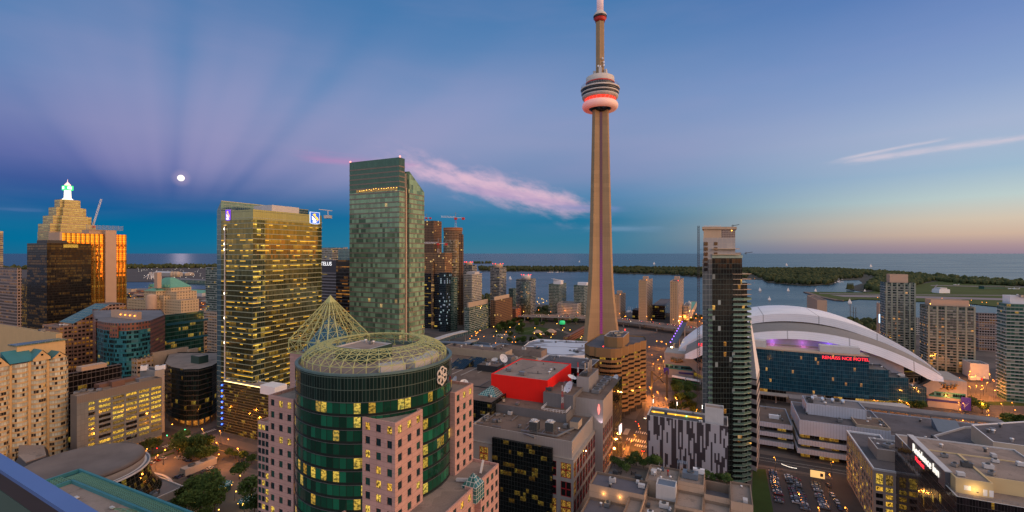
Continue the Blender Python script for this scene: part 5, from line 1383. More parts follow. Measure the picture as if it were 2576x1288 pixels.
def gable(x0,x1,zr,hh,dep=14,front=True):
 a,b_=cA+cd*at_(x0)+cn*1.6,cA+cd*at_(x1)+cn*1.6;mid_=(a+b_)/2;za=zc_+zr;zt2=za+hh
 mb=MB();mb.face([(a.x,a.y,zc_),(b_.x,b_.y,zc_),(b_.x,b_.y,za),(mid_.x,mid_.y,zt2),(a.x,a.y,za)])
 a2,b2_,m2=a-cn*dep,b_-cn*dep,mid_-cn*dep
 mb.face([(a2.x,a2.y,zc_),(a.x,a.y,zc_),(a.x,a.y,za),(a2.x,a2.y,za)]);mb.face([(b_.x,b_.y,zc_),(b2_.x,b2_.y,zc_),(b2_.x,b2_.y,za),(b_.x,b_.y,za)])
 q_=mid_+cn*.05;mb.build('gable_wall',M['tan'],cdt)
 MB().box((q_.x,q_.y,za+hh*.3),1.0,.3,1.1,math.atan2(cd.y,cd.x)).build('gable_window',M['cbpane'],cdt)
 mb=MB();e=.5
 for s_,p0,p2 in((1,a,a2),(-1,b_,b2_)):
  o=cd*(-e*s_)+cn*e;mb.face([(p0.x+o.x,p0.y+o.y,za-.3),(mid_.x+cn.x*e,mid_.y+cn.y*e,zt2+.25),(m2.x,m2.y,zt2+.25),(p2.x+o.x,p2.y+o.y,za-.3)][::s_])
 mb.build('gable_roof',M['tealroof'],cdt)
gable(-30,22,0,5.5);gable(80,124,1.4,4.6);gable(124,168,-.5,4.0)
mb=MB();a,b_=cA+cd*at_(22)+cn*1.2,cA+cd*at_(90)+cn*1.2;c_,d_=b_-cn*11,a-cn*11
mb.face([(a.x,a.y,zc_+.6),(b_.x,b_.y,zc_+.6),(c_.x,c_.y,zc_+6.6),(d_.x,d_.y,zc_+6.6)],[(0,0),(20,0),(20,12),(0,12)]);mb.face([(d_.x,d_.y,zc_),(a.x,a.y,zc_),(a.x,a.y,zc_+.6),(d_.x,d_.y,zc_+6.6)]);mb.face([(b_.x,b_.y,zc_),(c_.x,c_.y,zc_),(c_.x,c_.y,zc_+6.6),(b_.x,b_.y,zc_+.6)]);mb.build('sloping_roof',M['tealroof'],cdt)
MB().face([(p.x,p.y,zc_)for p in cpt]).build('flat_roof',M['gravel'],cdt)
mb=MB();a=cA+cd*at_(60)-cn*8
q=[a,a+cd*22,a+cd*22-cn*9,a-cn*9];mb.prism(q,zc_,zc_+8.6);mb.build('lift_house',M['tan'],cdt)
MB().prism(offset(q,.6),zc_+8.6,zc_+9.3).build('lift_house_roof',M['slopeglass'],cdt)
slab('slab_building','long plain tan slab building behind the gabled apartments','apartment building',foot(141,335,-80,157),zat(843,335),'tan','roof_grey')
t=thing('vaulted_hall','hall with a pale shallow vaulted roof at the left edge','hall',P(38,HY,470));t.location.z=0
mb=MB();c_=P(38,HY,470);z0=zat(846,470);N_=12;A_=[];
for i in range(N_+1):a=pi*i/N_;A_.append((cos(a)*14,sin(a)*5.0))
for i in range(N_):
 p,q=A_[i],A_[i+1];f_=lambda s,zz,l:(c_.x+U.x*l-V.x*s*-1,c_.y+U.y*l+V.y*s,z0+zz)
 mb.face([f_(p[0],p[1],-14),f_(p[0],p[1],14),f_(q[0],q[1],14),f_(q[0],q[1],-14)],None,0,True)
mb.face([f_(x,z,-14)for x,z in A_]);mb.build('vault',M['offwhite'],t)
mb=MB();q=[Vector((c_.x,c_.y,0))+U*a+V*b_ for a,b_ in((-14,-14),(14,-14),(14,14),(-14,14))];mb.prism(q,0,z0,0);mb.build('wall',M['beige_conc'],t)
# GRAND HOTEL WITH COPPER ROOF
ry=P(392,HY,700);ry.z=0
rt2=thing('grand_hotel','limestone grand hotel with a steep green copper roof and tall chimney','hotel',ry)
M['lime']=facade('limestone_wall',4.2,4.3,(.34,.66),(.30,.72),(.05,.045,.04),(.09,.08,.06),(.58,.42,.245),lit=.10,lits=.35,seed=75,metal=.1,fvar=.08)
def rbx(x0,x1,y,D,dep,nm='wall',z0=0,mat='lime'):
 p=foot(x1,D,x0,lu=dep);z=zat(y,D);block(rt2,p,z0,z,M[mat],M['gravel'],.8,.6,nm,nm.replace('wall','roof'));return p,z
rbx(320,386,757.5,700,22,'east_wing_wall');rbx(402,455,757,690,26,'west_wing_wall');rbx(364,412,745,705,36,'centre_wall')
up_,zu=rbx(373,430,724.5,716,30,'upper_wall');rbx(400,444,736,706,30,'upper_wing_wall');rbx(362,392,733,708,16,'shoulder_wall')
def hip(poly,z0,h,ins,mat,name,t,ov=1.0):
 o=offset(poly,ov);c=[p.lerp(centre(poly),ins)for p in poly];mb=MB()
 for i in range(4):j=(i+1)%4;mb.face([(o[i].x,o[i].y,z0),(o[j].x,o[j].y,z0),(c[j].x,c[j].y,z0+h),(c[i].x,c[i].y,z0+h)])
 mb.face([(p.x,p.y,z0+h)for p in c]);return mb.build(name,M[mat],t)
hip(up_,zu+.4,14.5,.78,'copper','copper_roof',rt2)
hip(foot(392,708,362,lu=16),zat(733,708),4.5,.8,'copper','side_copper_roof',rt2)
c_=P(397,HY,716);MB().box((c_.x,c_.y,zu),8,6,24.5,-AY).build('chimney',M['goldstone'],rt2)
for x in(380,392,404,416,424):
 q=up_[0]+V*hit(up_[0],V,x)-U*.4;mb=MB();zz=zu+1.5;mb.box((q.x,q.y,zz),3.4,3.0,3.2,-AY);mb.build('dormer',M['copper'],rt2)
q=P(381,HY,697);MB().lathe((q.x,q.y),[(7,0),(7,zat(745,697)),(6,zat(742,697)),(.5,zat(739,697))],10).build('corner_turret',M['goldstone'],rt2)
# TOWERS BETWEEN THE BANK AND THE GREEN HOTEL TOWER
M['telus']=facade('grey_band_wall',3.0,3.8,(.0,1),(.45,1),(.06,.055,.06),(.09,.08,.085),(.17,.155,.165),lit=.05,lits=.3,seed=81,grp=3,metal=.3,strip=(.15,.3))
tp=foot(846,560,770,lu=30);zt_=zat(657,560)
tt=slab('office_tower','grey banded office tower carrying a white sign between the gold bank and a black tower','office tower',tp,zt_,'telus')
MB().prism(offset(tp,.15),zt_-14,zt_+.9,0,cap=False).build('top_band',flat('dark_grey_panel',(.045,.045,.06),.5),tt)
q=tp[0]+V*hit(tp[0],V,821)-U*.5;text(tt,'TELUS',6.6,(q.x,q.y,zat(664,563)),-V,glow('sign_lettering_white',(1,1,1),1.0),'sign_lettering',.1)
M['condoA']=facade('balcony_condo',3.4,3.0,(.04,1),(.34,1),(.04,.06,.065),(.10,.14,.13),(.34,.33,.32),lit=.06,lits=.6,seed=83,grp=1,metal=.4,blind=.2,blindc=(.2,.22,.2))
slab('apartment_tower','far balcony tower peeping over the grey banded office','apartment tower',foot(836,760,806,lu=24),zat(624,760),'condoA')
M['blackt']=facade('black_office',3.0,3.9,(.05,1),(.30,1),(.008,.008,.01),(.02,.016,.014),(.02,.017,.017),lit=.24,litc=(1,.40,.04),lits=.16,seed=84,grp=2,rows=.9,metal=.3,strip=(.25,.5))
bp2=foot(884,520,845,lu=30);zt_=zat(656,520);t=slab('office_tower','black office tower with orange lit floors half hidden by the green hotel tower','office tower',bp2,zt_,'blackt')
block(t,offset(bp2,-1.5),zt_,zat(627,525),M['finglass'],M['gravel_dark'],.3,.4,'upper_glass','upper_roof')
M['condoB']=facade('green_condo',2.6,3.0,(.06,1),(.3,1),(.03,.075,.065),(.09,.17,.14),(.26,.27,.25),lit=.05,lits=.7,seed=85,grp=1,metal=.4,blind=.2,blindc=(.2,.27,.22))
t=slab('apartment_tower','green glass apartment tower left of the gold bank','apartment tower',foot(546,610,517,551),zat(674,610),'condoB')
slab('low_block','low tan block at the foot of the green apartment tower','office building',foot(545,590,512,552),zat(787,590),'beigewin','roof_grey')
# WATERFRONT TOWERS
M['frame']=facade('bare_concrete_frame',3.2,3.0,(.16,1),(.20,1),(.035,.022,.015),(.06,.04,.025),(.30,.155,.075),lit=.02,litc=(1,.6,.1),lits=1.2,rough=.8,metal=0,seed=91,grp=1,tilt=0)
M['framelit']=facade('lit_concrete_frame',2.8,3.0,(.16,1),(.20,1),(.05,.03,.02),(.10,.06,.03),(.40,.21,.09),lit=.10,litc=(1,.58,.12),lits=1.1,rough=.8,metal=0,seed=92,grp=1,tilt=0)
M['icegl']=facade('condo_curtain',2.2,3.0,(.05,1),(.28,1),(.03,.035,.03),(.10,.10,.06),(.30,.24,.17),lit=.04,lits=.7,seed=93,grp=1,metal=.55,blind=.15,blindc=(.25,.24,.2))
M['bluedots']=facade('blue_glass_dots',2.4,3.0,(.05,1),(.1,1),(.01,.02,.03),(.025,.06,.08),(.05,.06,.07),lit=.12,litc=(.7,.85,1),lits=.6,seed=94,grp=1,metal=.4)
M['dkcondo']=facade('dark_condo_glass',3.0,3.0,(.05,1),(.2,1),(.012,.014,.018),(.03,.035,.04),(.05,.05,.055),lit=.04,lits=.8,seed=95,grp=2,metal=.4,strip=(.10,.5,3))
M['condoG']=facade('green_white_condo',2.6,3.0,(.08,1),(.36,1),(.015,.06,.05),(.045,.15,.11),(.16,.21,.17),lit=.03,lits=.8,seed=96,grp=1,metal=.35,blind=.2,blindc=(.2,.25,.2))
M['condoW']=facade('white_frame_condo',2.6,3.0,(.28,1),(.34,1),(.03,.045,.045),(.08,.12,.11),(.50,.47,.42),lit=.06,lits=.7,seed=97,grp=1,metal=.3,fvar=.08)
M['condoK']=facade('pale_band_condo',3.0,3.0,(.02,1),(.40,1),(.015,.035,.05),(.05,.09,.11),(.22,.235,.23),lit=.07,lits=.7,seed=98,grp=1,metal=.4,blind=.25,blindc=(.3,.3,.27))
M['condoD']=facade('grey_green_condo',2.4,2.9,(.10,1),(.30,1),(.012,.032,.032),(.05,.10,.09),(.105,.125,.105),lit=.045,litc=(1,.42,.05),lits=.9,seed=99,grp=1,metal=.4,blind=.25,blindc=(.17,.21,.17))
def tower_(label,poly,y,D,wm,cat='apartment tower',rm='gravel_dark',par=.8,group=None,bal=0,balm='offwhite'):
 t=building('apartment_tower' if cat=='apartment tower' else cat.replace(' ','_'),label,cat,poly,group)
 z=zat(y,D);block(t,poly,0,z,M[wm],M[rm],par,.6)
 if bal:bands(t,poly,[3.0*k_ for k_ in range(2,int(z/3.0))],bal,.30,M[balm],'balcony_slab')
 return t,z
def cap(t,c,r,z0,h,mat='offwhite',red=True,name='roof_drum'):
 MB().lathe((c.x,c.y),[(r,z0),(r,z0+h),(r*.9,z0+h+.3)],20).build(name,M[mat],t)
 if red:
  for a in range(0,360,60):MB().sphere((c.x+r*1.05*cos(R(a)),c.y+r*1.05*sin(R(a)),z0+h+.6),.55,6,4).build('roof_lamp',M['lamp_r'],t)
fa=foot(1091,850,1058,lu=26);t,z=tower_('bare brown tower under construction half behind the green hotel tower',fa,557,850,'frame',par=1.5)
q=P(1072,HY,870);q.z=z;crane('tower_crane','small red and white crane above the bare tower by the green hotel tower',q,6,20,8,R(170),s=1.2)
cB_=P(1139,HY,830);cB_.z=0
tB=thing('apartment_tower','round brown glass tower under construction with a crane on top','apartment tower',cB_)
zB_=zat(572,812);cyl=circle(cB_,17.2,40)
MB().prism(cyl,0,zB_-22,0,cap=True,run=True).build('glazed_wall',M['icegl'],tB)
MB().prism(offset(cyl,-.8),zB_-22,zB_-5,0,cap=True,run=True).build('bare_frame',M['framelit'],tB)
M['rustform']=flat('rust_formwork',(.30,.115,.045),.8)
for k_ in range(7):MB().lathe((cB_.x,cB_.y),[(17.4,zB_-22+3*k_),(17.6,zB_-22+3*k_),(17.6,zB_-21.6+3*k_),(17.4,zB_-21.6+3*k_)],40,smooth=False).build('floor_slab',M['beige_conc'],tB)
MB().prism(offset(cyl,.2),zB_-5,zB_,0,cap=True,run=True).build('formwork',M['rustform'],tB)
mb=MB();a=R(-30);sx=P(1159,HY,818);mb.prism([sx+Vector((-4,0,0)),sx+Vector((3.5,0,0)),sx+Vector((3.5,12,0)),sx+Vector((-4,12,0))],0,zB_-12);mb.build('scaffold_hoist',M['frame'],tB)
q=P(1146,HY,832);q.z=zB_;crane('tower_crane','pale tower crane standing on the round brown tower',q,15,28,14,R(172),R(3),s=1.6)
fc_=foot(1119,765,1066,lu=24);tC,zC=tower_('dark glass tower under construction with a bare lit concrete top',fc_,688,765,'dkcondo',par=0)
block(tC,offset(fc_,-.6),zC,zat(637,765),M['framelit'],M['beige_conc'],1.0,.5,'bare_frame','bare_roof')
q=fc_[0]+V*hit(fc_[0],V,1089);MB().prism([q-U*2.5-V*2,q-V*2,q+V*2,q-U*2.5+V*2],0,zat(660,765)).build('hoist_shaft',M['framelit'],tC)
q=P(1102,HY,790);q.z=zat(640,790);crane('tower_crane','white tower crane between the two bare towers',q,16,34,14,R(176),s=1.4)
tower_('blue glass tower speckled with white lights',foot(1122,742,1104,lu=16),688,742,'bluedots')
tower_('green and white tower in front of the round brown tower',foot(1141,752,1121,1150),698,752,'condoG')
e_,z=tower_('balcony tower with a lit round crown and red lamps left of the lake view',foot(1187,880,1158,1199),668,880,'condoK',bal=.9);cap(e_,P(1178,HY,892),7.5,z,6,'beige_conc')
f_,z=tower_('white framed concrete tower with a stepped top left of the lake view',foot(1187,800,1166,1212),691,800,'condoW');q=centre(foot(1187,800,1166,1212));MB().box((q.x,q.y,z),17,17,4.5,-AY).build('roof_block',M['offwhite'],f_)
g_,z=tower_('slim balcony tower with a lit drum on top standing before the island',foot(1256,900,1233,1273),674,900,'condoK',bal=.9);cap(g_,P(1252,HY,912),9.5,z,7.5,'beige_conc')
h_,z=tower_('broad balcony tower with a white round roof drum beside the waterfront garden',foot(1327,890,1298,1347),704,890,'condoK',bal=.9);cap(h_,P(1323,HY,902),9,z,9,'offwhite')
MB().lathe((P(1321,HY,884).x,880),[(10,0),(10,z-3)],20).build('bowed_bay',M['condoD'],h_)
i_,z=tower_('green glass tower with a winged white roof left of the great tower',foot(1405,900,1380,1424),716,900,'condoG',bal=.7);q=P(1404,HY,915);mb=MB();mb.box((q.x,q.y,z),16,14,8,-AY);mb.beam((q.x-13,q.y-4,z+11),(q.x+9,q.y+2,z+7),12,.8);mb.build('winged_roof',M['white'],i_)
j_,z=tower_('green glass tower partly hidden by the foot of the great tower',foot(1468,890,1443,1490),719,890,'condoG',bal=.7);q=P(1466,HY,905);MB().box((q.x,q.y,z),18,14,6,-AY).build('roof_block',M['white'],j_)
tower_('low white apartment block between the two green glass towers',foot(1452,868,1402,1466),765,868,'condoW','apartment block','roof_grey')
tower_('green glass block with a tan roof box at the park corner',foot(1180,722,1168,1233),775,722,'condoG','apartment block','roof_grey',bal=.5)
k_b=foot(1180,722,1168,1233);bt_=[o for o in bpy.data.objects if o.get('label','').startswith('green glass block with a tan')][0]
block(bt_,offset(k_b,-3),zat(775,722),zat(763,722),M['beige_conc'],M['gravel'],.4,.5,'roof_box_wall','roof_box')
lb,z=tower_('brown block wrapped in scaffolding above the park',foot(1246,775,1234,1288),757,775,'frame','apartment block','roof_grey')
q=foot(1246,775,1234,1288);block(lb,offset(q,-4),z,z+6,M['beige_conc'],M['gravel'],.4,.5,'roof_box_wall','roof_box')
tower_('small tower with a turquoise band among the waterfront towers',foot(1290,960,1279,1298),727,960,'condoG')
tower_('brick mid rise with rows of small windows beside the expressway',foot(1297,850,1268,1312),778,850,'brick','apartment block','gravel_brown')
M['beigetow']=facade('tan_tower_wall',3.4,2.9,(.60,.86),(.32,.75),(.03,.028,.025),(.08,.07,.05),(.44,.30,.165),lit=.05,litc=(1,.6,.1),lits=.7,seed=103,grp=1,metal=.1,fvar=.08)
M['beigebal']=facade('tan_tower_balconies',2.6,2.9,(.30,1),(.42,1),(.03,.028,.025),(.08,.07,.05),(.44,.30,.18),lit=.05,lits=.5,seed=104,grp=1,metal=.1,fvar=.08)
for lab,xl,xc,xr,y,D in(('short tan slab tower just right of the great tower',1544,1560,1573,743,850),('tall tan slab tower between the great tower and its twin',1606,1627,1641,707,815),('tall tan slab tower nearest the dark hoist mast',1685,1706,1719,709,790)):
 poly=foot(xc,D,xl,xr);t,z=tower_(lab,poly,y,D,'beigetow')
 mb=MB();mb.wallq(poly[0]-V*.1,poly[1]-V*.1,0,z+.4);mb.build('balcony_wall',M['beigebal'],t)
 q=centre(poly);MB().box((q.x-1,q.y-2,z),9,8,7,-AY).build('lift_house',M['goldstone'],t)
 for s in(-1,1):
  a=poly[0].lerp(poly[2],.5+.4*s);MB().sphere((a.x,a.y,z+1.6),.6,6,4).build('roof_lamp',M['lamp_r']if D<800 else M['lamp_o'],t)
 rx=poly[0]+V*.2;MB().prism([rx-U*.4,rx+U*.2,rx+V*1.6+U*.2,rx+V*1.6-U*.4][::1],0,z).build('corner_rib',M['beige_conc'],t)
slab('quay_building','dark low quay building between the two tall tan towers','quay building',foot(1672,880,1640,1690),zat(770,880),'dkstrip','gravel_dark')
slab('quay_building','low dark quay building left of the taller tan tower','quay building',foot(1605,880,1590,1612),zat(781,880),'dkstrip','gravel_dark')
t=slab('lighthouse_hall','small quay hall with a pale lighthouse turret and green roof','hall',foot(1738,900,1722,1752),zat(786,900),'beige_conc','copper');q=P(1733,HY,905);MB().lathe((q.x,q.y),[(4,0),(4,zat(766,905)),(5,zat(765,905)),(3,zat(760,905)),(.3,zat(756,905))],10).build('turret',M['offwhite'],t)
slab('quay_block','striped white and red block behind the right tan tower','office building',foot(1733,860,1719,1738),zat(770,860),'condoW','roof_grey')
slab('brown_slab','brown and pink concrete building peeping over the white stadium roof','apartment building',foote(2055,760,2029,2080),zat(756,760),'goldstone','gravel_brown')
# ELEVATED EXPRESSWAY
ex=[(1150,905),(1230,886),(1320,870),(1410,858),(1490,845),(1560,812),(1640,768),(1700,735),(1790,690),(1900,640),(2010,600)]
ep=[P(x,HY,D)for x,D in ex]
for p in ep:p.z=0
et=thing('elevated_expressway','elevated concrete expressway on rows of columns crossing behind the great tower','expressway',ep[4])
def ribbon(pts,o0,o1,z0,z1,name,mat,t):
 mb=MB();Lp,Rp=[],[]
 for i,p in enumerate(pts):
  d=(pts[min(i+1,len(pts)-1)]-pts[max(i-1,0)]).normalized();n=Vector((d.y,-d.x,0));Lp.append(p+n*o0);Rp.append(p+n*o1)
 for i in range(len(pts)-1):
  a,b_,c_,d_=Lp[i],Lp[i+1],Rp[i+1],Rp[i]
  for q in([(a,z1),(d_,z1),(c_,z1),(b_,z1)],[(a,z0),(b_,z0),(c_,z0),(d_,z0)],[(d_,z0),(c_,z0),(c_,z1),(d_,z1)],[(b_,z0),(a,z0),(a,z1),(b_,z1)]):mb.face([(p.x,p.y,z)for p,z in q])
 return mb.build(name,M[mat],t)
ribbon(ep,-13,13,8.2,10.0,'deck','concrete',et);ribbon(ep,-12.6,12.6,10.0,10.06,'carriageway','asphalt',et)
for o in(-13,-.4,12.3):ribbon(ep,o,o+.7,10.0,11.1,'barrier','concrete',et)
def along(pts,s):
 for a,b_ in zip(pts,pts[1:]):
  L=(b_-a).length
  if s<=L:return a+(b_-a)*(s/L),(b_-a)/L
  s-=L
 return pts[-1],(pts[-1]-pts[-2]).normalized()
EL=sum((b_-a).length for a,b_ in zip(ep,ep[1:]))
s_=10
while s_<EL:
 p,d=along(ep,s_);n=Vector((d.y,-d.x,0));mb=MB();mb.beam(p-n*12+Vector((0,0,7.6)),p+n*12+Vector((0,0,7.6)),1.6,1.6)
 for o in(-8,8):q=p+n*o;mb.beam(Vector((q.x,q.y,0)),Vector((q.x,q.y,7)),1.5,1.5)
 mb.build('column_bent',M['concrete'],et);s_+=32
 # BROWN HOTEL BESIDE THE GREAT TOWER
hp0=foot(1547,344,1464,1625);hz=zat(880,344)
ht=building('hotel','tan brown stepped hotel block with zigzag bays and dark ribbon windows','hotel',hp0)
c0=hp0[0];far_=P(1624.5,HY,381);far_.z=0;dW=(far_-c0).normalized();nW=Vector((dW.y,-dW.x,0));Lh=(far_-c0).length;lvh=(hp0[3]-hp0[0]).length
wpts=[c0-V*0];nbay=5
for i in range(nbay):wpts+=[c0+dW*(Lh*(i+.5)/nbay)+nW*2.2,c0+dW*(Lh*(i+1)/nbay)]
npts=[c0+V*lvh+U*8,c0+V*(lvh-6),c0+V*lvh*.62,c0+V*lvh*.55-U*1.8,c0+V*lvh*.12-U*1.8]
hpoly=wpts+[far_+U*14+V*4,c0+U*58+V*lvh]+npts
M['hotelwin']=facade('ribbon_windows',1.5,3.6,(.08,1),(.0,1),(.012,.010,.009),(.03,.025,.02),(.08,.06,.04),lit=.14,litc=(1,.52,.03),lits=.5,seed=111,grp=3,rows=1.0,metal=.3)
M['hotelband']=flat('tan_brown_panels',(.28,.165,.07),.75,var=.06,scale=.1,streak=.05)
MB().prism(hpoly,6,hz,0,cap=False,v0=6,run=True).build('ribbon_windows',M['hotelwin'],ht)
bands(ht,hpoly,[6+3.6*k_ for k_ in range(int((hz-6)/3.6))],.25,1.95,M['hotelband'],'spandrel_band')
MB().prism(offset(hpoly,.3),hz-4.6,hz+.9,0,cap=False,bottom=True).build('parapet',M['hotelband'],ht)
MB().face([(p.x,p.y,hz)for p in hpoly]).build('roof',M['gravel_dark'],ht)
MB().prism(offset(hpoly,-3),0,6,0,cap=False).build('base_wall',M['dark'],ht)
oc=c0+U*19+V*3;o8=[oc+U*a+V*b_ for a,b_ in((-12,-3),(-9,-7),(16,-7),(19,-3),(19,4),(15,8),(-8,8),(-12,4))]
block(ht,o8,hz,hz+7.5,M['hotelband'],M['gravel_dark'],.7,.5,'penthouse_wall','penthouse_roof',copem=M['offwhite'])
for a,b_ in((-4,-2),(6,2),(11,-1)):q=oc+U*a+V*b_;unit(ht,(q.x,q.y,hz+7.5),4,2.2,1.5,AY,M['steel'])
MB().sphere((o8[3].x,o8[3].y,hz+9.4),.5,6,4).build('roof_beacon',M['lamp_r'],ht);q=c0+V*9;MB().sphere((q.x,q.y,hz+1.8),.4,6,4).build('roof_beacon',M['lamp_r'],ht)
# WHITE ROOFED AQUARIUM
aq=[G(x,y,13)for x,y in((1312,876),(1338,893),(1440,897),(1500,893),(1500,862),(1440,858),(1352,854),(1330,861))]
for p in aq:p.z=0
at2=building('aquarium','low building with a large pale blue white roof marked by dark winding patches','aquarium',aq)
m,t_,b=newmat('white_membrane');co=t_.n('ShaderNodeNewGeometry').outputs['Position'];x,y,z=t_.sep(co)[:3]
n1=t_.noise(t_.xyz(t_.m('MULTIPLY',x,.009),t_.m('MULTIPLY',y,.022),2.6),1.0,3,.5)
dk=t_.m('MULTIPLY',t_.smooth(n1,.485,.50),t_.smooth(n1,.545,.53))
t_.set(b.inputs['Base Color'],t_.mix(dk,t_.mix(t_.noise(co,.05,3),(.48,.54,.63,1),(.60,.66,.74,1)),(.19,.19,.21,1)));b.inputs['Roughness'].default_value=.6
M['membrane']=m
aq=aq if sum(aq[i].x*aq[(i+1)%8].y-aq[(i+1)%8].x*aq[i].y for i in range(8))>0 else aq[::-1]
block(at2,aq,0,13,M['white'],m,.8,.5)
q=G(1370,884,13);
for dx in(-18,-10,30):unit(at2,(q.x+dx,q.y-4+dx*.2,13),3,2,1.2,0,M['steel'])
# NORTH CONVENTION ROOFS, WALKWAYS
nc=[G(x,y,26)for x,y in((1040,985),(1290,975),(1352,902),(1300,884),(1110,872),(1062,880))]
for p in nc:p.z=0
nc=nc if sum(nc[i].x*nc[(i+1)%6].y-nc[(i+1)%6].x*nc[i].y for i in range(6))>0 else nc[::-1]
nt_=building('convention_hall','sprawling brown flat roofed convention hall behind the lattice ring','convention hall',nc)
block(nt_,nc,0,26,M['beige_conc'],M['gravel_brown'],1.0,.6)
for i in range(5):
 a=G(1075+i*42,956-i*6,26.1);d=a+U*75;MB().beam(Vector((a.x,a.y,26.1)),Vector((d.x,d.y,26.1)),1.1,.25).build('roof_seam',M['concrete'],nt_)
for x,y,lx,ly,hh,mm_ in((1190,897,70,16,7,'beige_conc'),(1300,894,52,16,6,'gravel'),(1225,935,20,14,5,'dark'),(1270,915,12,10,6,'steel')):
 a=G(x,y,26);q=[a+V*(-lx/2),a+V*(-lx/2)+U*ly,a+V*(lx/2)+U*ly,a+V*(lx/2)];block(nt_,q,26,26+hh,M[mm_],M['gravel_brown'],.3,.5,'roof_block_wall','roof_block')
for x,y in((1165,930),(1200,925)):
 a=G(x,y,26);q=[a,a+U*18,a+U*18+V*16,a+V*16];mb=MB();mb.face([(q[0].x,q[0].y,26.3),(q[1].x,q[1].y,31),(q[2].x,q[2].y,31),(q[3].x,q[3].y,26.3)],[(0,0),(18,0),(18,16),(0,16)]);mb.face([(q[0].x,q[0].y,26.2),(q[1].x,q[1].y,26.2),(q[1].x,q[1].y,31)]);mb.face([(q[1].x,q[1].y,26.2),(q[2].x,q[2].y,26.2),(q[2].x,q[2].y,31),(q[1].x,q[1].y,31)]);mb.build('sloping_skylight',M['cbglass'],nt_)
def walkway(label,px,wd,z0,hh,mat):
 pts=[G(x,y,z0)for x,y in px]
 for p in pts:p.z=0
 t=thing('covered_walkway',label,'walkway',pts[len(pts)//2])
 ribbon(pts,-wd/2,wd/2,z0,z0+hh,'glazed_side','finglass',t);ribbon(pts,-wd/2-.5,wd/2+.5,z0+hh,z0+hh+1.0,'roof',mat,t)
 for p in pts:MB().beam((p.x,p.y,0),(p.x,p.y,z0),1.4,1.4).build('support',M['concrete'],t)
M['bluegrey']=flat('blue_grey_roofing',(.16,.20,.25),.5,.3,var=.1)
walkway('blue grey roofed walkway leading from the green hotel tower towards the park',[(1070,871),(1135,873),(1185,876)],9,16,5,'bluegrey')
walkway('blue grey roofed walkway running on past the brown convention roof',[(1190,880),(1245,885),(1300,897)],9,14,5,'bluegrey')
walkway('tan roofed walkway cutting diagonally over the tracks',[(1128,885),(1160,875),(1195,864)],8,15,4,'concrete')
walkway('long lit glass walkway beside the street at the park corner',[(1090,866),(1130,852),(1170,842)],9,9,5,'offwhite')
slab('low_pavilion','small blue grey hall with yellow lit doors by the covered walkway','hall',foot(1230,560,1196,1234),zat(866,560),'bluegrey','bluegrey')
rh=foot(1424,640,1416,1478);t=slab('roundhouse','low red brick railway roundhouse with a grey roof in the park','railway building',rh,9.5,'brick','roof_grey')
for lab,x,y,s in(('little pink roofed station house in the park, left one',1352,842,5),('little pink roofed station house with a white gable in the park',1385,842,6),('little brown shed between the two station houses',1370,846,3.5)):
 c_=G(x,y);t=thing('station_house',lab,'house',c_);poly=[c_+U*a*s+V*b_*s for a,b_ in((-1,-1.2),(1,-1.2),(1,1.2),(-1,1.2))]
 MB().prism(poly,0,s*.8,0).build('wall',M['brick'],t);hip(poly,s*.8,s*.7,.7,'goldstone','roof',t,.8)
c_=G(1414,832);t=thing('water_tank','black water tank on legs with a glowing green band in the park','water tank',c_)
mb=MB()
for a in range(0,360,60):mb.beam((c_.x+3.5*cos(R(a)),c_.y+3.5*sin(R(a)),0),(c_.x+3.2*cos(R(a)),c_.y+3.2*sin(R(a)),9),.5,.5)
mb.build('legs',M['dark'],t);MB().lathe((c_.x,c_.y),[(4.4,9),(4.4,11)],16).build('tank',M['dark'],t);MB().lathe((c_.x,c_.y),[(4.7,11),(4.7,15),(3.5,16.5),(.2,17)],16).build('green_band',glow('green_band',(.03,.6,.2),.55),t)
for k_ in range(9):
 c_=G(1248+k_*3.3,862-(k_%2)*2);t=thing('flagpole','tall thin flagpole in the row beside the park fountain','flagpole',c_,'flagpoles beside the park');MB().tube((c_.x,c_.y,0),(c_.x,c_.y,12),.16,6,.08).build('pole',M['white'],t)
 MB().face([(c_.x,c_.y,11.6),(c_.x+1.8,c_.y+.3,11.4),(c_.x+1.7,c_.y+.3,10.3),(c_.x,c_.y,10.4)]).build('flag',M['offwhite'],t)
c_=G(1262,869);mb=MB();mb.lathe((c_.x,c_.y),[(14,0),(14,.8),(13.2,.8),(13.2,.4),(.1,.4)],24);tag(mb.build('fountain',M['bluegrey'],loc=c_),'round pale fountain basin at the foot of the flagpoles','fountain')
# PORT LANDS
def shed(lab,x0,x1,y,D,dep,hh,mat,rmat,arch=0.0):
 p=foot(x1,D,x0,lu=dep);t=building('port_shed',lab,'shed',p);MB().prism(p,0,hh,0,cap=False).build('wall',M[mat],t)
 mb=MB();n_=6;a0,a1=p[0],p[1]
 for i in range(n_):
  f0,f1=i/n_,(i+1)/n_;z0,z1=hh+arch*sin(pi*f0),hh+arch*sin(pi*f1)
  q=[a0.lerp(a1,f0),a0.lerp(a1,f1),p[3].lerp(p[2],f1),p[3].lerp(p[2],f0)];mb.face([(q[0].x,q[0].y,z0),(q[1].x,q[1].y,z1),(q[2].x,q[2].y,z1),(q[3].x,q[3].y,z0)])
 for a_,b_ in((p[0],p[1]),(p[3],p[2])):mb.face([(a_.x,a_.y,hh)]+[(a_.lerp(b_,i/n_).x,a_.lerp(b_,i/n_).y,hh+arch*sin(pi*i/n_))for i in range(1,n_)]+[(b_.x,b_.y,hh)])
 mb.build('roof',M[rmat],t);return t
shed('white port shed with a ridged roof behind the copper roofed hotel',384,430,690,2500,60,20,'concrete','offwhite',6)
shed('white low port shed right of the storage silos',446,465,690,2600,50,14,'concrete','offwhite',4)
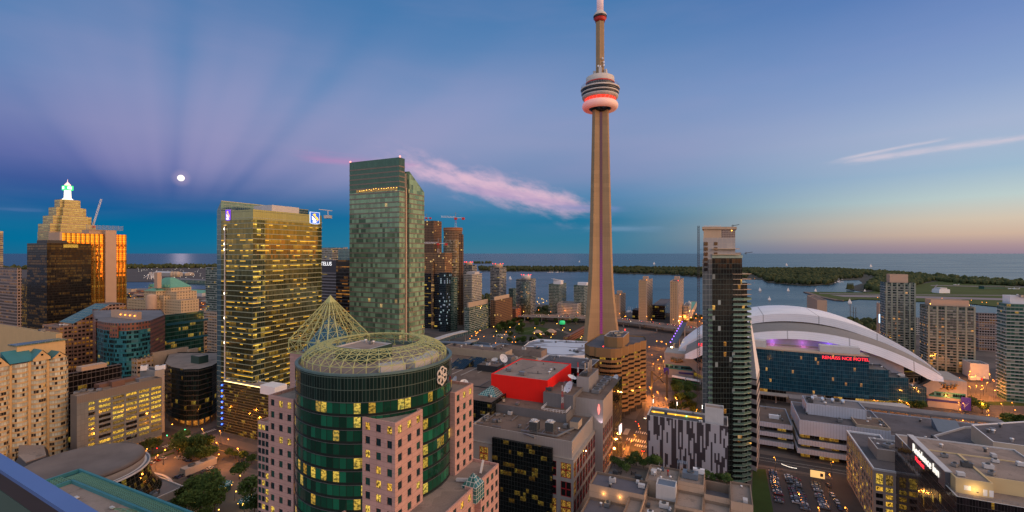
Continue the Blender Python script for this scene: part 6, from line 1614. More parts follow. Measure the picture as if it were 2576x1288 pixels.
shed('long green grey warehouse on the far quay',430,516,712,1900,60,14,'condoG','roof_grey')
shed('white curved roof hall near the rail lands',443,508,742,1350,40,10,'offwhite','copper',7)
shed('grey depot building beyond the rail lands',332,366,735,1500,40,8,'beige_conc','roof_grey',2)
shed('brown low warehouse by the lit viaduct',458,500,757,1150,40,9,'goldstone','gravel_brown')
for k_,x in enumerate((433,440,447)):
 p=P(x,HY,2450);t=thing('silo','tan storage silo in the row on the port quay','silo',(p.x,p.y,.3),'storage silos at the port');MB().lathe((p.x,p.y),[(10,.3),(10,26),(0.5,31)],14).build('drum',M['beige_conc'],t)
for lab,x,lean in(('white portal crane with a leaning jib on the port quay, left one',379,-1),('white portal crane beside the leaning one on the port quay',389,1)):
 p=P(x,HY,2250);t=thing('port_crane',lab,'crane',(p.x,p.y,0));mb=MB()
 for s1 in(-1,1):
  for s2 in(-1,1):mb.beam((p.x+11*s1,p.y+8*s2,0),(p.x+3*s1,p.y+3*s2,30),2.2,2.2)
 mb.build('portal',M['white'],t);MB().beam((p.x,p.y,28),(p.x+34*lean*(1 if lean<0 else.35),p.y,6 if lean<0 else 44),2.6,2.6).build('jib',M['white'],t);MB().box((p.x,p.y,28),9,9,7).build('cab',M['offwhite'],t)
p=P(442,HY,2080);t=thing('cargo_ship','long dark red cargo ship moored at the port quay','ship',(p.x,p.y,-1));L_=82
hl=[(-L_,-8),(L_*.9,-8),(L_,0),(L_*.9,8),(-L_,8)];d1=Vector((.97,.24,0));d2=Vector((-.24,.97,0))
M['hull_red']=flat('ship_red',(.16,.03,.03),.6)
MB().prism([Vector((p.x,p.y,0))+d1*a+d2*b_ for a,b_ in hl],-1,10,0).build('hull',M['hull_red'],t)
q=Vector((p.x,p.y,0))-d1*66;MB().box((q.x,q.y,10),16,13,13,math.atan2(d1.y,d1.x)).build('bridge_house',M['white'],t);MB().tube((q.x-4,q.y,23),(q.x-4,q.y,30),2,8).build('funnel',M['hull_red'],t)
for k_ in range(5):q=Vector((p.x,p.y,0))+d1*(-40+22*k_);MB().box((q.x,q.y,10),16,11,2.5,math.atan2(d1.y,d1.x)).build('hatch_cover',M['steel'],t)
vd=[P(452,HY,1210),P(480,HY,1190),P(515,HY,1150),P(560,HY,1120)]
for q in vd:q.z=0
t=thing('viaduct','lit road viaduct far left of the gold bank','viaduct',vd[1]);ribbon(vd,-7,7,7,9,'deck','concrete',t)
for q in vd:MB().beam((q.x,q.y,0),(q.x,q.y,7),2,2).build('pier',M['concrete'],t)
r2=random.Random(3)
for i in range(26):
 x=r2.uniform(455,548)if i<14 else r2.uniform(322,372);y=r2.uniform(742,790)if i<14 else r2.uniform(738,756)
 c_=G(x,y);w_,l_,hh=r2.uniform(14,34),r2.uniform(12,24),r2.uniform(5,14)
 q=[c_+U*a+V*b_ for a,b_ in((0,0),(l_,0),(l_,w_),(0,w_))]
 t=building('low_block','small low city block among the dim streets left of the gold bank','building',q,'low blocks left of the gold bank');block(t,q,0,hh,M[r2.choice(['beigewin','brick','dkstrip','beige_conc'])],M['gravel_dark'],.5,.5)
 # BLACK APARTMENT TOWER UNDER CONSTRUCTION
bx0,bx1=P(1766.5,HY,251).x,P(1866,HY,251).x
def rect(x0,x1,y0,y1):s0,s1=(y0-251)*.44,(y1-251)*.44;return[Vector((x0+s0,y0,0)),Vector((x1+s0,y0,0)),Vector((x1+s1,y1,0)),Vector((x0+s1,y1,0))]
kt=thing('apartment_tower','tall black glass apartment tower under construction with green glass balconies','apartment tower',((bx0+bx1)/2,262,0))
xm=P(1791,HY,251).x;zm=zat(648,251);zu=zat(576,251)
M['blk']=facade('black_tower_glass',1.55,2.84,(.07,1),(.09,1),(.010,.012,.012),(.020,.022,.020),(.03,.055,.052),lit=.010,litc=(1,.5,.06),lits=.9,rough=.07,metal=.25,seed=121,grp=2,tilt=.012,dots=.006,blind=.03,blindc=(.30,.36,.36))
M['blkb']=facade('blue_tower_glass',1.9,2.84,(.06,1),(.06,1),(.07,.10,.13),(.10,.14,.17),(.20,.23,.25),lit=.0,rough=.12,metal=.5,seed=122,tilt=.01)
MB().prism(rect(xm,bx1,251,274),0,zm,0,cap=False).build('black_glass_wall',M['blk'],kt)
MB().prism(rect(bx0,xm-.05,250.6,273),0,zat(652,251),0,cap=True).build('blue_glass_wall',M['blkb'],kt)
MB().face([(p.x,p.y,zm)for p in rect(xm,bx1,251,274)]).build('roof',M['concrete'],kt)
M['greenedge']=flat('green_slab_edge',(.30,.40,.33),.5,var=.1)
MB().prism(rect(xm-.2,bx1+.3,250.6,251.4),zm-.2,zm+1.3,0,bottom=True).build('roof_parapet',M['greenedge'],kt)
M['greenrail']=flat('green_glass_rail',(.14,.25,.20),.12,.35,var=.15)
xb=P(1893,HY,251).x;mb=MB()
MB().prism(rect(bx1+.05,bx1+3.0,253.5,272),0,zat(712,251),0,cap=True).build('recessed_wall',M['blk'],kt)
nfl=int(zat(730,251)/2.84)
for k_ in range(1,nfl+5):
 z=2.84*k_;done=k_<nfl
 mb=MB();x0=xm+(bx1-xm)*.68
 q=[Vector((x0,250.0,0)),Vector((bx1+.4,249.7,0)),Vector((xb,252.4,0)),Vector((xb,262,0)),Vector((bx1,266,0)),Vector((bx1,251.2,0)),Vector((x0,251.1,0))]
 mb.prism(q,z,z+.26,1,bottom=True)
 if done:
  for a,b_ in((q[0],q[1]),(q[1],q[2]),(q[2],q[3])):mb.wallq(a,b_,z+.26,z+1.3)
 mb.build('balcony',[M['greenrail'],M['beige_conc']if not done else M['greenedge']],kt)
for k_ in range(1,nfl):
 z=2.84*k_
 if k_>nfl-3:continue
 MB().prism(rect(xm-2.3,xm+.2,249.8,250.7),z,z+1.1,0,bottom=True).build('small_balcony',M['greenrail'],kt)
xc_=P(1849,HY,251).x
M['crownpan']=facade('crown_panels',2.6,2.84,(.03,1),(.03,1),(.30,.30,.31),(.36,.355,.35),(.48,.43,.38),lit=0,rough=.6,metal=0,seed=123)
MB().prism(rect(bx0+.4,xc_,251.2,270),zat(652,251),zat(598,251),0,cap=True).build('crown_wall',M['crownpan'],kt)
M['meshwall']=facade('crown_mesh',.9,1.1,(.12,1),(.1,1),(.14,.11,.11),(.17,.14,.135),(.40,.36,.33),lit=0,metal=.2,rough=.6,seed=124)
xg=P(1815,HY,251).x
MB().prism(rect(xg,xc_,251.2,270),zat(598,251)+.02,zat(577,251),0,cap=True).build('mesh_screen',M['meshwall'],kt)
MB().prism(rect(bx0+.6,xg-.1,251.3,270),zat(598,251)+.02,zat(577,251),0,cap=True).build('tan_crown_panel',M['beige_conc'],kt)
MB().prism(rect(bx0-.2,xc_+.8,250.6,270.5),zat(577,251)+.05,zat(570.5,251),0,cap=True,bottom=True).build('crown_cap',flat('weathered_tan',(.42,.32,.23),.8,var=.2),kt)
for y in(627,641):MB().prism(rect(xm,xc_+2.4,249.6,251.1),zat(y,251),zat(y,251)+.4,0,bottom=True).build('crown_balcony',M['beige_conc'],kt)
for r_,y in enumerate((609,622,635,648,661,674)):
 MB().prism(rect(bx0+.9,bx0+2.9,250.45,251.6),zat(y+8,251),zat(y,251),0,bottom=True).build('crown_window',M['cbpane'],kt)
 if r_<3:MB().prism(rect(xm+1.0,xm+2.9,251.0,251.5),zat(y+8,251),zat(y,251),0,bottom=True).build('crown_window',M['cbpane'],kt)
MB().sphere((P(1840,HY,251).x,250.9,zat(580,251)),.3,6,4).build('work_lamp',M['lamp_y'],kt)
mb=MB()
for x in(1771,1785,1800,1812):p=P(x,HY,255);mb.beam((p.x,255,zat(570.5,251)),(p.x,255,zat(566,251)),.18,.18)
for y in(567,569):mb.beam((P(1771,HY,255).x,255,zat(y,252)),(P(1812,HY,255).x,255,zat(y,252)),.16,.16)
mb.build('guard_scaffold',M['offwhite'],kt)
for x,y in((1843,570),(1876,640)):
 p=P(x,HY,256);z=zat(y,251);mb=MB();mb.beam((p.x,256,z),(p.x,256,z+1.4),.25,.25);mb.beam((p.x-1,256,z+.6),(p.x+2.6,254,z+1.3),.3,.3);mb.build('davit_crane',M['steel_dark'],kt)
mb=MB();mb.prism(rect(xm+(bx1-xm)*.45,bx1-.3,256,272),zm,zm+2.8,0,cap=True);mb.build('rooftop_room',M['concrete'],kt)
rail(kt,[(xc_,251.6,zm+1.3),(bx1,251.6,zm+1.3)],1.2,M['steel_dark'],step=2)
hm=P(1756.5,HY,251);hm.z=0;mst=thing('hoist_mast','thin dark lattice hoist mast standing beside the black tower','hoist mast',hm)
M['darkred']=flat('dark_rust_steel',(.05,.03,.035),.6);ivy_mast(mst,hm,zat(568,251),1.5,[M['darkred'],M['dark']],'mast',6.0)
for z in range(10,142,12):MB().beam((hm.x+.3,hm.y,z),(bx0+.3,hm.y+.5,z),.12,.12).build('wall_tie',M['darkred'],mst)
M['chk']=facade('white_black_wall',30,5.6,(.0,1),(.5,1),(.015,.015,.02),(.02,.02,.025),(.50,.46,.45),lit=0,rough=.3,metal=.2,seed=125,fvar=.06)
rw=[P(1884,HY,272),P(1903,HY,268),P(1910,HY,290),P(1884,HY,296)]
for p in rw:p.z=0
MB().prism(rw,0,zat(952,270),0).build('checkered_wing',M['chk'],kt)
rw2=[Vector((p.x,p.y,0))for p in rw];mb=MB();z0=zat(952,270);zt_=zat(815,270)
for i in range(4):
 j=(i+1)%4;a,b_=rw2[i],rw2[j];tp_=[rw2[0],rw2[0].lerp(rw2[1],.15),rw2[3].lerp(rw2[2],.15),rw2[3]]
 mb.face([(a.x,a.y,z0),(b_.x,b_.y,z0),(tp_[j].x,tp_[j].y,zt_),(tp_[i].x,tp_[i].y,zt_)])
mb.build('flared_white_side',M['white'],kt)
# BLACK AND WHITE STRIPED BLOCK
st0=P(1831,HY,222);st0.z=0;sL_=hit(st0,V,1627);zs=43.0
stp=[st0,st0+U*15,st0+U*15+V*sL_,st0+V*sL_]
stt=building('striped_block','block clad in a vertical barcode of black and pale grey panels','building',stp)
m,t,b=newmat('barcode_panels');u,v=t.sep(t.n('ShaderNodeUVMap').outputs[0])[:2]
iu=t.m('FLOOR',t.m('DIVIDE',u,.8));off=t.white(t.xyz(iu,1.5,4.5));o3=t.sep(off[1])
iv=t.m('FLOOR',t.m('DIVIDE',t.m('ADD',v,t.m('MULTIPLY',o3[0],30.0)),t.fmix(o3[1],4.5,12.0)))
c1=t.white(t.xyz(t.m('FLOOR',t.m('DIVIDE',iu,1.6)),iv,9.5))[0];c2=t.white(t.xyz(iu,iv,2.5))[0]
on=t.m('GREATER_THAN',t.m('ADD',t.m('MULTIPLY',c1,.7),t.m('MULTIPLY',c2,.3)),.52)
sm=t.m('LESS_THAN',t.m('FRACT',t.m('DIVIDE',u,.23)),.12);f=t.fmix(sm,1.0,.82)
c=t.mix(on,(.045,.036,.042,1),(.42,.40,.42,1));t.set(b.inputs['Base Color'],t.mix(1.0,c,t.xyz(f,f,f),'MULTIPLY'));b.inputs['Roughness'].default_value=.5
M['barcode']=m
block(stt,stp,0,zs,m,M['gravel_dark'],.9,.35,copem=M['offwhite'])
pl_=[st0+V*12+U*8,st0+V*12+U*9,st0+V*37+U*9,st0+V*37+U*8]
MB().prism(pl_,zs,zs+.5,0).build('lit_planter',glow('planter_light',(1,.55,.03),.75),stt)
for k_ in range(5):q=st0+V*(14+5.4*k_)+U*7.4;MB().sphere((q.x,q.y,zs+.6),.28,6,4).build('deck_lamp',M['lamp_g']if k_%2 else M['lamp_y'],stt)
sb=[st0+V*2+U*3,st0+V*2+U*9,st0+V*10.5+U*9,st0+V*10.5+U*3];block(stt,sb,zs,zs+7.5,M['offwhite'],M['gravel'],.6,.3,'stair_box_wall','stair_box_roof')
for k_,(v_,u_)in enumerate(((36.5,9),(24.5,10),(12.2,10))):
 q=st0+V*v_+U*u_;mb=MB();mb.tube((q.x,q.y,zs),(q.x,q.y,zs+6.5),.09,6);mb.build('lamp_pole',M['steel'],stt)
 for h_ in(6.3,5.6,4.9):MB().sphere((q.x+.3,q.y,zs+h_),.2,6,4).build('pole_lamp',M['lamp_w'],stt)
 # TAN BUILDING ROOFS, bottom
O_=P(1888,HY,185);O_.z=0;A1,B1=V,-U
tb=thing('tan_building','tan stone building seen from above with many stepped roofs and terraces','apartment building',O_+V*25-U*12)
M['tanw']=stone('tan_panels',4.0,3.4,9);
nt0=M['tanw'].node_tree
for n_ in nt0.nodes:
 if n_.type=='MIX' and n_.inputs[6].is_linked is False:n_.inputs[6].default_value=(.50,.36,.255,1)
def loc(a,b_):return O_+A1*a+B1*b_
def tblk(a0,a1,b0,b1,z,rm='gravel',par=1.0,z0=0,wm='tanw',nm='wall'):
 q=[loc(a0,b0),loc(a1,b0),loc(a1,b1),loc(a0,b1)];ar=sum(q[i].x*q[(i+1)%4].y-q[(i+1)%4].x*q[i].y for i in range(4))
 if ar<0:q.reverse()
 return block(tb,q,z0,z,M[wm],M[rm],par,.4,nm,nm.replace('wall','roof')if 'wall' in nm else 'roof')
M['bluegravel']=flat('blue_grey_deck',(.115,.11,.13),.85,var=.15)
tblk(0,7.6,-1,16,33,'gravel');tblk(7.7,17,1,13,29.5,'bluegravel',3.6);tblk(17.1,27,-1,11.2,34.8,'gravel',.7);tblk(17.1,27,11.3,24,31)
tblk(7.7,17,13.1,26,30);tblk(0,7.6,16.1,30,29)
tblk(27.1,39.5,-2,13,33.5,'gravel',.8);tblk(27.1,34.5,13.1,19,35.8,'bluegrey',.3,wm='offwhite');tblk(27.1,38,19.1,38,29.5,'gravel',1.0);tblk(20,27,24.1,40,28,'bluegravel',3)
tblk(39.6,57,-4,13,30.5,'paving',1.1);tblk(38.1,60,13.1,25,32.6,'bluegravel',1.0);tblk(44,60,25.1,42,27.5,'bluegravel',1.0);tblk(38.1,43.9,25.1,42,31,'gravel',1.0)
for a in range(6):
 w_=win_mesh(2.0,2.6,M['wglass2']if a%2 else M['pane_dim'],M['wframe'],2,1)
 for zz in(26.2,22.6):
  q=loc(8.6+a*3.1,(26 if a<3 else 24)+.06);o=bpy.data.objects.new('window',w_);COL.objects.link(o);o.parent=tb;o.location=Vector((q.x,q.y,zz))-Vector(tb.location);o.rotation_euler=(0,0,-AY)
for a,b_,z,sx,sy,sz,mm_ in((22.5,5,34.8,6,4,2.2,'bluegrey'),(52,18,32.6,2.6,1.6,1.7,'offwhite'),(31,23,29.5,3.4,2.4,1.6,'offwhite'),(35,31,29.5,2.2,1.8,1.6,'white'),(31,29,29.5,1.6,1.6,.8,'bluegrey'),(23.5,31,28,4.2,6,3.2,'steel'),(19.5,0,34.8,4.5,1.6,2.0,'white'),(34.0,1,33.5,1.2,.8,1.4,'bluegrey')):
 q=loc(a,b_);unit(tb,(q.x,q.y,z),sx,sy,sz,-AY,M[mm_],True)
mb=MB()
for k_ in range(6):q0,q1=loc(28.6+.0,24+k_*1.8),loc(28.6,25.5+k_*1.8);mb.tube((q0.x,q0.y,30.6),(q1.x,q1.y,30.6),.55,8)
mb.build('silver_duct',flat('silver_duct',(.42,.46,.52),.35,.5),tb)
for a,b_,mm_ in((30,9,'white'),(33.5,11,'white'),(36.5,8,'white'),(31.5,4,'redpaint'),(34.5,4.5,'offwhite')):
 q=loc(a,b_);MB().lathe((q.x,q.y),[(.22,33.5),(.22,35.2),(.5,35.3),(.5,35.7),(.1,35.9)],10).build('vent_pipe',M[mm_],tb)
mb=MB();q=loc(26,-2.2)
for k_ in range(8):a,b_=loc(24.2+k_*.55,-3.6),loc(24.2+k_*.55,-.6);mb.beam((a.x,a.y,37.6),(b_.x,b_.y,37.6),.3,.2)
for a in(24.2,28.0):
 for b__ in(-3.6,-.6):p=loc(a,b__);mb.beam((p.x,p.y,34.8),(p.x,p.y,37.5),.2,.2)
mb.build('blue_pergola',M['bluegrey'],tb)
for a0,b0,a1,b1 in((39.6,-4.5,57,-4.5),(27,-3,39.6,-3),(48,-4.5,48,-9),(17,-2,27,-2)):
 mb=MB();p,q=loc(a0,b0),loc(a1,b1);mb.beam((p.x,p.y,31.4),(q.x,q.y,31.4),.5,2.4);mb.build('planter_wall',M['tanw'],tb)
tblk(39.6,57.4,-12,-4.8,29.6,'grass',.8);tblk(6,27,-5,-2.3,31,'grass',.8)
def chairset(a,b_):
 c_=loc(a,b_);t=thing('patio_table','dark round patio table on the tan roof terrace','patio table',(c_.x,c_.y,30.5),'patio furniture on the terrace')
 MB().lathe((c_.x,c_.y),[(.08,30.5),(.08,31.2),(.6,31.22),(.6,31.27),(.01,31.3)],12).build('table_top',M['dark'],t)
 for k_ in range(4):
  x,y=c_.x+1.1*cos(k_*pi/2+.5),c_.y+1.1*sin(k_*pi/2+.5);q=thing('patio_chair','dark metal patio chair drawn up to a round table on the tan roof terrace','patio chair',(x,y,30.5),'chairs on the terrace')
  mb=MB();mb.box((x,y,30.92),.5,.5,.06,k_*pi/2+.5);mb.build('seat',M['dark'],q);mb=MB();mb.box((x+.24*cos(k_*pi/2+.5),y+.24*sin(k_*pi/2+.5),30.95),.05,.5,.5,k_*pi/2+.5);mb.build('backrest',M['dark'],q)
  for s1 in(-1,1):
   for s2 in(-1,1):MB().beam((x+.2*s1,y+.2*s2,30.5),(x+.2*s1,y+.2*s2,30.92),.04,.04).build('leg',M['dark'],q)
chairset(52,5);chairset(46,3)
for a,b_,rr_ in((53.5,-1.5,1.6),(50.0,-2.0,1.2)):
 c_=loc(a,b_);t=thing('patio_umbrella','black patio umbrella on the tan roof terrace'+(', larger one' if rr_>1.5 else ', smaller one'),'umbrella',(c_.x,c_.y,30.5));MB().tube((c_.x,c_.y,30.5),(c_.x,c_.y,33),.04,6).build('pole',M['steel'],t);MB().lathe((c_.x,c_.y),[(rr_,32.4),(.05,33.1)],8,smooth=False).build('canopy',M['dark'],t)
for a,b_ in((54,34.6),(47.5,33.6)):
 c_=loc(a,25.0+.3);MB().sphere((c_.x,c_.y,30.9),.22,8,5).build('wall_lamp',M['lamp_y'],tb)
 pl0=bpy.data.lights.new('wall_lamp_light','POINT');pl0.energy=120;pl0.color=(1,.55,.2);pl0.shadow_soft_size=.3;o=bpy.data.objects.new('wall_lamp_light',pl0);COL.objects.link(o);o.parent=tb;o.location=Vector((c_.x,c_.y,30.9))-U*.6-Vector(tb.location)
 # CONVENTION CENTRE
K0=P(2010,HY,288);K0.z=0
ccp=[K0,K0-V*46,K0-V*46+U*40,K0+U*40]
cvt=building('convention_centre','wide grey white convention centre with three stepped metal fascias along the street','convention centre',ccp)
M['fascia']=ribs('pale_fascia',(.56,.60,.68),1.5,.25)
M['darkglz']=facade('recessed_glazing',2.5,3.0,(.06,1),(.1,.9),(.02,.018,.015),(.04,.035,.03),(.06,.055,.05),lit=.35,litc=(1,.52,.04),lits=.45,seed=131,grp=2)
def slabU(a0,a1,u0,u1,z0,z1,wm,rm,nm,par=.6):
 q=[K0-V*a0+U*u0,K0-V*a1+U*u0,K0-V*a1+U*u1,K0-V*a0+U*u1]
 return block(cvt,q,z0,z1,M[wm],M[rm],par,.5,nm+'_wall',nm+'_roof',v0=z0)
slabU(0,46,0,40,14.2,22.6,'fascia','gravel_dark','upper');slabU(.6,50,.6,38,11.8,14.2,'darkglz','gravel_dark','glazing',0)
slabU(-.8,54,-2.2,36,8.6,11.4,'fascia','gravel_dark','middle',.4);slabU(.6,54,-.5,34,6.8,8.6,'darkglz','gravel_dark','glazing',0);slabU(-1.6,58,-4.4,34,3.8,6.4,'fascia','roof_grey','lower',.4);slabU(.6,56,0,34,0,3.8,'darkglz','gravel_dark','street_glazing',0)
slabU(-46,-2.5,10,46,12.5,15.0,'fascia','gravel_brown','east_upper');slabU(-46,-2.5,11.2,44,10.3,12.5,'darkglz','roof_grey','glazing',0);slabU(-46,-2.5,7,42,7.6,10.0,'fascia','roof_grey','east_middle',.3)
slabU(-46,-2.5,9,40,5.6,7.6,'darkglz','roof_grey','glazing',0);slabU(-46,-2.5,3.5,38,2.8,5.4,'fascia','roof_grey','east_lower',.3);slabU(-46,-2.5,8,36,0,2.8,'darkglz','roof_grey','glazing',0)
q=K0+V*12+U*22;MB().box((q.x,q.y,15.0),2.2,6,2.4,-AY+pi/2).build('roof_hatch',M['white'],cvt)
slabU(6,38,16,34,22.6,29.2,'fascia','roof_grey','penthouse',.5)
for k_ in range(4):
 q=K0-V*(11+5.6*k_)+U*26;mb=MB();mb.tube((q.x,q.y,29.2),(q.x,q.y,31.2),.9,10);mb.tube((q.x,q.y,31.2),(q.x-1.2,q.y-1.6,32.0),.9,10);mb.build('roof_cowl',flat('bright_duct',(.55,.58,.62),.3,.6)if k_==0 else bpy.data.materials['bright_duct'],cvt)
slabU(30,46.5,2,20,22.6,23.6,'beige_conc','gravel_brown','brown_roof',.8)
slabU(46.6,118,6,52,6,18.6,'fascia','gravel_dark','west',.6);slabU(46.6,116,10,50,0,6,'darkglz','gravel_dark','glazing',0)
a=K0-V*76+U*26;q=[a,a-V*12,a-V*12+U*10,a+U*10];mb=MB()
mb.face([(q[0].x,q[0].y,18.9),(q[1].x,q[1].y,18.9),(q[2].x,q[2].y,24),(q[3].x,q[3].y,24)],[(0,0),(12,0),(12,11),(0,11)]);mb.face([(q[3].x,q[3].y,18.7),(q[0].x,q[0].y,18.7),(q[0].x,q[0].y,18.9),(q[3].x,q[3].y,24)]);mb.face([(q[1].x,q[1].y,18.7),(q[2].x,q[2].y,18.7),(q[2].x,q[2].y,24),(q[1].x,q[1].y,18.9)]);mb.face([(q[2].x,q[2].y,18.7),(q[3].x,q[3].y,18.7),(q[3].x,q[3].y,24),(q[2].x,q[2].y,24)])
mb.build('tilted_skylight',M['bluegrey'],cvt)
mb=MB();mb.prism([K0-V*2+U*64,K0-V*122+U*64,K0-V*122+U*74,K0-V*2+U*74],17.2,18.6,0,bottom=True);mb.build('long_canopy',M['roof_grey'],cvt)
for k_ in range(11):q=K0-V*(4+11.6*k_)+U*65;MB().beam((q.x,q.y,0),(q.x,q.y,17.2),1.0,1.0).build('canopy_column',M['concrete'],cvt)
# STADIUM
S0=(P(1702,HY,478)+P(2362,HY,395))/2;S0.z=0;SX=-V;SY=U
stm=thing('stadium','domed stadium with huge nested white arched roof panels','stadium',S0+SY*30)
def spt(x,u,z):p=S0+SX*x+SY*u;return Vector((p.x,p.y,z))
def arc(x,half,zs_,zc_):
 sag=zc_-zs_;Rr=(half*half+sag*sag)/(2*sag);x=max(-half,min(half,x));return zc_-Rr+math.sqrt(Rr*Rr-x*x)
m,t,b=newmat('roof_membrane');u,v=t.sep(t.n('ShaderNodeUVMap').outputs[0])[:2]
sm=t.m('LESS_THAN',t.m('FRACT',t.m('DIVIDE',v,6.0)),.07);sm2=t.m('LESS_THAN',t.m('FRACT',t.m('DIVIDE',u,46.0)),.02);nz=t.noise(t.n('ShaderNodeTexCoord').outputs['Object'],.04,5,.65)
f=t.m('MULTIPLY',t.fmix(nz,.80,1.18),t.m('MULTIPLY',t.fmix(sm,1.0,.66),t.fmix(sm2,1.0,.55)))
t.set(b.inputs['Base Color'],t.mix(1.0,(.80,.80,.84,1),t.xyz(f,f,f),'MULTIPLY'));b.inputs['Roughness'].default_value=.42
M['sroof']=m
M['recess']=flat('shaded_roof_membrane',(.22,.21,.20),.6,var=.12)  # darker copy of the roof membrane: shade between the panels painted in
def panel(name,half,zs_,zc_,u0,u1,th0,th1,mat,n=56,lean=0.0,drop=0.0,zmin=0.0):
 """arched roof panel from u0 to u1; th0/th1: depth of the front face at the crown and at the feet"""
 mb=MB();pr=None;s=0
 for i in range(n+1):
  x=-half+2*half*i/n;z=arc(x,half,zs_,zc_);f_=abs(x)/half;th=min(th0+(th1-th0)*f_**2,z-zmin)
  cur=(spt(x,u0,z),spt(x,u1,z-drop),spt(x,u0-lean,z-th),spt(x,u0+4,z-th))
  if pr:
   ds=(cur[0]-pr[0]).length
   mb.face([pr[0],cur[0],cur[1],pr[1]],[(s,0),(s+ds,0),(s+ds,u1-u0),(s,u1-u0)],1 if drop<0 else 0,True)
   mb.face([pr[2],cur[2],cur[0],pr[0]],[(s,1),(s+ds,1),(s+ds,th*3.6),(s,th*3.6)],0)
   mb.face([pr[3],cur[3],cur[2],pr[2]],[(s,1),(s+ds,1),(s+ds,2),(s,2)],0)
   s+=ds
  pr=cur
 return mb.build(name,[mat,M['recess']],stm)
panel('upper_roof_panel',107,24,70,0,78,7.2,6,m)
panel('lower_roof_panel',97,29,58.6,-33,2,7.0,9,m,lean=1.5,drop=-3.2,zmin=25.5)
mb=MB()
for i in range(40):
 for k_ in range(6):
  def q(i_,k__):
   x=-107+214*i_/40;e=k__/6;zz=arc(x,107,24,70);return spt(x*cos(e*pi/2*.9),78+60*sin(e*pi/2),24+(zz-24)*cos(e*pi/2*.95))
  mb.face([q(i,k_),q(i+1,k_),q(i+1,k_+1),q(i,k_+1)],[(i*5,k_*10),(i*5+5,k_*10),(i*5+5,k_*10+10),(i*5,k_*10+10)],0,True)
mb.build('rear_half_dome',m,stm)
m2,t,b=newmat('end_wall_purple')
x=t.sep(t.n('ShaderNodeUVMap').outputs[0])[0];b.inputs['Base Color'].default_value=(.5,.46,.5,1)
M['endwall']=flat('end_wall',(.50,.47,.49),.5,var=.1)
mb=MB()
for i in range(40):
 xa,xb_=-74+148*i/40,-74+148*(i+1)/40;za,zb2=arc(xa,97,29,58)-3,arc(xb_,97,29,58)-3
 mb.face([spt(xa,-27,0),spt(xb_,-27,0),spt(xb_,-27,zb2),spt(xa,-27,za)])
mb.build('end_wall',M['endwall'],stm)
for x,e_,cl in((-22,900,(.45,.12,.8)),(2,700,(.55,.12,.75)),(22,1300,(.22,.08,1.0)),(40,1300,(.18,.06,1.0))):
 al=bpy.data.lights.new('purple_floodlight','POINT');al.energy=e_;al.color=cl;al.shadow_soft_size=.6;o=bpy.data.objects.new('purple_floodlight',al);COL.objects.link(o);o.parent=stm;o.location=spt(x,-31,46.8)-Vector(stm.location)
mb=MB();ring=[spt(104*cos(a),36+92*sin(a),0)for a in[2*pi*i/48 for i in range(48)]]
ring=[Vector((p.x,p.y,0))for p in ring]
ar=sum(ring[i].x*ring[(i+1)%48].y-ring[(i+1)%48].x*ring[i].y for i in range(48))
if ar<0:ring.reverse()
M['stwall']=facade('stadium_wall',6,8,(.1,1),(.45,.9),(.02,.03,.04),(.03,.05,.06),(.30,.27,.25),lit=.15,lits=.3,seed=135)
mb.prism(ring,0,23,0);mb.build('bowl_wall',M['stwall'],stm)
def corner(x0,x1,u0,u1,zt_,sgn):
 q=[spt(x0,u0,0),spt(x1,u0,0),spt(x1,u1,0),spt(x0,u1,0)];q=[Vector((p.x,p.y,0))for p in q]
 ar=sum(q[i].x*q[(i+1)%4].y-q[(i+1)%4].x*q[i].y for i in range(4))
 if ar<0:q.reverse()
 MB().prism(q,0,zt_,0).build('corner_tower',M['concrete'],stm)
 a=spt((x0+x1)/2-sgn*34,u0-1,0);b_=spt((x0+x1)/2-sgn*6,u0-1,zt_-2);MB().beam(a,b_,5,8).build('raking_buttress',M['concrete'],stm)
 xa,xb_=(x0+1,x1-1);MB().prism([*(lambda w_:[w_[0],w_[1],w_[2],w_[3]])([Vector((p.x,p.y,0))for p in(spt(xa,u0-.3,0),spt(xb_,u0-.3,0),spt(xb_,u0+.2,0),spt(xa,u0+.2,0))])],9,13.5).build('corner_glazing',M['teal'],stm)
 MB().prism([Vector((p.x,p.y,0))for p in(spt(x0-sgn*14,u0-.6,0),spt(x1,u0-.6,0),spt(x1,u0-.25,0),spt(x0-sgn*14,u0-.25,0))],5.2,7.0).build('blue_fascia',flat('blue_banner',(.015,.02,.16),.5,var=.05),stm)
corner(92,117,-18,18,23.5,1);corner(-118,-90,-14,14,25.5,-1)
def banner(x,u,w_,z0,z1,lab):
 t=thing('banner',lab,'banner',spt(x,u,z0));q=[spt(x-w_/2,u,0),spt(x+w_/2,u,0),spt(x+w_/2,u+.3,0),spt(x-w_/2,u+.3,0)]
 MB().prism([Vector((p.x,p.y,0))for p in q],z0,z1).build('cloth',flat('banner_blue',(.05,.03,.30),.6),t);mb=MB()
 for k_ in range(3):mb.face([spt(x-w_*.35,u-.1,z0+(z1-z0)*(.25+.12*k_)),spt(x+w_*.05,u-.1,z0+(z1-z0)*(.42+.10*k_)),spt(x+w_*.4,u-.1,z0+(z1-z0)*(.66+.08*k_)),spt(x,u-.1,z0+(z1-z0)*(.36+.12*k_))])
 mb.build('white_swoosh',M['white'],t)
banner(116,-19,6,.5,11,'tall purple blue banner with a white swoosh on the right stadium corner');banner(-116,-15,5,3,10,'blue banner with white strokes on the left stadium corner')
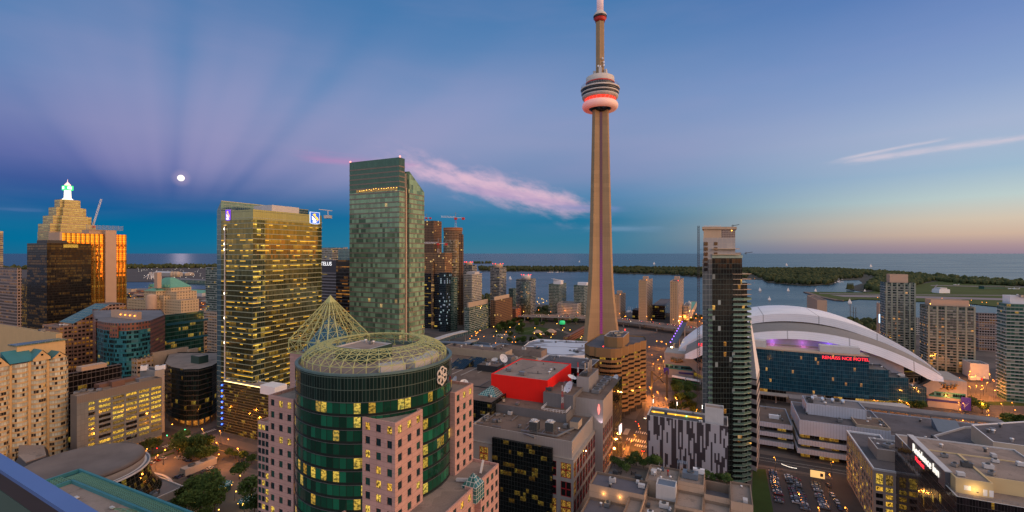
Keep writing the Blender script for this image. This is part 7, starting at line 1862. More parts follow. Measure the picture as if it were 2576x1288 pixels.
def figures(x,u,z,lab):
 t=thing('sculpture',lab,'sculpture',spt(x,u,z));r3=random.Random(int(x))
 for k_ in range(6):
  mb=MB();q=spt(x+(k_-2.5)*2.1,u,z+r3.uniform(-1,1));l_=r3.uniform(-.5,.5)
  mb.tube(q,q+Vector((l_,-.8,2.6)),1.0,8,.75);mb.sphere(q+Vector((l_*1.2,-1.1,3.6)),.75,8,6);mb.tube(q+Vector((l_,-.8,2.2)),q+Vector((l_+r3.choice([-2,2]),-1.8,3.6)),.35,6,.25);mb.build('figure',M['bronze'],t)
M['bronze']=flat('gilded_bronze',(.30,.20,.09),.5,.4,var=.25)
figures(104,-18.6,16.5,'row of gilded spectator figures high on the right stadium corner');figures(-106,-14.6,17,'row of gilded spectator figures high on the left stadium corner')
tr=[G(1648,868,18),P(1742,815,560)];t=thing('lit_ramp','dark ramp edged with violet lamps beside the left stadium roof','ramp',G(1660,880));a=P(1694,863,520);b_=P(1722,811,640)
mb=MB();sd=Vector((4,1,0))
for s in(-1,1):mb.beam(a+sd*s,b_+sd*s,.8,1.2)
mb.beam(a,b_,7,.4);mb.build('ramp_deck',M['steel_dark'],t)
for k_ in range(9):p=a.lerp(b_,k_/8)+Vector((-4,-1,1.2));MB().sphere(p,.55,6,4).build('violet_lamp',M['lamp_v'],t)
for p in(a,b_,a.lerp(b_,.5)):MB().beam((p.x,p.y,0),(p.x,p.y,p.z),1.2,1.2).build('support',M['concrete'],t)
hf=[spt(x,-48-9*(1-(x/75.0)**2),0)for x in(-62,-45,-30,-15,0,15,30,44)];hf=[Vector((p.x,p.y,0))for p in hf]
hb=[spt(44,-30,0),spt(-62,-30,0)];hpl=hf+[Vector((p.x,p.y,0))for p in hb]
hot=building('stadium_hotel','long curved blue glass hotel with red letters in front of the purple lit stadium wall','hotel',hpl)
M['hotelblue']=facade('blue_hotel_glass',1.5,3.1,(.07,1),(.09,1),(.008,.05,.085),(.018,.095,.145),(.05,.12,.15),lit=.035,litc=(1,.45,.05),lits=.75,rough=.08,metal=.3,seed=141,grp=1,frough=.3)
zh=44.5;mb=MB();mb.prism(hpl,10,zh,0,cap=False,run=True,v0=10);mb.build('curved_glass',M['hotelblue'],hot)
MB().face([(p.x,p.y,zh-.6)for p in hpl]).build('roof',M['roof_grey'],hot)
MB().prism(offset(hpl,.25),zh-.2,zh+.9,0,cap=False,bottom=True).build('roof_edge',M['beige_conc'],hot)
q=[Vector((p.x,p.y,0))for p in(spt(12,-46,0),spt(40,-46,0),spt(40,-38,0),spt(12,-38,0))];MB().prism(q,zh-.5,zh+5.0).build('rooftop_room',M['offwhite'],hot)
q=[Vector((p.x,p.y,0))for p in(spt(-38,-46,0),spt(-28,-46,0),spt(-28,-38,0),spt(-38,-38,0))];MB().prism(q,zh-.5,zh+5.5).build('rooftop_room',M['offwhite'],hot)
for x0,x1,u0,z1 in((38,58,-52,33.5),(56,72,-47,27.5),(70,86,-38,19)):
 q=[Vector((p.x,p.y,0))for p in(spt(x0,u0,0),spt(x1,u0+3,0),spt(x1,-26,0),spt(x0,-26,0))];block(hot,q,6 if x0>60 else 9,z1,M['hotelblue'],M['roof_grey'],.5,.4,'side_wing_wall','side_wing_roof',copem=M['steel'])
mb=MB();mb.prism(offset(hpl,-1.5),0,10,0,cap=False,run=True);mb.build('lobby_wall',facade('hotel_lobby',3.0,5.0,(.06,1),(.1,.9),(.03,.025,.02),None,(.10,.09,.08),lit=.45,litc=(1,.5,.05),lits=.6,seed=142,grp=2),hot)
ribbon([spt(x,-62,0)for x in(-60,0,34)],-3,5,7.6,8.4,'canopy','concrete',hot)
for x in range(-58,40,12):p=spt(x,-60.5,0);MB().beam((p.x,p.y,0),(p.x,p.y,7.6),.8,.8).build('canopy_column',M['concrete'],hot)
ribbon([spt(26,-66,0),spt(44,-64,0),spt(66,-58,0)],-4,5,9.0,9.9,'entrance_canopy','offwhite',hot)
M['redsign']=glow('red_neon',(1,.03,.05),1.5)
q=spt(27.6,-56.2,0);d_=(spt(42,-54.2,0)-spt(15,-57.6,0));text(hot,'RENAISS NCE HOTEL',3.5,(q.x-U.x*1.2,q.y-U.y*1.2,42.0),d_,M['redsign'],'sign_lettering',.15)
q=spt(-46.5,-53.6,0);d_=(spt(-30,-56.5,0)-spt(-62,-51,0));text(hot,'RENAISSANCE HOTEL',3.9,(q.x-U.x*1.6,q.y-U.y*1.6,42.6),d_,M['redsign'],'sign_lettering',.15,'RIGHT');bpy.context.view_layer.update()
tp0=G(1690,962,3);
for lab,x0,x1,y0,y1 in(('green and white commuter train on the tracks left of the black tower',1690,1762,944,957),('green and white commuter train on the tracks right of the black tower',1898,1976,982,992)):
 a,b_=G(x0,y0,5),G(x1,y1,5);a.z=b_.z=0;d=(b_-a).normalized();n=Vector((d.y,-d.x,0));t=thing('commuter_train',lab,'train',(a+b_)/2);L_=(b_-a).length;nc_=max(2,int(L_/18))
 for k_ in range(nc_):
  p0,p1=a+d*(L_*k_/nc_+.4),a+d*(L_*(k_+1)/nc_-.4);mb=MB()
  prof=[(-1.5,1.0,1),(-1.5,2.2,1),(-1.5,3.6,2),(-1.5,4.4,0),(-1.1,5.2,0),(1.1,5.2,0),(1.5,4.4,0),(1.5,3.6,2),(1.5,2.2,1),(1.5,1.0,1)]
  for i in range(len(prof)):
   (o0,z0,m0),(o1,z1,m1)=prof[i],prof[(i+1)%len(prof)];q=[p0+n*-o0,p1+n*-o0,p1+n*-o1,p0+n*-o1]
   mb.face([(q[0].x,q[0].y,z0),(q[1].x,q[1].y,z0),(q[2].x,q[2].y,z1),(q[3].x,q[3].y,z1)],None,m1 if i<5 else m0)
  for p in(p0,p1):mb.face([(p.x-n.x*o,p.y-n.y*o,z)for o,z,_ in prof],None,0)
  if 'traingreen' not in M:M['traingreen']=flat('train_green',(.02,.13,.05),.4);
  mb.build('carriage',[M['white'],M['traingreen'],M['cbpane']],t)
 mb=MB();mb.beam(a+Vector((0,0,.5)),b_+Vector((0,0,.5)),2.2,.9);mb.build('undercarriage',M['dark'],t)
 # TOWERS ON THE RIGHT
M['palepier']=flat('pale_green_pier',(.25,.28,.22),.7)
def etower(label,xc,D,xl,xr,y,wm,bal=0.0,balm='offwhite',lu=None):
 poly=foote(xc,D,xl,xr,lu=lu);t,z=tower_(label,poly,y,D,wm,bal=bal,balm=balm)
 if wm=='condoD':
  for f_ in(.02,.2,.38,.62,.8,.97):q=poly[0].lerp(poly[1],f_)-U*.45;MB().prism([q,q-V*1.5,q-V*1.5+U*.5,q+U*.5],0,z+.6).build('pier',M['palepier'],t)
 return t,z,poly
t,z,poly=etower('slender grey green tower rising highest beside the airfield',2226,560,2213,2301,712,'condoD',.35)
q=centre(poly);inn=[p.lerp(q,.38)for p in poly];block(t,inn,z,zat(692,570),M['goldstone'],M['gravel_dark'],1.5,.6,'crown_wall','crown_roof')
t,z,poly=etower('narrow pink slab behind the slender grey green tower',2210,640,2204,2222,765,'goldstone');q=poly[0]-U*.3;MB().prism([q,q-V*2.2,q-V*2.2+U*.2,q+U*.2],z-26,z-14).build('vertical_sign',glow('vertical_sign',(.5,.75,1),2.2),t)
t,z,poly=etower('broad grey green apartment slab with scattered orange lit windows',2331,500,2313,2452,770,'condoD',.4);q=centre(poly);inn=[p.lerp(q,.2)for p in poly];block(t,inn,z,z+6.5,M['goldstone'],M['roof_grey'],.8,.5,'crown_wall','crown_roof')
for k_ in range(5):a=poly[0].lerp(poly[1],.1+.2*k_)+U*3;MB().sphere((a.x,a.y,z+2.4),.6,6,4).build('roof_lamp',M['lamp_y'],t)
etower('dark brown apartment block between the broad slab and the green corner tower',2461,600,2450,2512,790,'grid',.3)
t,z,poly=etower('green glass tower with white balcony lines at the right edge',2531,395,2507,2640,766,'condoG',.7);q=[p.lerp(centre(poly),.22)for p in poly];block(t,q,z,zat(745,400),M['white'],M['roof_grey'],.8,.5,'crown_wall','crown_roof')
q=centre(poly);
for k_ in range(4):unit(t,(q.x-8+4*k_,q.y-6,zat(745,400)),2.4,2,1.6,0,M['steel'])
etower('pale tower far behind, left of the broad grey green slab',2302,720,2300,2314,800,'condoW')
slab('white_low_block','low white block with a lit side between the right hand towers','building',foote(2440,470,2420,2487),zat(915,470),'offwhite','roof_grey')
slab('parking_structure','low tan structure behind the stadium corner by the lamps','building',foote(2376,410,2366,2428),zat(985,410),'goldstone','roof_grey')
slab('low_row','low lit row of shops under the right hand towers','building',foote(2300,640,2290,2330),zat(868,640),'beigewin','roof_grey')
slab('low_row','long low lit building behind the white low block','building',foote(2470,640,2455,2520),zat(880,640),'beigewin','roof_grey')
ge=foote(2196,213.7,2129,2300);zg2=26.7
get=building('street_office','grey stone street office with yellow lit windows and a white edged dark roof','office building',ge)
M['gstone']=flat('grey_stone',(.30,.255,.225),.8,var=.08,scale=.2,streak=.08)
mb=MB();wse=WinSet(get);WE={k_:win_mesh(2.7,2.15,M[k_],M['wframe'],2,1,.1,.06)for k_ in('cbpane','pane_lit','pane_dim')};WT={k_:win_mesh(2.7,4.9,M[k_],M['wframe'],2,2,.1,.06)for k_ in('pane_lit','pane_dim')}
Ln_=(ge[1]-ge[0]).length;Le=(ge[3]-ge[0]).length
us=[(1.0+3.72*i,3.7+3.72*i)for i in range(int((Ln_-1)/3.72))];vs=[];z=zg2-7.0
vs=[(zg2-6.2,zg2-1.3)];z=zg2-9.4
while z>.5:vs.insert(0,(z,z+2.15));z-=3.26
pts,ang=pierced(mb,ge[0],ge[1],0,zg2,us,vs,.3)
for p,v in pts:
 r_=rnd.random()
 if v[1]-v[0]>3:wse.add(WT['pane_lit' if r_<.6 else 'pane_dim'],p,ang)
 else:wse.add(WE['pane_lit' if r_<.55 else('pane_dim' if r_<.7 else 'cbpane')],p,ang)
us=[(1.2+3.72*i,3.9+3.72*i)for i in range(int((Le-1.5)/3.72))];pts,ang=pierced(mb,ge[3],ge[0],0,zg2,us,vs,.3)
for p,v in pts:
 r_=rnd.random()
 if v[1]-v[0]>3:wse.add(WT['pane_dim'],p,ang)
 else:wse.add(WE['pane_lit' if r_<.22 else('pane_dim' if r_<.5 else 'cbpane')],p,ang)
mb.wallq(ge[1],ge[2],0,zg2);mb.wallq(ge[2],ge[3],0,zg2);mb.build('wall',M['gstone'],get);wse.flush()
MB().prism(offset(ge,.1),zg2,zg2+.9,0,cap=False).build('parapet',M['offwhite'],get);mb=MB();inn=offset(ge,-.5)
for i in range(4):j=(i+1)%4;o_=offset(ge,.1);mb.face([(o_[i].x,o_[i].y,zg2+.9),(o_[j].x,o_[j].y,zg2+.9),(inn[j].x,inn[j].y,zg2+.9),(inn[i].x,inn[i].y,zg2+.9)]);mb.face([(inn[j].x,inn[j].y,zg2),(inn[i].x,inn[i].y,zg2),(inn[i].x,inn[i].y,zg2+.9),(inn[j].x,inn[j].y,zg2+.9)])
mb.build('coping',M['white'],get);MB().face([(p.x,p.y,zg2+.05)for p in ge]).build('roof',M['gravel_dark'],get)
a=ge[0]+U*14-V*5;q=[a,a-V*9,a-V*11+U*4,a-V*11+U*16,a+U*16];block(get,q,zg2,zg2+4.6,M['gstone'],M['gravel_dark'],.8,.4,'plant_screen','plant_roof',copem=M['offwhite'])
unit(get,centre(q)+Vector((0,0,zg2+4.6)),5,3,1.4,AY,M['steel']);a=ge[0]+U*16-V*18;q=[a,a-V*10,a-V*10+U*8,a+U*8];block(get,q,zg2,zg2+3.6,M['gstone'],M['gravel_dark'],.5,.4,'stair_house','stair_roof')
for k_ in range(3):a=ge[0]+U*(24+k_*.6)-V*(15+1.6*k_);MB().lathe((a.x,a.y),[(.5,zg2),(.5,zg2+.6),(.1,zg2+1.0)],8).build('roof_vent',M['white'],get)
# HOTEL WITH SIGN, lower right
ri0=P(2377,HY,165);ri0.z=0;rl2=hit(ri0,U,2283)
rit=thing('sign_hotel','black glass hotel with large white sign letters and tan plant rooms on its roof','hotel',ri0-V*12+U*10)
M['riglass']=facade('black_hotel_glass',.8,3.0,(.08,1),(.06,1),(.008,.007,.009),(.028,.02,.024),(.035,.03,.032),lit=.02,lits=.5,rough=.07,metal=.35,seed=151,grp=2,tilt=.02)
M['rigrey']=flat('dark_grey_sign_panel',(.085,.085,.10),.5,var=.08)
wpo=[ri0-V*1.6,ri0-V*1.6+U*rl2,ri0+U*rl2,ri0]
MB().prism(wpo,0,49.2-6.4,0,cap=False).build('sign_wall',M['riglass'],rit)
MB().prism(offset(wpo,.12),49.2-6.4,49.2,0,bottom=True).build('sign_panel',M['rigrey'],rit)
MB().prism(offset(wpo,.25),49.2,49.5,0,bottom=True).build('sign_coping',M['offwhite'],rit)
ri1=ri0-U*8.85;lo_=[ri1,ri1-V*40,ri1-V*40+U*60,ri1+U*60+V*.5]
block(rit,lo_,0,44.0,M['riglass'],M['gravel'],.5,.5,'black_glass_wall','terrace',copem=M['offwhite'])
def b_w():return M['signwhite']if 'signwhite' in M else M.setdefault('signwhite',glow('white_letters',(1,.93,.8),1.0))
q=ri0+U*(rl2*.47)+V*.32;text(rit,'Residence Inn',4.6,(q.x,q.y,46.4),-U,b_w(),'white_lettering',.12,sx=1.0)
q=ri0+U*(rl2*.62)+V*.32;text(rit,'Marriott',2.6,(q.x,q.y,43.0),-U,M['redsign'],'red_lettering',.12)
rail(rit,[lo_[3]-U*25-V*.6+Vector((0,0,44.5)),ri1-V*.6+U*.6+Vector((0,0,44.5)),lo_[1]+U*.6+Vector((0,0,44.5))],1.1,M['steel'],step=1.8)
p1=foote(2403,160.7,2328,2498);M['yellowren']=flat('cream_render',(.60,.46,.24),.8,var=.06,scale=.15)
block(rit,p1,44.0,48.8,M['yellowren'],M['gravel'],.35,.4,'plant_room_wall','plant_room_roof')
p2_=[p1[1]+U*5.5,p1[1]+U*5.5-V*22,p1[1]+U*26-V*22,p1[1]+U*26];block(rit,p2_,44,48.8,M['yellowren'],M['gravel'],.35,.4,'plant_room_wall','plant_room_roof')
for k_,(v_,w_,h_)in enumerate(((2.2,1.8,2.0),(7.2,1.1,2.2),(8.8,1.1,2.2))):q=p1[0]-V*v_-U*.06;MB().prism([q,q-V*w_,q-V*w_+U*.05,q+U*.05],44.4 if k_ else 45.4,44.4+h_+(0 if k_ else.6)).build('door',M['white'],rit)
for v_,u_ in((4,12),(9,14),(13,9)):q=p1[0]-V*v_+U*u_;unit(rit,(q.x,q.y,48.8),2.2,1.6,1.0,AY,M['steel'])
q=p1[0]-V*5-U*2.2;pl0=bpy.data.lights.new('wall_floodlight','AREA');pl0.energy=150;pl0.size=1.2;pl0.color=(1,.66,.25);o=bpy.data.objects.new('wall_floodlight',pl0);COL.objects.link(o);o.parent=rit;o.location=Vector((q.x,q.y,46.0))-Vector(rit.location);o.rotation_euler=Vector((U.x,U.y,.15)).to_track_quat('-Z','Y').to_euler()
MB().box((q.x,q.y,45.9),.5,.3,.3,0).build('floodlight',M['steel_dark'],rit)
dk=[P(2347,HY,235),P(2394,HY,216),P(2500,HY,200),P(2640,HY,196),P(2640,HY,250),P(2424,HY,247)]
for p in dk:p.z=0
dkt=building('dark_roof_block','broad dark roofed block with pale parapets and a big cream box on its roof','building',dk);block(dkt,dk,0,33.5,M['gstone'],M['gravel_dark'],1.0,.6,copem=M['offwhite'])
bxp=[P(2497,HY,210),P(2640,HY,202),P(2640,HY,238),P(2442,HY,231)]
for p in bxp:p.z=0
M['cream']=flat('cream_panels',(.50,.41,.31),.8,var=.06);block(dkt,bxp,33.5,41.0,M['cream'],M['gravel_dark'],.5,.5,'roof_box_wall','roof_box',copem=M['white'])
for k_ in range(5):q=P(2486+14*k_,HY,202);unit(dkt,(q.x,q.y+2+k_*.1,33.5),2.6,2.2,1.3,0,M['steel_dark'])
rw3=[P(2500,HY,330),P(2640,HY,318),P(2640,HY,322),P(2500,HY,334)]
mb=MB();q=[P(x,HY,D)for x,D in((2492,320),(2510,300),(2560,296),(2640,300))]
for p in q:p.z=0
t=thing('retaining_wall','curved pale retaining wall beside the lamp lit road','wall',q[1]);ribbon(q,-.4,.4,0,5,'wall','concrete',t)
# CONCERT HALL, LATTICE ROOFS, BALCONY RAIL
rc_=P(205,HY,229);rc_.z=0
rth=thing('concert_hall','round concert hall with a shallow grey roof disc and flaring dark glass skirt','concert hall',rc_)
c2=(rc_.x,rc_.y)
m=flat('weathered_disc',(.17,.14,.125),.85,var=.35,scale=.06,fine=.12)
MB().lathe(c2,[(25.2,21.6),(24.6,23.0),(23.2,23.3),(18,22.6),(9,22.2),(.01,22.0)],72).build('roof_disc',m,rth)
MB().lathe(c2,[(24.6,18.0),(25.0,21.7)],72).build('roof_drum',M['concrete'],rth)
MB().lathe(c2,[(26.4,17.4),(26.6,18.4),(24.7,18.2)],72,smooth=False).build('gutter',M['bluegrey'],rth)
MB().lathe(c2,[(26.7,18.3),(27.1,18.6),(27.1,17.6)],72,smooth=False).build('rim',M['white'],rth)
M['skirt']=facade('diamond_glass_skirt',2.2,2.2,(.05,1),(.05,1),(.010,.011,.010),(.03,.032,.022),(.07,.065,.045),lit=.22,litc=(1,.62,.05),lits=.22,rough=.08,metal=.4,seed=161,grp=1,tilt=.10)
MB().lathe(c2,[(36.5,.6),(33.0,2.5),(30.2,5.5),(28.2,9.5),(27.0,14),(26.4,17.5)],56,smooth=False).build('glass_skirt',M['skirt'],rth)
MB().lathe(c2,[(36.4,0),(37.0,0),(37.0,1.0),(36.4,1.0)],72,smooth=False).build('base_ring',M['offwhite'],rth)
q=[G(x,y,3.5)for x,y in((392,1196),(463,1224),(386,1258),(366,1248))]
for p in q:p.z=0
q=q if sum(q[i].x*q[(i+1)%4].y-q[(i+1)%4].x*q[i].y for i in range(4))>0 else q[::-1]
block(rth,q,0,3.4,M['concrete'],M['roof_grey'],.5,.7,'terrace_wall','terrace_roof',copem=M['offwhite'])
LA=Vector((-191,205,0));W_=-V
lt_=thing('lattice_building','building with green lattice roofs and turquoise edges below the round concert hall','building',LA+W_*30-U*10)
def lq(s0,s1,u0,u1):return[LA+W_*s0+U*u0,LA+W_*s1+U*u0,LA+W_*s1+U*u1,LA+W_*s0+U*u1]
MB().prism(lq(-6,95,-24,0),0,28.6,0).build('wall',M['pentgreen'],lt_)
MB().face([(p.x,p.y,28.75)for p in lq(4,95,-22,-6.6)]).build('gravel_roof',M['gravel'],lt_)
M['turq']=flat('turquoise_metal',(.05,.22,.25),.45,.2);M['latgreen']=flat('green_lattice',(.15,.33,.23),.5,var=.1)
for a,b_ in(((-6,0),(95,0)),((4,-6.4),(95,-6.4)),((4,-6.4),(4,-22)),((-6,0),(-6,-24))):
 p,r_=LA+W_*a[0]+U*a[1],LA+W_*b_[0]+U*b_[1];MB().beam(Vector((p.x,p.y,29.4)),Vector((r_.x,r_.y,29.4)),.9,1.6).build('turquoise_edge',M['turq'],lt_)
def lattice(s0,s1,u0,u1,z,pit,nm,z2=None):
 mb=MB();z2=z if z2 is None else z2;ns,nu=int((s1-s0)/pit),max(1,int(abs(u1-u0)/pit))
 def pt(i,j):f_=j/nu;p=LA+W_*(s0+(s1-s0)*i/ns)+U*(u0+(u1-u0)*f_);return Vector((p.x,p.y,z+(z2-z)*f_))
 for i in range(ns):
  for j in range(nu):
   mb.beam(pt(i,j),pt(i+1,j),.26,.2);mb.beam(pt(i,j),pt(i,j+1),.26,.2);mb.beam(pt(i,j),pt(i+1,j+1),.2,.2)
 mb.build(nm,M['latgreen'],lt_)
lattice(-2,95,0,-6.2,29.5,1.35,'lattice_roof');lattice(-6,3.6,-6.6,-22,29.5,1.6,'lattice_roof');lattice(52,92,-7,-14,29.0,2.6,'lattice_truss',33)
for s_,u_ in((22,-12),(48,-17),(44,-10)):p=LA+W_*s_+U*u_;unit(lt_,(p.x,p.y,28.8),2.2,1.0,.5,-AY,M['offwhite'],False)
hx=thing('old_house','old dark brick house with a flat pale roof and little dormers beside the concert hall','house',G(80,1195))
hq=[P(x,HY,D)for x,D in((38,246),(62,236),(126,246),(118,262),(40,262))]
for p in hq:p.z=0
MB().prism(hq,0,15,0,cap=False).build('wall',M['brick_p'],hx);hip(hq[:3]+[hq[3]],15,3.4,.18,'dark','mansard_roof',hx,.4);MB().prism([p.lerp(centre(hq),.2)for p in hq],18.3,19,0).build('flat_roof',M['gravel'],hx)
for x in(72,92,112):p=P(x,HY,239+(x-62)*.14);MB().box((p.x,p.y,15),1.8,1.6,2.2,.4).build('dormer',M['tan'],hx)
ra,rb2=Vector((-2.305,2.06,0)),Vector((-1.38,1.56,0));rd=(rb2-ra).normalized();rn_=Vector((-rd.y,rd.x,0));rn_=-rn_ if rn_.y>0 else rn_
r0,r1=ra-rd*1.6,rb2+rd*1.0;brl=thing('balcony_railing','blue topped balcony railing close to the camera in the lower left corner','railing',r0)
cap_=[r0,r1,r1+rn_*.055,r0+rn_*.055];cap_=cap_ if(cap_[1]-cap_[0]).cross(cap_[2]-cap_[1]).z>0 else cap_[::-1]
MB().prism(cap_,H-.915,H-.90,0,bottom=True).build('blue_cap',flat('blue_painted_metal',(.10,.18,.42),.45,.1,var=.08,scale=3),brl)
MB().prism([p.lerp(centre(cap_),.03)for p in cap_],H-.985,H-.916,0,bottom=True).build('rail',flat('dark_brown_metal',(.045,.035,.04),.6),brl)
MB().prism([p.lerp(centre(cap_),.05)+rn_*.002 for p in cap_],H-2.2,H-.986,0,bottom=True).build('panel',flat('green_grey_panel',(.07,.12,.10),.5,var=.08,scale=2),brl)
# LAMPS
PL={}
def plight(e_,col):
 k_=(e_,col)
 if k_ not in PL:l=bpy.data.lights.new('lamp_light','POINT');l.energy=e_;l.color=col;l.shadow_soft_size=.35;PL[k_]=l
 return PL[k_]
LM={}
def lamp(x,y,lab,grp,h=9.0,mat='lamp_o',e_=0,col=(1,.30,.035),r=.30,z=0.0):
 p=G(x,y,h+z);D=p.y;r=max(r,min(.6,D*.0008));key=(h,mat,round(r,1))
 if key not in LM:
  mb=MB();mb.tube((0,0,0),(0,0,h),.12,6,.07);mb.beam((0,0,h),(.9,0,h+.15),.1,.1);ob=mb.build('pole',M['steel_dark']);ob2=MB().sphere((.9,0,h-.05),key[2],8,5).build('lamp_head',M[mat]);LM[key]=(ob.data,ob2.data);bpy.data.objects.remove(ob);bpy.data.objects.remove(ob2)
 t=thing('street_lamp',lab,'street lamp',(p.x,p.y,z),grp);a=rnd.uniform(0,6.28)
 for nm,me in zip(('pole','lamp_head'),LM[key]):o=bpy.data.objects.new(nm,me);COL.objects.link(o);o.parent=t;o.rotation_euler=(0,0,a)
 if e_:o=bpy.data.objects.new('lamp_light',plight(e_,col));COL.objects.link(o);o.parent=t;o.location=(.9*cos(a),.9*sin(a),h-.8)
def lamps(px,lab,grp,**k_):
 for x,y in px:lamp(x,y,lab,grp,**k_)
lamps([(546,1144),(573,1106),(548,1112),(470,1087),(510,1077),(411,1132),(392,1146),(368,1128),(555,1082),(430,1068),(600,1128)],'orange street lamp at the crossing before the black octagonal block','lamps at the left crossing',e_=3600)
lamps([(549,1221),(590,1238),(615,1267),(550,1284),(603,1198),(496,1263),(633,1248)],'short yellow globe lamp on the plaza by the kiosks','plaza lamps',h=4.2,mat='lamp_y',e_=110,col=(1,.7,.25),r=.32)
lamps([(1558,1088),(1598,1093),(1585,1108),(1572,1128),(1610,1072),(1590,1152)],'orange street lamp on the street beside the broadcasting building','lamps on the street by the tan hotel',e_=8500)
lamps([(1635,973),(1624,981),(1655,985),(1645,995),(1676,1000),(1702,1001),(1725,1038),(1751,1028)],'orange street lamp on the crowded plaza between tan hotel and stadium','plaza lamps by the stadium',e_=8000)
lamps([(1631,872),(1652,858),(1663,859),(1675,865),(1690,872),(1664,897),(1668,907),(1654,904),(1645,915),(1658,925),(1640,893),(1662,943)],'orange lamp on the road under the left stadium corner','lamps by the left stadium corner',e_=6000)
lamps([(1675,889),(1679,889),(1684,889),(1688,890)],'white lamp in the short row below the left stadium corner','white lamps by the stadium',mat='lamp_w',h=6)
for k_ in range(24):
 p,d=along(ep,EL*(k_+.5)/24);n=Vector((d.y,-d.x,0));p=p+n*(12.5 if k_%2 else-12.5);lamp(CX+F*p.x/p.y,HY+F*(H-19.06)/p.y,'orange lamp on the edge of the elevated expressway','expressway lamps',h=9,z=10.06,e_=4200,col=(1,.30,.06))
lamps([(1744,782),(1752,790),(1738,798),(1765,800),(1730,803),(1722,796),(1758,808),(1712,806),(1749,800)],'orange lamp on the quay road right of the twin tan towers','quay lamps',e_=6000)
lamps([(2202,1002),(2240,1006),(2262,1008),(2287,1016),(2220,1004),(2276,1012)],'orange lamp among the dark trees in front of the stadium hotel','lamps in front of the stadium',e_=1500)
lamps([(2411,1000),(2412,1012),(2411,1029),(2418,1057),(2426,1015),(2481,1031),(2482,1043),(2496,1062),(2555,1032),(2521,1016),(2549,1013),(2434,1043),(2467,1013)],'orange lamp along the curving road right of the stadium','lamps on the curving road',e_=4500)
lamps([(2454,969),(2473,970),(2466,978),(2499,981),(2440,972),(2423,976),(2500,955),(2435,941),(2472,949),(2442,935),(2455,945),(2410,950),(2490,940),(2480,962)],'orange lamp on the wide road below the right hand towers','lamps below the right towers',e_=5500)
lamps([(2088,1195),(2130,1276),(2060,1275),(1950,1150),(2090,1160)],'orange lamp beside the parking lot street','parking lot lamps',e_=1600)
r4=random.Random(11)
lamps([(r4.uniform(1240,1470),r4.uniform(812,858))for _ in range(34)],'small warm lamp in the park behind the white roof','park lamps',h=4,mat='lamp_y',r=.25)
lamps([(r4.uniform(1170,1300),r4.uniform(828,868))for _ in range(22)],'orange lamp on the streets left of the park','lamps left of the park',h=7)
lamps([(r4.uniform(1350,1378),r4.uniform(748,792))for _ in range(22)],'yellow lamp in the lit waterfront garden','waterfront garden lamps',h=6,mat='lamp_y')
lamps([(r4.uniform(452,545),r4.uniform(744,800))for _ in range(34)]+[(r4.uniform(322,372),r4.uniform(738,752))for _ in range(10)],'distant orange lamp in the streets left of the gold bank','distant lamps left of the bank',h=9)
lamps([(r4.uniform(322,515),r4.gauss(678,3))for _ in range(26)]+[(r4.uniform(350,512),r4.uniform(688,700))for _ in range(20)],'tiny white lamp in the distant port lands','port lamps',h=18,mat='lamp_w',z=.3)
lamps([(2214,728),(2216,734),(2296,733),(2329,752),(2368,750),(2443,755),(2470,760),(2208,748),(2482,761),(1416,676),(1697,686),(1625,685),(1897,701)],'tiny orange lamp across the water','lamps across the water',h=8)
bs=G(1689,876,22);t=thing('floodlight','very bright yellow floodlight at the left tip of the stadium roof','floodlight',(bs.x,bs.y,0));MB().tube((bs.x,bs.y,0),(bs.x,bs.y,22),.25,6).build('pole',M['steel'],t);MB().sphere((bs.x,bs.y,22.5),1.3,10,6).build('lamp_head',glow('flood_yellow',(1,.72,.2),40),t)
def signal(x,y,c_,lab):
 p=G(x,y,5);t=thing('traffic_light',lab,'traffic light',(p.x,p.y,0));MB().tube((p.x,p.y,0),(p.x,p.y,5.2),.1,6).build('pole',M['steel_dark'],t);MB().box((p.x,p.y-.15,4.3),.4,.3,1.1).build('signal_head',M['dark'],t);MB().sphere((p.x,p.y-.42,5.1 if c_=='lamp_r' else 4.5),.24,6,4).build('lens',M[c_],t)
signal(466,1078,'lamp_g','green traffic light in front of the black octagonal block');signal(421,1093,'lamp_g','green traffic light right of the grey office corner');signal(1598,1060,'lamp_r','red traffic light under the tan hotel');signal(1605,1066,'lamp_r','red traffic light at the crossing by the striped block');signal(396,1127,'lamp_r','red traffic light by the street tree near the grey office')
# TREES
def proto_tree(h,r,n,seed,leafm,sq=.95):
 q=random.Random(seed);t=thing('street_tree','tree','tree',(0,0,-500));tr=MB();tr.tube((0,0,0),(0,0,h*.45),h*.035,6,h*.022);cl=[]
 for k_ in range(6):
  a=k_*1.05+q.uniform(-.3,.3);e=Vector((cos(a)*r*.6,sin(a)*r*.6,h*q.uniform(.55,.85)));tr.tube((0,0,h*q.uniform(.3,.45)),e,h*.016,5,h*.006);cl.append((e,r*q.uniform(.38,.55)))
 cl+=[(Vector((0,0,h*.86)),r*.5),(Vector((q.uniform(-.3,.3)*r,q.uniform(-.3,.3)*r,h*.6)),r*.6)]
 o1=tr.build('trunk',M['bark']);cr=MB()
 for k_ in range(n):
  c_,rr_=cl[k_%len(cl)];d=Vector((q.gauss(0,1),q.gauss(0,1),q.gauss(0,.8))).normalized()*rr_*q.uniform(.55,1.08);p=c_+d;s=q.uniform(.55,1.0)*sq*r*.12
  x=Vector((q.gauss(0,1),q.gauss(0,1),q.gauss(0,1))).normalized();y=x.orthogonal().normalized();cr.face([p-x*s-y*s*.6,p+x*s-y*s*.5,p+x*s*.8+y*s*.6,p-x*s*.7+y*s*.7])
 o2=cr.build('crown',leafm);return t,o1.data,o2.data,(o1,o2)
TP=[]
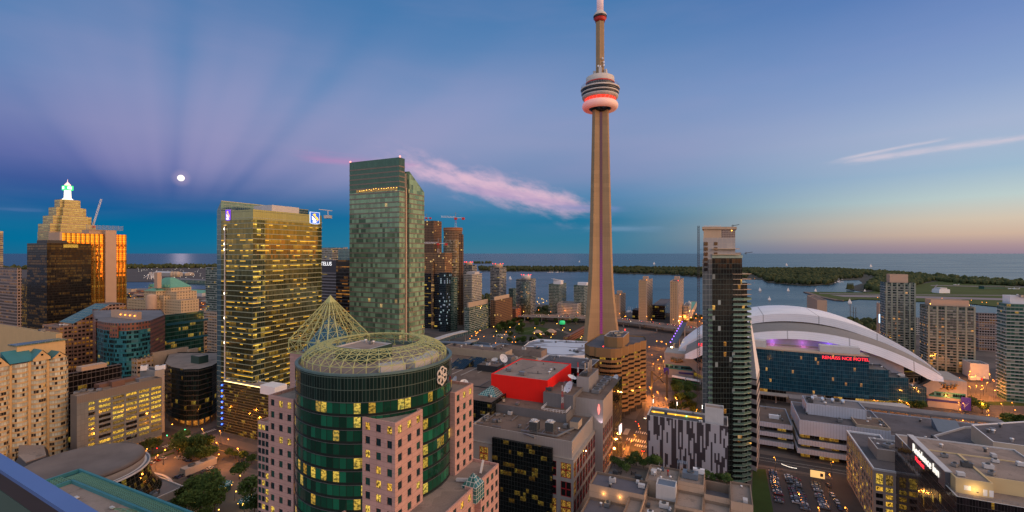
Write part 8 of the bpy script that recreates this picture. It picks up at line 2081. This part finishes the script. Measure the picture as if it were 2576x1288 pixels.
for k_,(h,r)in enumerate(((9,4.6),(8,3.8),(10.5,4.8))):
 t,a,b_,os_=proto_tree(h,r,950,k_,M['leaf']);TP.append((a,b_));bpy.data.objects.remove(t)
 for o in os_:bpy.data.objects.remove(o)
def tree(x,y,lab,grp,s=1.0,z=0.0):
 p=G(x,y,z);t=thing('street_tree',lab,'tree',p,grp);k_=rnd.randrange(3);s*=rnd.uniform(.85,1.2);t.scale=(s,s,s*rnd.uniform(.9,1.1));t.rotation_euler=(0,0,rnd.uniform(0,6))
 for nm,me in zip(('trunk','crown'),TP[k_]):o=bpy.data.objects.new(nm,me);COL.objects.link(o);o.parent=t
def trees(px,lab,grp,s=1.0,z=0.0):
 for x,y in px:tree(x,y,lab,grp,s,z)
trees([(448,1143),(470,1148),(492,1142),(512,1150),(530,1158),(480,1160),(456,1130),(505,1168)],'broad dark street tree in the group before the black octagonal block','trees by the left crossing',1.1)
tree(383,1143,'lone street tree at the right corner of the grey office',None);tree(602,1205,'lone tree right of the kiosk on the plaza',None,1.1)
trees([(460,1268),(490,1258),(520,1262),(475,1292),(505,1290),(535,1250),(445,1300),(540,1295),(515,1315),(630,1262),(640,1300)],'dark plaza tree near the lower edge between concert hall and kiosks','plaza trees',1.05)
trees([(1545,1172),(1562,1180),(1585,1178),(1600,1174),(1618,1178),(1634,1176),(1650,1180),(1575,1190)],'small tree in the planters left on the tan roof terrace','terrace trees, left',.5,31)
trees([(1758,1206),(1775,1208),(1792,1212),(1810,1216),(1828,1222)],'small tree in the planters right on the tan roof terrace','terrace trees, right',.48,31)
trees([(r4.uniform(1244,1316),r4.uniform(812,842))for _ in range(26)]+[(r4.uniform(1316,1470),r4.uniform(806,822))for _ in range(14)]+[(r4.uniform(1250,1380),r4.uniform(848,872))for _ in range(10)]+[(1322,900)],'dark park tree behind the white roofed aquarium','park trees')
trees([(r4.uniform(1692,1758),r4.uniform(985,1050))for _ in range(15)],'dark tree in the shaded garden left of the black tower','garden trees',1.0)
trees([(2172+13*k_+r4.uniform(-4,4),1016+k_*1.6+r4.uniform(-4,4))for k_ in range(12)],'dark tree in the row under the stadium hotel','trees under the stadium hotel',1.1)
trees([(2388,1008),(2398,1012),(2408,1004),(2378,1004),(2444,1032),(2470,1040)],'small tree by the road right of the stadium','trees by the curving road',.9)
trees([(2510+9*k_,1078+r4.uniform(-6,8))for k_ in range(8)],'dark tree in the sunken garden at the right edge','sunken garden trees')
trees([(1740,812),(1750,806),(1763,810),(1722,814),(1365,800),(1372,806),(1356,803)],'waterfront tree near the expressway','waterfront trees')
trees([(576,1148),(592,1154),(612,1160),(632,1168)],'small pavement tree under the low glass wing of the gold bank','pavement trees',.6)
for k_ in range(6):
 p=G(2131+k_*2.8,728.5,.4);t=thing('conifer','pointed dark conifer on the little point before the airfield','tree',p,'conifers on the point');MB().tube(p,p+Vector((0,0,6)),.4,5).build('trunk',M['bark'],t);mb=MB()
 for j in range(5):mb.lathe((p.x,p.y),[(5.5-j,3+j*4),(.2,9+j*4)],7,smooth=False)
 mb.build('crown',M['wood'],t)
 # CARS
CARM={}
def car_mesh(col):
 if col in CARM:return CARM[col]
 if 'carpaint'+str(col)not in M:M['carpaint'+str(col)]=flat('car_paint',col,.3,.2,var=.03,spec=.6)
 mb=MB();pr=[(-2.2,.35),(-2.25,.75),(-2.1,.95),(-1.55,1.0),(-.95,1.42),(.55,1.44),(1.15,.98),(2.0,.88),(2.25,.62),(2.2,.35)];wd=[.8,.86,.86,.84,.66,.66,.84,.82,.8,.8];n=len(pr)
 for i in range(n-1):
  (x0,z0),(x1,z1)=pr[i],pr[i+1];mb.face([(x0,-wd[i],z0),(x0,wd[i],z0),(x1,wd[i+1],z1),(x1,-wd[i+1],z1)],None,1 if i in(3,5)else 0)
 for s in(-1,1):
  lo_=[(x,s*wd[i],z)for i,(x,z)in enumerate(pr)if i not in(4,5)];mb.face(lo_[::s],None,0);cb2=[(pr[i][0],s*wd[i],pr[i][1])for i in(3,4,5,6)];mb.face(cb2[::-s],None,1)
 o=mb.build('body',[M['carpaint'+str(col)],M['cbpane']]);CARM[col]=o.data;bpy.data.objects.remove(o);return CARM[col]
wo_=MB().tube((0,-.1,0),(0,.1,0),.33,10).build('wheel',M['dark']);WHM=wo_.data;bpy.data.objects.remove(wo_)
def lmesh(mat,x):
 mb=MB()
 for s in(-.6,.6):mb.box((x,s,.6),.08,.36,.2)
 o=mb.build('lights',M[mat]);d=o.data;bpy.data.objects.remove(o);return d
M['tail']=glow('tail_lamp',(1,.03,.01),16);M['head']=glow('head_lamp',(1,.80,.5),18);TLM,HLM=lmesh('tail',-2.24),lmesh('head',2.24);M['taildk']=flat('tail_lens',(.25,.01,.01),.3);TLD=lmesh('taildk',-2.24)
CC=[(.02,.02,.024),(.45,.46,.48),(.14,.145,.15),(.55,.55,.54),(.05,.055,.07),(.16,.015,.015),(.27,.28,.30),(.03,.05,.12),(.08,.07,.06)]
CN={0:'black',1:'silver',2:'grey',3:'white',4:'dark blue grey',5:'red',6:'pale grey',7:'blue',8:'brown'}
def car(p,a,where,grp,lit=None,parts=True,ci=None):
 ci=rnd.randrange(9)if ci is None else ci;t=thing('car',f'{CN[ci]} car {where}','car',p,grp);t.rotation_euler=(0,0,a)
 def ad(nm,me,l=(0,0,0)):o=bpy.data.objects.new(nm,me);COL.objects.link(o);o.parent=t;o.location=l
 ad('body',car_mesh(CC[ci]))
 if parts:
  for x in(-1.35,1.35):
   for y in(-.78,.78):ad('wheel',WHM,(x,y,.33))
 if lit in('t','b'):ad('tail_lights',TLM)
 elif parts:ad('tail_lights',TLD)
 if lit in('h','b'):ad('headlights',HLM)
AV=math.atan2(V.y,V.x);AU=math.atan2(U.y,U.x)
def row(x,y,n,where,gap=2.75,skip=.1,flip=0):
 p=G(x,y,.03)
 for k_ in range(n):
  if rnd.random()>skip:car(p-U*gap*k_+V*rnd.uniform(-.3,.3),AV+(pi if rnd.random()<.5 else 0)+rnd.uniform(-.04,.04),where,'cars in the parking lot')
row(1943,1188,14,'in the leftmost row of the parking lot');row(1984,1200,12,'in the second row of the parking lot');row(2001,1208,13,'in the third row of the parking lot');row(2049,1218,11,'in the rightmost row of the parking lot')
for x,y in((2083,1222),(2092,1246),(2104,1264),(2111,1280)):car(G(x,y,.03),AU+.12,'parked along the street beside the parking lot','cars along the side street')
for x,y,w_ in((370,1172,'l'),(380,1166,'l'),(394,1160,'l'),(409,1155,'l'),(448,1153,'r'),(457,1155,'r'),(468,1158,'r'),(476,1161,'r'),(444,1203,'f'),(456,1198,'f'),(480,1200,'f'),(515,1187,'s'),(528,1180,'s')):car(G(x,y,.03),AU+.2 if w_=='s' else AV+.3,{'l':'at the left side of the small lot by the concert hall','r':'under the trees of the small lot by the concert hall','f':'at the near side of the small lot by the concert hall','s':'beside the grey plant house near the kiosks'}[w_],'cars in the small lot')
for x,y,a,l_,w_ in((577,1141,AV,'h','with headlights on under the low glass wing'),(366,1138,AU,'t','braking beside the grey office'),(352,1148,AU,'t','braking behind another car beside the grey office'),(443,1132,AV,'b','with lights on under the street trees'),(1618,1134,AU,'t','with red tail lights left of the striped block'),(1623,1052,AU+pi,'h','with headlights on below the tan hotel'),(2405,1068,AV,'t','with red tail lights at the right end of the convention roof'),(2463,1072,-AU,'h','with headlights on coming down the curving road'),(2476,951,AV,'b','on the wide road below the right hand towers')):car(G(x,y,.05),a,w_,None,l_)
for s_ in[20+i*13.5+rnd.uniform(-5,5)for i in range(52)]:
 p,d=along(ep,s_);n=Vector((d.y,-d.x,0));o=rnd.choice((-9,-5.5,4,7.5));q=p+n*o;car((q.x,q.y,10.08),math.atan2(d.y,d.x)+(0 if o>0 else pi),'driving on the elevated expressway','cars on the expressway','b',False)
p=G(2450,958);t=thing('truck','orange lit box truck on the wide road below the right hand towers','truck',p);MB().box((p.x,p.y,1),10,2.6,3).build('cargo_box',M['offwhite'],t);MB().box((p.x+6.2,p.y,.6),2,2.4,2.4).build('cab',M['redpaint'],t);MB().box((p.x,p.y,.3),11,1.8,.7).build('chassis',M['dark'],t)
# SMALL THINGS
for x,y,lab in((563,1232,'octagonal glass kiosk with a turquoise roof on the plaza'),(622,1272,'glass kiosk with a turquoise roof cut by the pink tower')):
 p=G(x,y);t=thing('kiosk',lab,'kiosk',p);MB().lathe((p.x,p.y),[(3.6,0),(3.6,3)],8,smooth=False).build('glass_wall',M['glassgr'],t);MB().lathe((p.x,p.y),[(4.4,3),(4.4,3.3),(.05,5.6)],8,smooth=False).build('roof',M['skyl'],t)
 for a in range(0,360,45):MB().sphere((p.x+4.2*cos(R(a)),p.y+4.2*sin(R(a)),2.7),.2,6,4).build('eaves_lamp',M['lamp_y'],t)
p=G(500,1180);t=thing('plant_house','low grey plant house with two round fans between lot and plaza','plant house',p);q=[p+U*a+V*b_ for a,b_ in((-9,-2.6),(9,-2.6),(9,2.6),(-9,2.6))];MB().prism(q,0,4,0).build('wall',M['concrete'],t)
for a in(-4,3):c_=p+U*a;MB().lathe((c_.x,c_.y),[(1.9,4),(1.9,4.8),(1.6,4.8),(1.5,4.2),(.01,4.3)],16).build('fan',M['steel_dark'],t)
p=G(2056,1212);t=thing('billboard','lit cream billboard standing over the parking lot','billboard',p);q=[p+V*3.4,p-V*3.4,p-V*3.4+U*.4,p+V*3.4+U*.4];MB().prism(q,2.2,6.0,0,bottom=True).build('panel',glow('billboard_face',(1,.72,.28),.55),t);MB().prism([x-U*.03 for x in(p-V*1.2,p-V*2.6,p-V*2.6+U*.05,p-V*1.2+U*.05)],3.2,5,0).build('dark_emblem',M['dark'],t)
for s in(-2,2):MB().beam(p+V*s+U*.2,p+V*s+U*.2+Vector((0,0,2.3)),.25,.25).build('post',M['steel_dark'],t)
a,b_=G(1964,1166,4.6),G(2004,1178,4.6);t=thing('string_lights','string of bright bulbs hung over the parking lot entrance','string lights',(a.x,a.y,0));MB().tube((a.x,a.y,0),a,.06,5).build('pole',M['steel_dark'],t);MB().tube((b_.x,b_.y,0),b_,.06,5).build('pole',M['steel_dark'],t);MB().beam(a,b_,.04,.04).build('cable',M['dark'],t)
for k_ in range(14):q=a.lerp(b_,(k_+.5)/14);MB().sphere((q.x,q.y,q.z-.5*sin(pi*(k_+.5)/14)),.13,6,4).build('bulb',M['lamp_w'],t)
def sail(x,y,s,lab,grp,sails=True):
 p=G(x,y,-1);t=thing('sailboat',lab,'sailboat',(p.x,p.y,-1),grp);hl=[(-.5,-.14),(.2,-.15),(.5,0),(.2,.15),(-.5,.14)];MB().prism([p+Vector((a*s*.8,b_*s*.8,0))for a,b_ in hl],-1,-1+s*.12,0).build('hull',M['white'],t);MB().tube((p.x,p.y,-1),(p.x,p.y,s*1.15),s*.012,5).build('mast',M['offwhite'],t)
 if sails:z=-1;MB().face([(p.x,p.y,z+s*.18),(p.x,p.y,z+s*1.1),(p.x-s*.42,p.y+.3,z+s*.2)]).face([(p.x+.1,p.y,z+s*.98),(p.x+.1,p.y,z+s*.18),(p.x+s*.42,p.y,z+s*.16)]).build('sail',M['white'],t)
for x,y,s in((1457,659.5,26),(1645,665,28),(1804,671,26),(1978,668,26),(2190,671.5,28),(1911,732,12),(1982,732,11),(2137,763,12),(1935,755,10),(2051,733,10),(1845,728,10),(2175,734,9)):sail(x,y,s,'tiny white sailboat out on the open water','sailboats on the water')
sail(1283,702.5,17,'white sailboat under sail in the harbour left of the great tower',None)
for k_ in range(16):sail(2094+r4.uniform(0,24),706+r4.uniform(-1.5,6),13,'white moored sailboat at the lagoon mouth of the island','moored boats at the lagoon',False)
for k_ in range(14):sail(1376+r4.uniform(0,42),684.4+r4.uniform(0,1.6),12,'white moored boat at the island shore left of the great tower','moored boats at the island',False)
for k_ in range(16):sail(1563+r4.uniform(0,38),787-r4.uniform(0,6)*(1 if k_ else 0),9,'moored boat in the marina behind the tan towers','marina boats',False)
for x,hh in((2138,30),(2146,28),(2152,26)):p=P(x,HY,860);t=thing('ship_mast','tall bare mast of a ship behind the stadium roof','mast',(p.x,p.y,-1),'ship masts');MB().tube((p.x,p.y,-1),(p.x,p.y,hh),.45,6).beam((p.x-4,p.y,hh*.6),(p.x+4,p.y,hh*.6),.3,.3).build('mast',M['bark'],t)
p=G(2366,737);t=building('terminal','white building standing alone on the airfield grass','building',[p]);MB().box((p.x,p.y,.4),34,26,12).build('wall',M['white'],t);MB().box((p.x,p.y,12.4),22,20,5).build('upper_storey',M['offwhite'],t)
p=G(2494,727);t=building('hangar','long green hangar on the far side of the airfield','hangar',[p]);MB().box((p.x,p.y,.4),74,20,9).build('wall',flat('hangar_green',(.03,.10,.07),.6),t);MB().box((p.x,p.y,9.4),76,22,1.2).build('roof',M['steel_dark'],t)
for x,y in((2405,718),(2543,728),(2556,728.6)):
 p=G(x,y,.6);t=thing('airplane','small white airplane parked '+('alone beyond the white airfield building' if x<2500 else 'at the right end of the green hangar'),'airplane',p,None if x<2500 else 'airplanes by the hangar');MB().tube((p.x-11,p.y,3.2),(p.x+10,p.y,3),1.3,8,.8).build('fuselage',M['white'],t);MB().beam((p.x,p.y-12,4),(p.x,p.y+12,4),2.4,.3).build('wing',M['white'],t);MB().beam((p.x+9,p.y,3),(p.x+10.5,p.y,7),2,.3).build('tail_fin',M['white'],t)
def person_mesh(seed,cloth):
 q=random.Random(seed);st=q.uniform(.1,.3);V_=[(0,0,.95),(0,0,1.2),(0,0,1.42),(0,.02,1.52),(0,.03,1.66),(.11,st,.5),(.11,st*.6,.06),(.12,st+.12,.03),(-.11,-st,.5),(-.11,-st*1.3,.08),(-.12,-st,.03),(.2,0,1.40),(.25,-.1,1.12),(.24,.08,.88),(-.2,0,1.40),(-.25,.1,1.12),(-.24,.2,.90)]
 E_=[(0,1),(1,2),(2,3),(3,4),(0,5),(5,6),(6,7),(0,8),(8,9),(9,10),(2,11),(11,12),(12,13),(2,14),(14,15),(15,16)];Rr=[.15,.14,.15,.06,.11,.085,.05,.04,.085,.05,.04,.07,.05,.04,.07,.05,.04]
 me=bpy.data.meshes.new('person');me.from_pydata(V_,E_,[]);o=bpy.data.objects.new('person',me);COL.objects.link(o);o.modifiers.new('skin','SKIN');o.modifiers.new('sub','SUBSURF')
 for v,r_ in zip(me.skin_vertices[0].data,Rr):v.radius=(r_,r_)
 me.skin_vertices[0].data[0].use_root=True;dg=bpy.context.evaluated_depsgraph_get();m2=bpy.data.meshes.new_from_object(o.evaluated_get(dg));bpy.data.objects.remove(o);m2.materials.clear();m2.materials.append(flat('skin',(.35,.22,.16),.7));m2.materials.append(flat('clothing',cloth,.8));m2.materials.append(M['dark'])
 for f in m2.polygons:z=f.center.z;f.material_index=0 if z>1.5 else(1 if z>.95 else 2)
 return m2
PM=[person_mesh(k_,c_)for k_,c_ in enumerate(((.03,.03,.05),(.3,.28,.26),(.12,.03,.03),(.05,.08,.16)))]
CL=('dark','pale','red','blue')
def person(x,y,where,grp,z=.05):
 k_=rnd.randrange(4);p=G(x,y,z);o=bpy.data.objects.new('person',PM[k_]);COL.objects.link(o);o.location=p;o.rotation_euler=(0,0,rnd.uniform(0,6));tag(o,f'person in {CL[k_]} top walking {where}','person',grp)
for k_ in range(30):person(r4.uniform(1628,1680),r4.uniform(985,1045),'on the plaza between tan hotel and stadium','people on the plaza')
for k_ in range(12):person(1561+k_*1.5+r4.uniform(-2,2),1160-k_*4,'along the pavement beside the broadcasting building','people on the pavement')
for x,y in((521,1102),(530,1101),(425,1112),(560,1160)):person(x,y,'at the crossing near the gold bank','people at the left crossing')
for x,lab in((1639,'dark steel pylon left of the crowded plaza'),(1677,'dark steel pylon right of the crowded plaza')):p=G(x,1000);t=thing('pylon',lab,'pylon',p);MB().beam(p,p+Vector((0,0,24)),1.4,1.4).build('post',M['dark'],t);MB().beam(p+Vector((0,0,23)),p+Vector((12 if x<1650 else-12,4,12)),.8,.8).build('brace',M['dark'],t)
